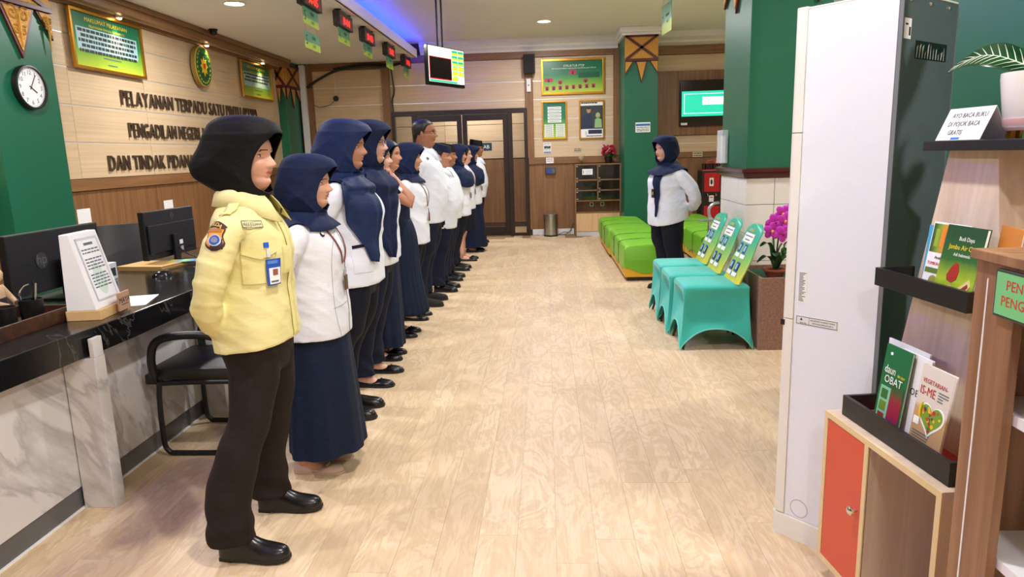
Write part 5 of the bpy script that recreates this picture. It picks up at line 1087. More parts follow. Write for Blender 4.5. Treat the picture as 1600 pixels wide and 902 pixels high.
# ---- head -----------------------------------------------------------------
HEAD = [(-.13, .045, -.064, .056), (-.06, .040, -.062, .051), (-.022, .046, -.064, .046), (-.004, .070, -.068, .041), (.010, .082, -.072, .045), (.022, .087, -.076, .050), (.036, .085, -.081, .055), (.050, .090, -.085, .060),
        (.064, .093, -.088, .064), (.078, .094, -.091, .067), (.095, .093, -.094, .070), (.113, .090, -.096, .072), (.130, .095, -.097, .073), (.150, .094, -.097, .074), (.175, .084, -.092, .071), (.195, .064, -.078, .060), (.208, .040, -.054, .043), (.2155, .012, -.018, .014)]
def head_verts(nr=64, nc=76, jaw=1.0):
    zs = [r[0] for r in HEAD]
    z_t = np.concatenate([np.linspace(-.13, -.02, 7)[:-1], np.linspace(-.02, .15, nr-18), np.linspace(.15, .2155, 13)[1:]])
    tab = np.array(HEAD); rows = []
    ii = np.interp(z_t, zs, np.arange(len(zs)))
    for z, q in zip(z_t, ii):
        i = min(int(q), len(HEAD)-2); u = q-i; p0, p1, p2, p3 = tab[max(i-1, 0)], tab[i], tab[i+1], tab[min(i+2, len(HEAD)-1)]
        r = .5*((2*p1)+(-p0+p2)*u+(2*p0-5*p1+4*p2-p3)*u*u+(-p0+3*p1-3*p2+p3)*u**3); f, b, w = r[1], r[2], max(r[3], .004)
        if z < .09: w *= jaw
        ring = []
        for k in range(nc):
            t = -PI+2*PI*k/nc; a = t-.6*math.sin(t); c, s = math.cos(a), math.sin(a); pw = .88 if c > 0 else 1.0
            x = (f if c >= 0 else -b)*math.copysign(abs(c)**pw, c); y = w*math.copysign(abs(s)**.94, s)
            if c > 0:
                g = lambda yc, yw, zc, zw: math.exp(-((abs(y)-yc)/yw)**2-((z-zc)/zw)**2)
                # nose
                if .066 < z < .135:
                    nz = np.interp(z, [.066, .072, .078, .084, .095, .110, .122, .135], [0, .010, .022, .0245, .017, .009, .004, 0]); nw = np.interp(z, [.066, .08, .095, .135], [.019, .0175, .012, .009])
                    x += nz*math.exp(-(y/nw)**2)
                x += .006*g(.013, .007, .074, .006)                  # wings of the nose
                x -= .011*g(.031, .014, .113, .009)                  # eye sockets
                x += .004*g(.030, .018, .131, .007)                  # brow ridge
                x += .006*g(0, .018, .0575, .0045)+.0065*g(0, .016, .046, .005)-.0035*g(0, .022, .0515, .0022)   # lips
                x -= .004*g(0, .02, .036, .005); x += .004*g(0, .016, .018, .01)
                x += .006*g(.045, .018, .078, .02)                   # cheeks
            ring.append((x, y, z))
        rows.append(ring)
    return rows
HR = head_verts()
def head_material(z, y, x, a):
    if x > .06 and abs(y) < .022-.9*abs(z-.0515) and .0425 < z < .061: return 1
    if x > .05 and .012 < abs(y) < .048 and abs(z-(.131+.10*min(abs(y), .03)-.35*max(0, abs(y)-.034))) < .0026-.03*max(0, abs(y)-.036): return 2
    return 0
def add_head(mb, Hm, jaw=1.0):
    rows = HR if jaw == 1.0 else head_verts(jaw=jaw); n = len(rows[0]); o = len(mb.v)
    mb.v += [tuple(Hm @ Vector(p)) for r in rows for p in r]
    for i in range(len(rows)-1):
        for j in range(n):
            k = (j+1) % n; q = [rows[i][j], rows[i][k], rows[i+1][k], rows[i+1][j]]; c = [sum(p[a] for p in q)/4 for a in range(3)]
            mb.f.append((o+i*n+j, o+i*n+k, o+(i+1)*n+k, o+(i+1)*n+j)); mb.mi.append(head_material(c[2], c[1], c[0], 0))
    mb.f.append(tuple(o+(len(rows)-1)*n+j for j in range(n))); mb.mi.append(0)
# ---- hand -----------------------------------------------------------------
def make_hand(curl=.45):
    mb = MB()
    mb.loft([[(x, w*math.cos(q), th*math.sin(q)+dz) for q in (2*PI*k/14 for k in range(14))] for x, w, th, dz in ((-.05, .024, .021, 0), (-.01, .024, .019, 0), (.02, .032, .019, 0), (.055, .040, .017, .001), (.085, .041, .014, .002), (.095, .036, .010, .001))])
    for y0, L, sp in ((.030, .068, .05), (.0105, .078, .01), (-.0105, .072, -.03), (-.030, .056, -.08)):
        p = Vector((.082, y0, .001)); a = .15+curl*.35; pts = [p.copy()]; rd = [.0098]
        for seg, r in ((.44, .0095), (.31, .0086), (.25, .0072)):
            d = Vector((math.cos(a)*math.cos(sp), math.sin(sp), -math.sin(a))); mid = pts[-1]+d*L*seg*.5; pts.append(mid); rd.append(r); pts.append(mid+d*L*seg*.5); rd.append(r*.96); a += curl
        mb.tube(pts, rd, 10); mb.ell(pts[-1], (rd[-1]*.98,)*3, 8, 6)
    pts = [Vector((.018, .022, -.006)), Vector((.04, .042, -.014)), Vector((.062, .052, -.022)), Vector((.082, .054, -.03))]
    mb.tube(pts, [.014, .0125, .0105, .0085], 10); mb.ell(pts[-1], (.0084,)*3, 8, 6)
    me = remesh(mb, .0038, 3); co = get_co(me); fs = [tuple(p.vertices) for p in me.polygons]; bpy.data.meshes.remove(me)
    return [tuple(v) for v in co], fs
HAND = make_hand(.5); HAND_F = make_hand(.8)
def add_hand(mb, wrist, dirv, palm, right=True, h=None, sc=1.0):
    """dirv: finger direction, palm: direction the palm faces"""
    X = Vector(dirv).normalized(); Z = (-Vector(palm)); Z = (Z-X*Z.dot(X)).normalized(); Y = Z.cross(X)
    vs, fs = h or HAND; sg = 1 if right else -1
    # right hand, palm down (-z), fingers +x: thumb is on +y
    mb.add([Vector(wrist)+(X*v[0]+Y*v[1]*sg+Z*v[2])*sc for v in vs], [f if sg > 0 else tuple(reversed(f)) for f in fs])
# ---- shoes ----------------------------------------------------------------
def shoe_rings(st, z0=0, n=14):
    R = []
    for x, w, h, dy in st:
        ring = [(x, dy+w*math.cos(PI*k/n), z0+h*math.sin(PI*k/n)**.7) for k in range(n+1)]; R.append(ring)
    return R
def sole_poly(k=1.0, grow=0):
    st = [(-.085, .012), (-.075, .027), (-.04, .034), (.02, .034), (.07, .042), (.11, .045), (.145, .040), (.168, .028), (.180, .012)]
    return [(x*k+grow*(1 if x > 0 else -1), w+grow) for x, w in st]+[(x*k+grow*(1 if x > 0 else -1), -w-grow) for x, w in reversed(st)]
SH_BLK = M('shoe_black', (16, 16, 18), .28); SH_BEI = M('shoe_beige', (190, 160, 140), .5); SH_SUE = M('shoe_suede', (24, 22, 24), .8); SOLE = M('shoe_sole', (28, 24, 22), .7)
def build_shoes(root, kind, feet, mat):
    for (fx, fy, toe) in feet:
        rot = Matrix.Translation((fx, fy, 0)) @ Matrix.Rotation(toe, 4, 'Z')
        heel = {'boot': .032, 'flat': .008, 'loafer': .016, 'sandal': .01, 'formal': .018}[kind]
        mb = MB(); mb.prismz(sole_poly(1, .002), heel*.25, heel*.25+.012)
        if heel > .012: mb.prismz([(-.088, .024), (-.088, -.024), (-.035, -.032), (-.035, .032)], 0, heel*.3+.004)
        mb.prismz(sole_poly(1, .001), 0 if heel < .012 else heel*.2, heel*.3+.01)
        mb.v = [tuple(rot @ Vector(v)) for v in mb.v]
        sh = MB(); zb = heel*.35+.006
        if kind == 'boot': st = [(-.088, .020, .10, 0), (-.075, .031, .125, 0), (-.04, .036, .13, 0), (-.005, .036, .118, 0), (.03, .037, .088, 0), (.07, .042, .062, 0), (.11, .045, .05, 0), (.145, .040, .044, 0), (.168, .028, .036, 0), (.18, .010, .02, 0)]
        elif kind in ('loafer', 'formal'): st = [(-.086, .020, .055, 0), (-.07, .031, .066, 0), (-.03, .035, .064, 0), (.01, .036, .066, 0), (.05, .040, .062, 0), (.09, .045, .052, 0), (.13, .043, .046, 0), (.16, .032, .038, 0), (.178, .012, .022, 0)]
        else: st = [(-.084, .018, .047, 0), (-.065, .029, .045, 0), (-.02, .031, .034, 0), (.03, .034, .030, 0), (.07, .040, .035, 0), (.10, .043, .038, 0), (.13, .041, .034, 0), (.16, .030, .028, 0), (.178, .011, .016, 0)]
        R = shoe_rings(lerp_rows(st, 26), zb)
        sh.loft([r+[(r[0][0], 0, zb-.004)] for r in R]); sh.v = [tuple(rot @ Vector(v)) for v in sh.v]
        so = sh.build('shoe', mat, root, smooth=60); mb.build('sole', SOLE if mat is not SH_BEI else SH_BEI, so)
        if kind == 'flat':
            b = MB(); b.tube([(.095, -.018, zb+.036), (.10, 0, zb+.042), (.095, .018, zb+.036)], [.006, .003, .006], 6).ell((.098, 0, zb+.04), (.006, .006, .005), 8, 5); b.v = [tuple(rot @ Vector(v)) for v in b.v]; b.build('bow', mat, so)
        if kind == 'sandal':
            for xs in (.0, .045):
                b = MB(); b.tube([(xs, .034*math.cos(PI*k/10), zb+.004+(.062-.25*xs)*math.sin(PI*k/10)) for k in range(11)], .005, 6); b.v = [tuple(rot @ Vector(v)) for v in b.v]; b.build('strap', mat, so)
def foot_skin(mb, fx, fy, toe):
    rot = Matrix.Translation((fx, fy, 0)) @ Matrix.Rotation(toe, 4, 'Z')
    st = [(-.062, .012, .04, 0), (-.05, .021, .068, 0), (-.02, .025, .074, 0), (.02, .028, .060, 0), (.055, .031, .044, 0), (.085, .032, .026, 0), (.12, .028, .014, 0), (.14, .016, .008, 0)]
    R = shoe_rings(lerp_rows(st, 16), .012); o = MB(); o.loft([r+[(r[0][0], 0, .010)] for r in R])
    mb.add([rot @ Vector(v) for v in o.v], o.f)
# ---- garments -------------------------------------------------------------
TOR_F = [(.66, .150, -.155, .195), (.76, .150, -.165, .200), (.86, .150, -.168, .196), (.94, .148, -.150, .183), (1.02, .145, -.128, .170), (1.09, .155, -.120, .168), (1.15, .166, -.122, .170), (1.21, .152, -.126, .172), (1.265, .122, -.122, .166), (1.305, .092, -.106, .135), (1.335, .068, -.088, .088), (1.36, .056, -.076, .068)]
TOR_M = [(.66, .135, -.145, .180), (.76, .140, -.150, .182), (.86, .155, -.145, .182), (.94, .172, -.130, .182), (1.02, .172, -.122, .184), (1.09, .158, -.122, .188), (1.15, .145, -.126, .192), (1.21, .135, -.130, .194), (1.265, .112, -.124, .182), (1.305, .086, -.108, .145), (1.335, .068, -.088, .092), (1.36, .058, -.078, .072)]
def torso_at(T, z):
    zs = [r[0] for r in T]; return [float(np.interp(z, zs, [r[k] for r in T])) for k in (1, 2, 3)]
ARMS = {'behind': [(-.005, .110, 1.262, .050), (-.008, .172, 1.246, .059), (-.035, .208, 1.195, .063), (-.085, .236, 1.12, .062), (-.125, .244, 1.03, .057), (-.165, .205, .955, .053), (-.195, .145, .905, .049), (-.215, .075, .872, .043)],
        'hang': [(-.005, .110, 1.262, .050), (-.005, .174, 1.246, .058), (-.012, .208, 1.19, .060), (-.02, .232, 1.10, .056), (-.02, .240, 1.02, .051), (.0, .246, .94, .047), (.02, .248, .86, .041)],
        'short': [(-.005, .115, 1.290, .052), (-.005, .178, 1.270, .062), (.02, .215, 1.20, .066), (.05, .235, 1.13, .068)]}
def jacket_mesh(T, b, hem, arms, voxel, seed, fold=.004, hem_front=0, neck=1.36, flare=0):
    mb = MB(); rows = []
    zt = [hem+(neck-hem)*k/22 for k in range(23)]
    for i, z in enumerate(zt):
        f, bk, w = torso_at(T, z); q = 1 if z < 1.2 else max(0, 1-(z-1.2)/.16)*1.0; k = 1+(b-1)*q; fl = 1+flare*max(0, (1.0-z)/.3)
        r = se_ring(z, f*k*fl, bk*k*fl, w*(1+(b-1)*.8*q)*fl, 44, .80 if z < 1.25 else .9)
        if i == 0 and hem_front: r = [(x, y, zz-hem_front*math.cos(math.atan2(y, x))*.5) for x, y, zz in r]
        rows.append(r)
    mb.loft(rows)
    kb = 1+(b-1)*.6
    for sgn, pose in ((-1, arms[0]), (1, arms[1])):
        A = ARMS[pose] if isinstance(pose, str) else pose
        A = lerp_rows(A, 26); mb.tube([(p[0]*kb, sgn*p[1]*(1+(b-1)*.75), p[2]) for p in A], [p[3]*kb for p in A], 18)
    me = remesh(mb, voxel, 5); displace(me, cloth_folds(fold, seed)); return me
def trousers_mesh(b, feet, voxel, seed, wide=0, hemz=.075):
    mb = MB(); rows = [se_ring(z, f*b, k*b, w*b, 40) for z, f, k, w in ((.70, .10, -.115, .165), (.78, .118, -.145, .180), (.86, .128, -.152, .182), (.95, .125, -.13, .165))]; mb.loft(rows)
    for sg, (fx, fy, toe) in zip((-1, 1), feet):
        ax = fx-.045; P = [(0.0, sg*.086*b, .80, .100*b), (0, sg*.09*b, .68, .094*b), (ax*.3+.012, sg*.09*b+(fy-sg*.09)*.4, .52, .078*b+wide*.3), (ax*.6+.008, fy*.5+sg*.045*b+(fy-sg*.09)*.1, .42, .072+wide*.6), (ax*.85-.008, fy*.85+sg*.014, .26, .070+wide*.9), (ax+.004, fy, .13, .068+wide), (ax+.008, fy, hemz, .070+wide*1.05)]
        Q = lerp_rows(P, 24); mb.loft([[(p[0]+p[3]*1.08*math.cos(a), p[1]+p[3]*.92*math.sin(a), p[2]) for a in (2*PI*k/22 for k in range(22))] for p in Q])
    me = remesh(mb, voxel, 4)
    def fo(co, no):
        x, y, z = co[:, 0], co[:, 1], co[:, 2]; return .004*np.sin(60*z+20*x+4*np.sin(20*y+seed)+seed)*np.exp(-((z-.14)/.10)**2)+.0025*np.sin(24*z+30*x+14*y+seed)
    displace(me, fo); return me
def skirt_mb(b, hem, wh, front=.0, pleat=0, waist=.95, fold=.006, seed=0, n=120, belly=0):
    rows = []
    for i in range(26):
        v = i/25; z = waist+(hem-waist)*v; f = .125*b+(wh*1.0+front-.125*b)*v**.9; bk = -(.135*b+.02*math.sin(PI*min(1, v*2.2))+(wh-.135*b)*v**1.1); w = .165*b+(wh*1.12-.165*b)*v**.85
        f += belly*math.exp(-((z-.86)/.22)**2)
        r = se_ring(z, f, bk, w, n, .95); out = []
        for k, p in enumerate(r):
            a = 2*PI*k/n; d = (pleat*math.sin(a*30)*(.3+.7*v) if pleat else 0)+fold*v*(math.sin(a*7+seed)+.6*math.sin(a*12+2*seed)); L = math.hypot(p[0], p[1]) or 1
            out.append((p[0]*(1+d/L), p[1]*(1+d/L), z+.006*math.sin(a*3+seed)*v))
        rows.append(out)
    mb = MB(); mb.loft(rows); return mb
# ---- head scarf -----------------------------------------------------------
HOOD = [(.257, .004, -.014, .01, 9), (.255, .04, -.056, .040, 9), (.247, .076, -.090, .068, 9), (.229, .118, -.120, .089, 9), (.208, .135, -.134, .096, 9), (.196, .1415, -.141, .099, 9), (.188, .1420, -.145, .102, .135), (.176, .136, -.149, .1025, .125), (.160, .131, -.154, .102, .109), (.140, .125, -.158, .101, .094), (.115, .120, -.162, .099, .079), (.085, .115, -.165, .096, .067), (.055, .110, -.162, .092, .060), (.028, .104, -.150, .087, .059), (.006, .098, -.132, .082, .065), (-.010, .091, -.115, .077, .076), (-.020, .085, -.104, .073, .0835), (-.028, .078, -.098, .070, 9)]
def hood_rows(bun=0, tail=None, bun_z=.07):
    R = [list(r) for r in HOOD]
    for r in R:
        r[2] -= bun*math.exp(-((r[0]-bun_z)/.065)**2)
    return R+[list(r)+[9] for r in (tail or [(-.05, .066, -.088, .064), (-.08, .058, -.082, .060), (-.11, .055, -.078, .058)])]
CAPE_S = [(-.05, .076, -.098, .076), (-.075, .100, -.122, .115), (-.105, .14, -.145, .168), (-.14, .165, -.152, .195)]
CAPE_M = [(-.05, .080, -.102, .080), (-.075, .108, -.130, .125), (-.11, .150, -.148, .175), (-.16, .178, -.155, .21), (-.22, .194, -.156, .222), (-.28, .192, -.15, .226)]
CAPE_L = CAPE_M+[(-.34, .186, -.146, .226)]
CAPE_N = [(-.05, .082, -.106, .084), (-.07, .104, -.122, .110), (-.092, .128, -.135, .14), (-.108, .135, -.138, .15)]
def scarf(root, Hm, Bm, rows, mat, seed=0, fold=.004, name='head_scarf', b=1.0, nc=96, front_tip=0, thick=.004, bvh=None):
    """grid of horse-shoe slices: open over the face, closed above and below; Hm places the head rows, Bm the rows on the shoulders"""
    RR = lerp_rows([tuple(r[:4])+(min(r[4], r[1]*1.02),) for r in rows], 84); P = []
    for i, (z, F, B, W, xr) in enumerate(RR):
        F = max(F, .004); W = max(W, .004); q = max(-1, min(1, xr/F)); a0 = math.acos(q) if q < 1 else 0
        if a0 < .10: a0 = 0
        t = 0 if z > -.03 else min(1, (-.03-z)/.06); row = []
        kb = 1+(b-1)*t
        for k in range(nc+1):
            u = k/nc; a = a0+u*(2*PI-2*a0); c, s = math.cos(a), math.sin(a)
            x = (F if c >= 0 else -B)*math.copysign(abs(c)**.95, c)*kb; y = W*math.copysign(abs(s)**.95, s)*kb
            side_ = 1 if math.sin(a) > 0 else -1; e = min(a, 2*PI-a)       # angle from the front
            g1 = (1-abs(math.sin(15*z+2.6*e+seed+.5*math.sin(3*e+seed))))**2; g2 = (1-abs(math.sin(24*z-1.8*e+2*seed+.8*math.sin(2*e))))**2; g3 = math.sin(3*e-9*z+seed)
            low = min(1, max(0, (.17-z)/.14)); d = fold*(1.5*g1*low+1.1*g2*low**2+.7*g3*(.3+low))*min(1, e/.5)
            if z > .17: d *= max(.2, 1-(z-.17)/.05)
            L = math.hypot(x, y) or 1; x *= 1+d/max(L, .05); y *= 1+d/max(L, .05)
            zz = z
            if front_tip and t >= 1: zz = z-front_tip*max(0, c)**2*((-.09-z)/.15 if z < -.09 else 0)
            if t >= 1: zz -= .018*math.sin(3*a+seed)*min(1, (-.09-z)/.05 if z < -.09 else 0)
            p = Vector((x, y, zz)); ph, pb = Hm @ p, Bm @ p; q_ = ph.lerp(pb, t)
            if bvh is not None and t > 0:
                loc, no, _, dist = bvh.find_nearest(q_)
                if loc is not None and (q_-loc).dot(no) < .010: q_ = loc+no*(.010+max(0, d))
            row.append(q_)
        P.append(row)
    mb = MB(); mb.grid(P)
    o = mb.build(name, mat, root, fix=False, smooth=180)
    bm = bmesh.new(); bm.from_mesh(o.data); bmesh.ops.remove_doubles(bm, verts=bm.verts, dist=.0006); bmesh.ops.recalc_face_normals(bm, faces=bm.faces); bm.to_mesh(o.data); bm.free()
    s = o.modifiers.new('solid', 'SOLIDIFY'); s.thickness = thick; s.offset = -1
    return o
# ---- draping things on a garment ------------------------------------------
def bvh_of(*obs):
    V, F = [], []
    for o in obs: k = len(V); V += [v.co.copy() for v in o.data.vertices]; F += [tuple(i+k for i in p.vertices) for p in o.data.polygons]
    return BVHTree.FromPolygons(V, F)
def px_ray(px, py): return Vector((0, 0, 1.48)), (f_+r_*((px-800)/FPX)-u_*((py-451)/FPX)).normalized()
def root_mat(root): return Matrix.Translation(root.location) @ root.rotation_euler.to_matrix().to_4x4() @ Matrix.Diagonal((*root.scale, 1))
def hit(bvh, root, px, py):
    inv = root_mat(root).inverted(); o, d = px_ray(px, py); o2 = inv @ o; d2 = (inv.to_3x3() @ d).normalized()
    loc, no, _, _ = bvh.ray_cast(o2, d2); return (loc, no) if loc is not None else (None, None)
def patch(bvh, c, n, mb2, off, up=Vector((0, 0, 1)), spin=0):
    """mb2 lies in the xz plane (x right, -y out); returns an MB laid on the surface"""
    n = n.normalized(); u = (up-n*up.dot(n)).normalized(); r = u.cross(n)
    if spin: R = Matrix.Rotation(spin, 3, n); u, r = R @ u, R @ r
    out = MB(); out.f = mb2.f; out.mi = mb2.mi
    for x, y, z in mb2.v:
        p = c+r*x+u*z; loc, nn, _, _ = bvh.ray_cast(p+n*.10, -n, .2)
        q = loc if loc is not None else p
        out.v.append(tuple(q+n*(off-y)))
    return out
def sheet(w, h, nx=10, nz=10, th=.0015, poly=None):
    mb = MB()
    if poly is None:
        top = [[(-w/2+w*i/nx, -th, -h/2+h*j/nz) for i in range(nx+1)] for j in range(nz+1)]; bot = [[(x, th, z) for x, y, z in r] for r in top]
        mb.grid(top); mb.grid(bot)
        ed = lambda R: R[0]+[r[-1] for r in R[1:]]+list(reversed(R[-1]))[1:]+[r[0] for r in reversed(R)][1:-1]
        e1, e2 = ed(top), ed(bot); mb.loft([e1, e2], cap=False)
    return mb
def disc(rx, rz, n=24, rings=4, th=.001, cx=0, cz=0):
    mb = MB(); P = [[(cx+rx*q/rings*math.cos(2*PI*k/n), -th, cz+rz*q/rings*math.sin(2*PI*k/n)) for k in range(n+1)] for q in range(rings+1)]; mb.grid(P); return mb
def drape_panel(root, bvh, corners, name, mat, off=.010, nu=18, nv=40, fold=.006, seed=0, direction=Vector((-1, 0, 0)), hangs=True, thick=.004):
    """corners: list of (v, left point, right point) with points (y,z); rays along direction; hangs straight down where nothing is behind"""
    P = []; last = None
    rows = lerp_rows([(*a, *b_) for a, b_ in corners], nv)
    d = direction.normalized(); s = Vector((0, 0, 1)).cross(d).normalized()   # sideways axis
    for j, (ya, za, yb, zb) in enumerate(rows):
        row = []
        for i in range(nu+1):
            u = i/nu; y, z = ya+(yb-ya)*u, za+(zb-za)*u
            p = -d*.7+Vector((0, 0, z))+s*(-y); loc, no, _, _ = bvh.ray_cast(p, d, 1.4)
            x = (loc-p).length if loc is not None else None
            dd = fold*(math.sin(u*9+seed+j*.05)+.5*math.sin(u*17+seed*2-j*.08))
            row.append([p, x, dd])
        P.append(row)
    for i in range(nu+1):
        prev = None
        for j in range(nv):
            p, x, dd = P[j][i]
            if x is None: x = prev if prev is not None else .62
            if prev is not None and x > prev+.004: x = prev+.004      # cloth hangs from the fullest point
            prev = x; P[j][i] = p+d*(x-off-dd-fold)
    mb = MB(); mb.grid(P); o = mb.build(name, mat, root, smooth=180, fix=False)
    so = o.modifiers.new('solid', 'SOLIDIFY'); so.thickness = thick; so.offset = 0
    return o
# ================================================================ people
def cloth(name, rgb, rough=.75, sc=260, bs=.12, big=.35):
    return M(name, rgb, rough, spec=.25, bump=((7, 7, 16), big, .02))
NAVYH = cloth('navy_scarf', (20, 32, 66)); NAVYH2 = cloth('navy_scarf_blue', (26, 42, 82), .6); BLACKH = cloth('black_scarf', (9, 9, 12), .7); NAVYT = cloth('navy_trousers', (15, 22, 44)); NAVYS = cloth('navy_skirt', (14, 26, 52)); NAVYD = cloth('dark_navy', (14, 18, 34))
WSHIRT = cloth('white_shirt', (226, 230, 242), .7); WSHIRT2 = cloth('white_jacket', (230, 232, 242), .7); CREAMU = cloth('cream_uniform', (232, 224, 160), .7); BROWNT = cloth('dark_brown_trousers', (32, 24, 22), .75)
def skin(name, rgb): return M(name, rgb, .5, spec=.4, vary=((9, 9, 9), .06))
SK1 = skin('skin_warm', (212, 160, 136)); SK2 = skin('skin_tan', (188, 132, 104)); SK3 = skin('skin_brown', (158, 106, 78)); SK4 = skin('skin_light', (216, 166, 142))
LIPS = M('lips', (184, 108, 100), .45); LIPM = M('lips_plain', (150, 92, 78), .5); BROW = M('eyebrow', (58, 40, 34), .8); HAIR = M('black_hair', (20, 17, 17), .42, bump=((160, 160, 20), .4, .004)); EYEW = M('eye_white', (236, 230, 226), .25); EYED = M('eye_dark', (22, 14, 12), .2)
FRAME = M('glasses_frame', (26, 22, 22), .3); LENS = M('glasses_lens', (230, 236, 240), .05, alpha=.12)
MAR = M('lanyard_maroon', (122, 52, 44), .6); WOODB = M('badge_brown', (104, 60, 42), .45); BLUEB = M('badge_blue', (40, 86, 190), .4)
def head_xyz(z, a, off=0):
    zs = [r[0] for r in HEAD]; f, b, w = (float(np.interp(z, zs, [r[k] for r in HEAD])) for k in (1, 2, 3)); c, s = math.cos(a), math.sin(a)
    return ((f+off if c >= 0 else -b+off)*c, (w+off)*s, z)
def hair_shell(root, Hm, line, off=.010, name='hair'):
    rows = []
    for j in range(13):
        v = j/12; ring = []
        for k in range(64):
            a = 2*PI*k/64; zh = line(a); z = zh+(.216-zh)*v**.8; q = off*(.35+.65*min(1, v*5))
            x, y, zz = head_xyz(min(z, .2155), a, q); ring.append(tuple(Hm @ Vector((x, y, zz+(off*.9*max(0, v-.4)/.6)))))
        rows.append(ring)
    return MB().loft(rows).build(name, HAIR, root, smooth=180)
def short_line(a):
    c = math.cos(a); return float(np.interp(c, [-1, -.6, -.15, .12, .25, .45, .8, 1], [.02, .03, .075, .10, .145, .165, .178, .180]))
def long_line(a):
    c = math.cos(a); return float(np.interp(c, [-1, -.4, .1, .4, .62, .8, 1], [-.02, -.02, .0, .06, .135, .172, .178]))
def peci(root, Hm, mat, h=.085):
    rows = []
    for z, k, dz in ((.158, 1.10, 0), (.160, 1.13, 0), (.16+h*.6, 1.10, 0), (.16+h, 1.04, 0), (.163+h, .99, 0), (.160+h, .6, 0)):
        rows.append([tuple(Hm @ Vector((.092*k*math.cos(a)-.003, .074*k*math.sin(a), z+.016*math.cos(a)*-1))) for a in (2*PI*i/40 for i in range(40))])
    return MB().loft(rows).build('cap', mat, root, smooth=35)
def glasses(root, Hm):
    mb = MB()
    for s in (-1, 1):
        mb.tube([(.098-.10*abs(.024*math.cos(q)*s+.032-.03)*.3, s*.031+.021*math.cos(q), .112+.017*math.sin(q)) for q in (2*PI*k/20 for k in range(21))], .0016, 6); mb.tube([(.096, s*.052, .117), (.085, s*.073, .118), (.0, s*.079, .115), (-.012, s*.078, .10)], .0016, 6)
    mb.tube([(.099, -.011, .114), (.101, 0, .117), (.099, .011, .114)], .0016, 6); mb.v = [tuple(Hm @ Vector(v)) for v in mb.v]
    g = mb.build('glasses', FRAME, root, smooth=True)
    for s in (-1, 1):
        l = MB().prism([(s*.031+.020*math.cos(q), .112+.016*math.sin(q)) for q in (2*PI*k/18 for k in range(18))], 0, .001); l.v = [tuple(Hm @ Vector((.098+y, x, z))) for x, y, z in l.v]; l.build('lens', LENS, g)
SCARF = [None]
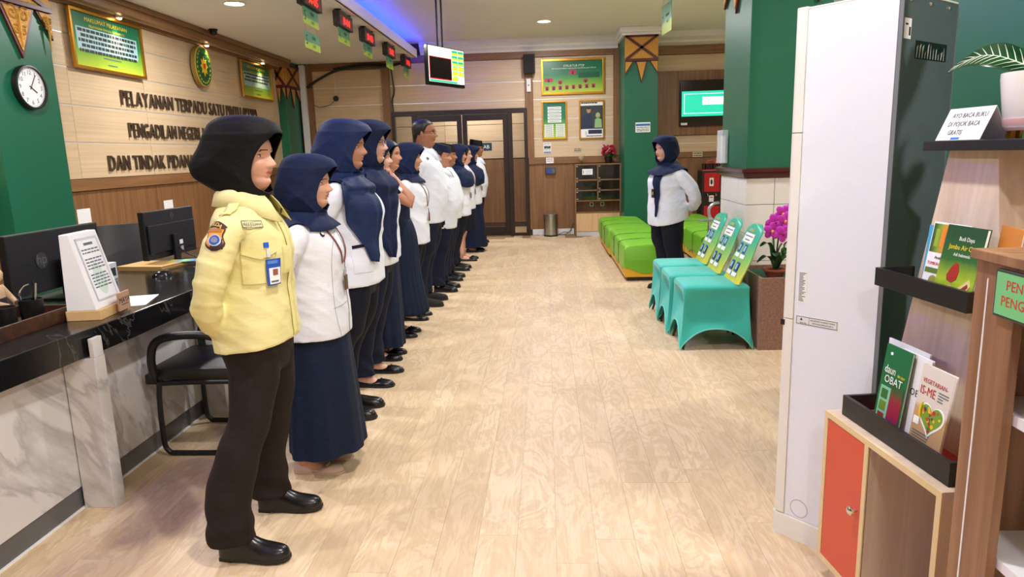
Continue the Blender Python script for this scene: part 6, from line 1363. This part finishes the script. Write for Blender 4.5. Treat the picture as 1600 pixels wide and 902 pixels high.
def person(label, loc, rz=0, s=1.0, b=1.0, skin_m=SK2, top=WSHIRT, T=TOR_F, arms=('behind', 'behind'), hem=.74, hem_front=0, bottom='trousers', bmat=NAVYT, shoes='flat', smat=SH_BLK, feet=None, head=(0, 0, 0, 0), jaw=1.0, voxel=.011,
           cover='hood', cmat=NAVYH, bun=.0, tail=None, seed=1, lipm=LIPS, wide=0, skirt=None, hood_fold=.0065, flare=0, group='staff standing in line', top_name='jacket', front_tip=0, lod=0, stand=(.085, .085), bare=False):
    root = thing('person', label, 'person', loc, rz, group); root.scale = (s, s, s)
    feet = feet or [(-.03, -stand[0], -.06), (-.03, stand[1], .06)]
    hx, hy, yaw, pit = head
    Hm = Matrix.Translation((.012+hx, hy, 1.385)) @ Matrix.Rotation(yaw, 4, 'Z') @ Matrix.Rotation(pit, 4, 'Y'); Bm = Matrix.Translation((.006, 0, 1.385))
    mb = MB(); add_head(mb, Hm, jaw)
    mb.loft([se_ring(z, f*.82, k*.82, w*.8, 20) for z, f, k, w in T if .93 < z < 1.32])
    for sgn, pose in ((-1, arms[0]), (1, arms[1])):
        A = ARMS[pose] if isinstance(pose, str) else pose; kb = 1+(b-1)*.6
        pts = [Vector((p[0]*kb, sgn*p[1]*(1+(b-1)*.75), p[2])) for p in A]
        if pose in ('behind', 'behind_slim'):
            w = pts[-1]; mb.tube([pts[4], (pts[4]+w)/2+Vector((-.0, 0, 0)), w], [.038, .034, .026], 12)
            add_hand(mb, w+Vector((-.0, -sgn*.0, -.002)), (-.10, -sgn*.75, -.55), (-.9, 0, .3) if sgn < 0 else (.9, 0, -.2), sgn < 0, HAND_F, .92)
        elif pose == 'hang':
            w = pts[-1]; mb.tube([pts[3], pts[-2], w], [.036, .034, .025], 12); add_hand(mb, w+Vector((.004, 0, -.03)), (.12, 0, -1), (0, -sgn, 0), sgn < 0, HAND, .95)
        elif pose == 'chin':
            w = Vector((.055, sgn*.112, 1.335)); mb.tube([(.08, sgn*.2, 1.2), (.17, sgn*.216, 1.15), (.238, sgn*.222, 1.115), (.228, sgn*.212, 1.15), (.145, sgn*.165, 1.24), w], [.044, .043, .040, .041, .036, .026], 14)
            add_hand(mb, w, (-.55, -sgn*.25, .75), (.25, -sgn*.95, .1), sgn < 0, HAND_F, .95)
    for sg, (fx, fy, toe) in zip((-1, 1), feet):
        (foot_skin(mb, fx-.0, fy, toe) if shoes in ('flat', 'sandal') else None); ax = fx-.06; kc = 1.0 if bare else .72
        mb.tube([(0, sg*.07, .86), (0, sg*.085*b, .70), (ax*.3+.012, sg*.09*b+(fy-sg*.09)*.4, .52), (ax*.6+.008, fy*.5+sg*.045*b, .43), (ax*.85-.012, fy*.9+sg*.008, .30), (ax+.02, fy, .14), (ax+.03, fy, .05)], [.075, .075*kc, .06*kc+.004, .055*kc, .056*kc, .034, .026], 14)
    body = mb.build('body', [skin_m, lipm, BROW], root, smooth=180, fix=False)
    bm = bmesh.new(); bm.from_mesh(body.data); bmesh.ops.recalc_face_normals(bm, faces=bm.faces); bm.to_mesh(body.data); bm.free()
    for sg in (-1, 1):
        e = MB(); e.ell((.0635, sg*.0305, .1120), (.0130, .0142, .0062), 14, 10); e.cur = 1; e.ell((.0712, sg*.031, .1122), (.0062, .0056, .0054), 10, 8)
        e.tube([(.0755-.30*abs(t_)**2*20, sg*(.0305+t_), .1175-.3*t_*t_*20) for t_ in (-.0135, -.009, -.0045, 0, .0045, .009, .0135)], .0014, 5)
        e.v = [tuple(Hm @ Vector(v)) for v in e.v]; e.build('eye', [EYEW, EYED], root, smooth=True)
    # garments
    jm = jacket_mesh(T, b, hem, arms, voxel, seed, .0045, hem_front, flare=flare); jk = mesh_obj(top_name, jm, top, root)
    if bottom == 'trousers': mesh_obj('trousers', trousers_mesh(b, feet, voxel*1.1, seed, wide), bmat, root)
    else:
        kw = dict(hem=.075, wh=.235, seed=seed); kw.update(skirt or {}); skirt_mb(b, **kw).build('skirt', bmat, root, smooth=70 if not kw.get('pleat') else 180)
    build_shoes(root, shoes, feet, smat)
    sc = scarf(root, Hm, Bm, hood_rows(bun, tail), cmat, seed, hood_fold, b=1+(b-1)*.9, front_tip=front_tip, bvh=bvh_of(jk) if tail else None) if cover == 'hood' else None
    SCARF[0] = sc
    return root, jk, Hm, Bm
def collar(root, mat, b=1.0, h=.045, flap=.045, name='collar', gap=.38, z0=1.337, r0=.064):
    P = []
    for k in range(49):
        t_ = k/48; a = gap+t_*(2*PI-2*gap); c, s = math.cos(a), math.sin(a); fr = max(0, c)**1.5
        rx, ry = (.060 if c > 0 else .078), r0; cx = .0
        row = []
        for (dr, dz) in ((.0, -.012), (.004, h*.7), (.008, h), (.016, h*.96), (.030, h*.55-fr*.01), (.042+fr*.012, h*.0-flap*.35-fr*flap*.95)):
            drop = .028*max(0, c)
            row.append(Vector((cx+(rx+dr)*c+fr*dr*.9, (ry+dr)*s, z0+dz-drop)))
        P.append(row)
    o = MB().grid(P).build(name, mat, root, smooth=180, fix=False); so = o.modifiers.new('solid', 'SOLIDIFY'); so.thickness = .003; so.offset = 0; return o
def strap(root, bvh, path, w, name, mat, off=.004, direction=Vector((-1, 0, 0))):
    """flat band laid on the garment along a path of (y,z)"""
    L, P = lerp_rows(path, 30), []
    d = direction.normalized(); s = Vector((0, 0, 1)).cross(d).normalized()
    for i, (y, z) in enumerate(L):
        p = -d*.7+Vector((0, 0, z))+s*(-y); loc, no, _, _ = bvh.ray_cast(p, d, 1.4); q = loc if loc is not None else p+d*.6
        y2, z2 = L[min(i+1, 29)]; y1, z1 = L[max(i-1, 0)]; tv_ = (Vector((0, 0, z2-z1))+s*(-(y2-y1))).normalized(); sd = tv_.cross(d).normalized()
        P.append([q-d*off+sd*w/2, q-d*(off+.001), q-d*off-sd*w/2])
    o = MB().grid(P).build(name, mat, root, fix=False, smooth=180); so = o.modifiers.new('solid', 'SOLIDIFY'); so.thickness = .002; so.offset = 0; return o, P
# ---------------------------------------------------------------- 1 guard
ARMS['behind_slim'] = [(p[0]*(.70 if i > 2 else 1)+.016, p[1], p[2], p[3]*.96) for i, p in enumerate(ARMS['behind'])]
gd, jk, Hm, Bm = person('guard in cream uniform shirt and black head scarf, nearest in the line', (-1.105, 2.53, 0), s=1.0, b=.91, skin_m=SK1, top=CREAMU, top_name='uniform_shirt', arms=('behind_slim', 'behind_slim'), hem=.80, hem_front=-.04, bottom='trousers', bmat=BROWNT, shoes='boot', feet=[(-.065, -.185, -.05), (-.065, .185, .03)], voxel=.0075,
    cmat=BLACKH, bun=.055, seed=2.3, wide=.012, hood_fold=.0045, head=(.0, 0, -.10, .02), jaw=1.06, flare=.02)
bv = bvh_of(jk)
collar(gd, CREAMU)
def put(root, bvh, px, py, mb2, name, mat, off=.003, parent=None, spin=0, smooth=True):
    c, n = hit(bvh, root, px, py)
    if c is None: return None
    return patch(bvh, c, n, mb2, off, spin=spin).build(name, mat, parent or root, smooth=60 if smooth else False, fix=False)
CREAMU2 = cloth('cream_uniform_pocket', (229, 220, 152), .7)
# pocket with flap, far pocket, name tapes
put(gd, bv, 405, 418, sheet(.115, .115, 12, 12, .003), 'pocket', CREAMU2, .004)
fl = MB(); P = [[(-.062+.124*i/12, -.003, .028-(.05+.022*(1-abs(i/6-1)))*j/6) for i in range(13)] for j in range(7)]; fl.grid(P); fl.grid([[(x, .003, z) for x, y, z in r] for r in P])
put(gd, bv, 405, 386, fl, 'pocket_flap', CREAMU2, .009)
put(gd, bv, 447, 405, sheet(.05, .10, 6, 10, .003), 'pocket', CREAMU2, .004)
tp = put(gd, bv, 392, 352, sheet(.082, .026, 10, 4, .001), 'name_tape', M('tape_ivory', (226, 218, 170), .7), .004)
mb = MB().box(-.041, -.0016, .0115, .041, 0, .013).box(-.041, -.0016, -.013, .041, 0, -.0115).box(-.041, -.0016, -.0115, -.0395, 0, .0115).box(.0395, -.0016, -.0115, .041, 0, .0115)
put(gd, bv, 392, 352, mb, 'tape_border', INK, .0045, tp, smooth=False); put(gd, bv, 392, 352, MB().text('AULIA JULIANA', .0135, (0, 0, -.005), y=-.001, sx=.78), 'tape_lettering', INK, .0045, tp, smooth=False)
tp = put(gd, bv, 428, 340, sheet(.05, .026, 8, 4, .001), 'name_tape', M('tape_white', (230, 226, 200), .7), .004)
put(gd, bv, 428, 340, MB().text('SATPAM', .014, (0, 0, -.005), y=-.001, sx=.8), 'tape_lettering', INK, .005, tp, smooth=False)
# shoulder tab and shield on the sleeve
arc = MB(); arc.grid([[(r*math.sin(a), -.001, r*math.cos(a)-.075) for a in (-.5+1.0*i/14 for i in range(15))] for r in (.066, .074, .082, .09)])
tabm = put(gd, bv, 337, 352, arc, 'shoulder_tab', M('tab_maroon', (72, 26, 28), .6), .003)
mt2 = MB()
for i, ch in enumerate('POLDA'):
    a = -.34+.17*i; q = MB().text(ch, .021, (0, 0, .069), y=-.001); mt2.add([tuple(Matrix.Rotation(a, 3, 'Y') @ Vector(v)+Vector((0, 0, -.075))) for v in q.v], q.f)
put(gd, bv, 337, 352, mt2, 'tab_lettering', M('thread_gold', (230, 200, 90), .6), .005, tabm, smooth=False)
def shield(k): 
    mb = MB(); rows = []
    for j in range(9):
        v = j/8; w_ = .030*(1.0+.12*math.cos(v*9))*(1 if v < .6 else math.sqrt(max(.02, 1-((v-.6)/.42)**2)))*k; rows.append([(-w_+2*w_*i/8, -.001, (.034-.078*v)*k) for i in range(9)])
    mb.grid(rows); return mb
sd_ = put(gd, bv, 336, 373, shield(1.0), 'shield_patch', M('patch_dark', (60, 22, 30), .6), .003); put(gd, bv, 336, 372, shield(.86), 'shield_field', M('patch_orange', (226, 150, 40), .6), .0045, sd_); put(gd, bv, 338, 382, sheet(.04, .034, 6, 6, .001), 'shield_base', M('patch_dark2', (50, 20, 30), .6), .0055, sd_)
put(gd, bv, 336, 377, disc(.021, .021), 'shield_ring', M('patch_white', (206, 214, 230), .6), .008, sd_); put(gd, bv, 336, 377, disc(.0175, .0175), 'shield_disc', M('patch_blue', (40, 80, 170), .6), .0095, sd_); put(gd, bv, 336, 377, disc(.011, .011), 'shield_core', M('patch_grey', (120, 130, 150), .6), .0105, sd_)
put(gd, bv, 336, 361, sheet(.052, .014, 8, 3, .001), 'shield_scroll', M('patch_scroll', (170, 110, 40), .6), .006, sd_)
# id card
idc = put(gd, bv, 424, 424, sheet(.055, .095, 4, 4, .002), 'id_card', BLUEB, .016)
if idc:
    put(gd, bv, 425, 430, sheet(.044, .058, 3, 3, .001), 'card_sheet', WHITEP, .019, idc); put(gd, bv, 425, 424, sheet(.02, .022, 2, 2, .001), 'card_photo', M('card_photo', (150, 90, 80), .6), .0205, idc); put(gd, bv, 425, 439, sheet(.03, .006, 2, 2, .0005), 'card_print', INKG, .0205, idc); put(gd, bv, 422, 408, sheet(.038, .012, 2, 2, .0005), 'card_heading', M('card_head', (90, 140, 220), .5), .0185, idc)
    put(gd, bv, 417, 395, sheet(.012, .03, 2, 4, .002), 'card_clip', M('clip_clear', (220, 226, 232), .2), .014, idc); put(gd, bv, 413, 383, sheet(.018, .018, 3, 3, .003), 'card_reel', M('reel_blue', (30, 90, 210), .4), .014, idc)
# shirt front placket, side seam, epaulettes, collar pin
pl = []
for k in range(30):
    z = 1.30-(1.30-.775)*k/29; loc, no, _, _ = bv.ray_cast(Vector((.6, .0, z)), Vector((-1, 0, 0)));
    if loc is not None: pl.append([loc+Vector((.003, -.018, 0)), loc+Vector((.006, 0, 0)), loc+Vector((.003, .018, 0))])
o = MB().grid(pl).build('placket', CREAMU2, gd, smooth=180, fix=False); so = o.modifiers.new('solid', 'SOLIDIFY'); so.thickness = .003
for s in (-1, 1):
    P = []
    for k in range(12):
        y = s*(.075+.105*k/11); row = []
        for i in range(5):
            x = -.02+.04*i/4; loc, no, _, _ = bv.ray_cast(Vector((x, y, 1.6)), Vector((0, 0, -1))); row.append((loc if loc is not None else Vector((x, y, 1.3)))+Vector((0, 0, .005)))
        P.append(row)
    o = MB().grid(P).build('epaulette', CREAMU2, gd, smooth=180, fix=False); so = o.modifiers.new('solid', 'SOLIDIFY'); so.thickness = .004
for s in (-1, 1): MB().lathe([(0, 0), (.011, 0), (.010, .003), (0, .004)], 16, (0, 0, 0), 'X').build('collar_pin', M('pin_dark', (70, 66, 60), .3, metal=.6), gd).matrix_local = Matrix.Translation((.107, s*.052, 1.292)) @ Matrix.Rotation(s*.5, 4, 'Z') @ Matrix.Rotation(.15, 4, 'Y')

# ---------------------------------------------------------------- shared accessories
def lanyard(root, jk, zc=1.02, y0=-.02, mat=MAR, badge=WOODB, w=.014, bw=.045, bh=.075, neck=1.30, metal=True, spread=.075):
    bv = bvh_of(jk)
    for s in (-1, 1): strap(root, bv, [(s*spread+y0*.3, neck), (s*spread*.72+y0*.6, neck-.10), (y0+s*.012, zc+.10)], w, 'lanyard', mat)
    loc, no, _, _ = bv.ray_cast(Vector((.7, y0, zc)), Vector((-1, 0, 0)))
    if loc is None: return
    bd = MB().box(loc.x+.010, y0-bw/2, zc-bh/2, loc.x+.018, y0+bw/2, zc+bh/2, bev=.002).build('badge', badge, root)
    if metal:
        MB().tube([(loc.x+.014, y0+.012*math.cos(q), zc+bh/2+.022+.018*math.sin(q)) for q in (2*PI*k/14 for k in range(15))], .0025, 6).build('clasp', CHROME, bd)
        MB().box(loc.x+.0182, y0-bw*.3, zc-bh*.3, loc.x+.019, y0+bw*.3, zc+bh*.35).build('badge_print', M('badge_green', (60, 92, 62), .5), bd)
def buttons(root, jk, z0, z1, n, mat=WHITE, y=0.0):
    bv = bvh_of(jk)
    for k in range(n):
        z = z0+(z1-z0)*k/max(1, n-1); loc, no, _, _ = bv.ray_cast(Vector((.7, y, z)), Vector((-1, 0, 0)))
        if loc is not None: MB().lathe([(0, 0), (.006, 0), (.006, .003), (0, .003)], 10, (loc.x+.003, loc.y, loc.z), 'X').build('button', mat, root)
def seam(root, jk, pts, name='seam', mat=None, r=.0016, direction=Vector((-1, 0, 0))):
    bv = bvh_of(jk); d = direction.normalized(); s = Vector((0, 0, 1)).cross(d).normalized(); P = []
    for y, z in lerp_rows(pts, 34):
        p = -d*.7+Vector((0, 0, z))+s*(-y); loc, no, _, _ = bv.ray_cast(p, d, 1.4)
        if loc is not None: P.append(loc-d*.001)
    if len(P) > 2: MB().tube(P, r, 5).build(name, mat or M('seam_grey', (150, 152, 162), .7), root, smooth=True)
SIDE = Vector((-.25, 1, 0))     # looking at a person's right flank
# ---------------------------------------------------------------- 2 short woman, white jacket, long skirt
p, jk, Hm, Bm = person('short woman in white jacket, navy head scarf and long navy skirt behind the guard', (-1.085, 3.14, 0), s=.917, b=1.02, skin_m=SK1, top=WSHIRT2, hem=.735, bottom='skirt', bmat=NAVYS, skirt=dict(hem=.125, wh=.195, front=.0, fold=.008), shoes='flat', smat=SH_BEI, feet=[(-.08, -.07, -.04), (-.08, .09, .08)], voxel=.008, tail=CAPE_N, seed=4.1, cmat=NAVYH, bun=.01, head=(.0, 0, -.02, .03), flare=.04)
lanyard(p, jk, 1.0, -.015); seam(p, jk, [(.02, 1.25), (.015, 1.0), (.012, .745)], 'zip_line', INKG, .002); seam(p, jk, [(-.13, .89), (-.05, .895), (.0, .90)], 'pocket_seam'); seam(p, jk, [(.12, 1.26), (.10, 1.1), (.10, .9), (.12, .745)], 'seam', None, .0014, SIDE)
bv = bvh_of(jk); put(p, bv, 503, 367, disc(.012, .014), 'pin', M('pin_black', (30, 32, 36), .3, metal=.5), .004); put(p, bv, 503, 366, disc(.008, .009), 'pin_centre', WHITE, .006)
# ---------------------------------------------------------------- 3 stout woman with pocket trim
p, jk, Hm, Bm = person('stout woman in white blouse with navy pocket trim and long navy shawl', (-1.115, 3.86, 0), s=1.03, b=1.18, skin_m=SK2, top=WSHIRT2, top_name='blouse', hem=.765, bottom='trousers', bmat=NAVYD, shoes='loafer', feet=[(-.07, -.09, -.04), (-.07, .09, .04)], voxel=.009, tail=CAPE_N, seed=1.7, cmat=NAVYH2, bun=.02, head=(.0, 0, -.02, .05), hood_fold=.007, jaw=1.08)
bv = bvh_of(jk)
drape_panel(p, bvh_of(jk, SCARF[0]), [((-.13, 1.335), (.05, 1.345)), ((-.185, 1.26), (.06, 1.28)), ((-.165, 1.16), (.06, 1.2)), ((-.13, 1.06), (.055, 1.10)), ((-.09, .98), (.03, 1.0)), ((-.06, .90), (.01, .885))], 'shawl_end', NAVYH2, .012, fold=.008, seed=2, direction=Vector((-.85, .5, 0)))
put(p, bv, 568, 384, sheet(.115, .016, 12, 3, .002), 'pocket_trim', NAVYD, .004); pk = put(p, bv, 568, 408, sheet(.115, .12, 12, 8, .001), 'pocket', WSHIRT2, .003)
# ---------------------------------------------------------------- 4 woman with glasses and long shawl
p, jk, Hm, Bm = person('tall woman with glasses and a long navy shawl, fourth in the line', (-1.135, 4.48, 0), s=1.045, b=.96, skin_m=SK4, top=WSHIRT2, top_name='blouse', hem=.76, bottom='trousers', bmat=NAVYT, shoes='flat', feet=[(-.07, -.14, -.04), (-.07, .14, .04)], voxel=.010, tail=CAPE_S, seed=3.2, cmat=NAVYH, bun=.02, hood_fold=.006, wide=.02)
bv = bvh_of(jk, SCARF[0]); drape_panel(p, bv, [((-.13, 1.33), (.07, 1.34)), ((-.19, 1.26), (.09, 1.29)), ((-.17, 1.15), (.08, 1.2)), ((-.14, 1.0), (.05, 1.05)), ((-.10, .9), (.02, .92)), ((-.06, .82), (-.01, .81))], 'shawl_end', NAVYH, .014, fold=.009, seed=4, direction=Vector((-.85, .5, 0)))
glasses(p, Hm)
# ---------------------------------------------------------------- 5 woman mostly hidden, straight skirt and strappy sandals
p, jk, Hm, Bm = person('woman in straight navy skirt and strappy shoes, mostly hidden fifth in line', (-1.215, 5.0, 0), s=.985, b=.96, skin_m=SK4, top=WSHIRT, hem=.76, bottom='skirt', bmat=NAVYS, skirt=dict(hem=.10, wh=.135, fold=.005), shoes='sandal', feet=[(-.05, -.08, -.04), (-.05, .08, .04)], voxel=.012, tail=CAPE_S, seed=5.5, cmat=NAVYH)
# ---------------------------------------------------------------- 6 woman touching her chin
ARMS['chin'] = [(-.005, .110, 1.262, .050), (.02, .174, 1.246, .060), (.08, .198, 1.21, .062), (.135, .210, 1.175, .060)]
p, jk, Hm, Bm = person('bareheaded woman touching her chin, in white top over a pleated navy dress', (-1.29, 5.66, 0), s=1.0, b=1.06, skin_m=SK2, top=WSHIRT2, top_name='blouse', arms=('chin', 'behind'), hem=.80, bottom='skirt', bmat=NAVYS, skirt=dict(hem=.20, wh=.22, front=.06, pleat=.006, belly=.05, waist=.98), shoes='flat', feet=[(.015, -.085, -.04), (.015, .085, .04)], voxel=.010, cover=None, seed=6.1, head=(.005, 0, -.05, .04))
hair_shell(p, Hm, long_line, .014)
rows = [[tuple(Hm @ Vector((cx+rx*math.cos(a), ry*math.sin(a), z))) for a in (2*PI*k/24 for k in range(24))] for z, cx, rx, ry in ((.16, -.04, .06, .075), (.08, -.045, .062, .082), (0, -.045, .055, .078), (-.08, -.05, .05, .07), (-.14, -.06, .035, .05))]
MB().loft(rows).build('hair_back', HAIR, p, smooth=True)
bv = bvh_of(jk); drape_panel(p, bv, [((-.055, 1.24), (.05, 1.24)), ((-.10, 1.1), (.08, 1.1)), ((-.12, .95), (.10, .95)), ((-.13, .79), (.12, .79))], 'dress_front', NAVYS, .008, fold=.002, seed=1, direction=Vector((-.93, .35, 0)))
# ---------------------------------------------------------------- 7 woman with lanyard
p, jk, Hm, Bm = person('woman in white jacket and navy head scarf, just before the tall man', (-1.225, 6.27, 0), s=.975, b=1.05, skin_m=SK2, top=WSHIRT2, hem=.72, bottom='trousers', bmat=NAVYD, shoes='flat', feet=[(-.05, -.10, -.04), (-.05, .10, .04)], voxel=.011, tail=CAPE_N, seed=7.4, cmat=NAVYH, bun=.02)
lanyard(p, jk, .96, -.02, metal=False)
# ---------------------------------------------------------------- 8 tall man
p, jk, Hm, Bm = person('tall man with glasses and short hair in white shirt', (-1.19, 6.9, 0), s=1.135, b=1.12, skin_m=SK3, top=WSHIRT, T=TOR_M, top_name='shirt', hem=.73, bottom='trousers', bmat=NAVYT, shoes='formal', smat=SH_SUE, feet=[(-.05, -.13, -.05), (-.05, .13, .05)], voxel=.011, cover=None, seed=8.2, lipm=LIPM, wide=.012, jaw=1.12)
hair_shell(p, Hm, short_line, .008); glasses(p, Hm); collar(p, WSHIRT)
def ears(root, Hm, m_):
    for s in (-1, 1):
        e = MB().ell((-.005, s*.075, .098), (.016, .007, .031), 12, 8, rot=Matrix.Rotation(s*-.35, 3, 'Z')); e.v = [tuple(Hm @ Vector(v)) for v in e.v]; e.build('ear', m_, root, smooth=True)
ears(p, Hm, SK3); bv = bvh_of(jk); put(p, bv, 668, 248, disc(.012, .014), 'pin', INK, .004)
# ---------------------------------------------------------------- 9 man with navy cap
CAPN = cloth('navy_cap', (22, 30, 56), .8); CAPB = cloth('black_cap', (12, 12, 14), .7)
p, jk, Hm, Bm = person('man in navy cap and white shirt, right of the tall man', (-1.14, 7.6, 0), s=.985, b=1.1, skin_m=SK2, top=WSHIRT, T=TOR_M, top_name='shirt', hem=.70, bottom='trousers', bmat=NAVYT, shoes='formal', feet=[(-.03, -.12, -.05), (-.03, .12, .05)], voxel=.012, cover=None, seed=9.3, lipm=LIPM, wide=.012, head=(0, 0, -.08, .10), jaw=1.1)
hair_shell(p, Hm, short_line, .009); peci(p, Hm, CAPN, .07); collar(p, WSHIRT); ears(p, Hm, SK2)
# ---------------------------------------------------------------- 10 hidden man with black cap
p, jk, Hm, Bm = person('man in black cap and white jacket, mostly hidden behind the navy cap', (-1.16, 8.27, 0), s=.985, b=1.06, skin_m=SK3, top=WSHIRT2, T=TOR_M, hem=.75, bottom='trousers', bmat=NAVYT, shoes='loafer', feet=[(-.03, -.12, -.05), (-.03, .12, .05)], voxel=.013, cover=None, seed=2.9, lipm=LIPM, wide=.012)
hair_shell(p, Hm, short_line, .009); peci(p, Hm, CAPB); ears(p, Hm, SK3)
# ---------------------------------------------------------------- 11 hijab woman with badge
p, jk, Hm, Bm = person('woman in navy scarf cape with brown badge, before the dark haired woman', (-1.125, 8.97, 0), s=.985, b=1.05, skin_m=SK2, top=WSHIRT2, hem=.72, bottom='trousers', bmat=NAVYD, shoes='loafer', feet=[(-.06, -.10, -.05), (-.06, .10, .05)], voxel=.013, tail=CAPE_M, seed=3.9, cmat=NAVYH)
lanyard(p, jk, .98, -.03, metal=False)
# ---------------------------------------------------------------- 12 woman with dark hair, knee skirt
p, jk, Hm, Bm = person('woman with dark tied hair, knee length skirt and bare legs', (-1.14, 9.8, 0), s=.985, b=.98, skin_m=SK4, top=WSHIRT, top_name='blouse', arms=('hang', 'hang'), hem=.74, bottom='skirt', bmat=NAVYD, skirt=dict(hem=.44, wh=.17, fold=.003), shoes='flat', feet=[(-.03, -.10, -.05), (-.03, .10, .05)], voxel=.013, cover=None, seed=1.3, bare=True)
hair_shell(p, Hm, long_line, .012)
MB().loft([[tuple(Hm @ Vector((cx+rx*math.cos(a), ry*math.sin(a)-.02, z))) for a in (2*PI*k/20 for k in range(20))] for z, cx, rx, ry in ((.12, -.06, .055, .07), (.03, -.07, .055, .07), (-.06, -.05, .045, .062), (-.15, -.01, .032, .05), (-.20, .01, .012, .02))]).build('hair_back', HAIR, p, smooth=True)
lanyard(p, jk, .98, -.03, metal=False)
# ---------------------------------------------------------------- 13 hijab woman, long dark skirt
p, jk, Hm, Bm = person('woman in navy scarf and long dark skirt, second from the far end', (-1.14, 10.7, 0), s=.985, b=1.04, skin_m=SK2, top=WSHIRT2, hem=.74, bottom='skirt', bmat=NAVYS, skirt=dict(hem=.08, wh=.22, fold=.006), shoes='flat', feet=[(-.02, -.09, -.05), (-.02, .09, .05)], voxel=.013, tail=CAPE_L, seed=4.8, cmat=NAVYH)
lanyard(p, jk, .98, -.03, metal=False)
# ---------------------------------------------------------------- 14 man at the far end
p, jk, Hm, Bm = person('man with glasses and black cap at the far end of the line', (-1.14, 11.6, 0), s=1.045, b=1.0, skin_m=SK3, top=WSHIRT, T=TOR_M, top_name='shirt', hem=.74, bottom='trousers', bmat=NAVYT, shoes='formal', feet=[(-.03, -.11, -.05), (-.03, .11, .05)], voxel=.013, cover=None, seed=5.1, lipm=LIPM)
hair_shell(p, Hm, short_line, .009); peci(p, Hm, CAPB); glasses(p, Hm); ears(p, Hm, SK3); collar(p, WSHIRT)
# ---------------------------------------------------------------- 15 woman facing the line
ld, jk, Hm, Bm = person('woman in white shirt and navy scarf facing the line, hands behind her back', (1.265, 7.42, 0), rz=math.radians(202), s=.985, b=1.2, skin_m=SK1, top=WSHIRT, top_name='shirt', hem=.74, hem_front=.10, bottom='trousers', bmat=NAVYD, shoes='loafer', smat=SH_SUE, feet=[(-.02, -.10, -.05), (-.02, .10, .05)], voxel=.010, tail=CAPE_S, seed=6.6, cmat=NAVYH, head=(.02, 0, .10, .05), wide=.03, group=None, jaw=1.08)
bv = bvh_of(jk); drape_panel(ld, bv, [((-.02, 1.30), (.12, 1.31)), ((.0, 1.15), (.10, 1.15)), ((.02, 1.0), (.09, 1.0)), ((.03, .88), (.08, .88)), ((.045, .80), (.06, .80))], 'scarf_end', NAVYH, .012, nu=10, fold=.006, seed=3, direction=Vector((-1, -.2, 0)))
drape_panel(ld, bv, [((-.10, 1.30), (.10, 1.30)), ((-.14, 1.24), (.13, 1.24)), ((-.13, 1.19), (.08, 1.18))], 'scarf_back', NAVYH, .02, nu=12, nv=16, fold=.008, seed=5, direction=Vector((1, .2, 0)))
loc, no, _, _ = bv.ray_cast(Vector((.7, .06, 1.05)), Vector((-1, 0, 0)))
if loc is not None: bd = MB().box(loc.x+.03, .035, 1.0, loc.x+.04, .085, 1.09, bev=.002).build('badge', BLACK, ld); MB().box(loc.x+.0402, .045, 1.03, loc.x+.041, .075, 1.06).build('badge_print', M('badge_gold', (170, 150, 80), .5), bd)
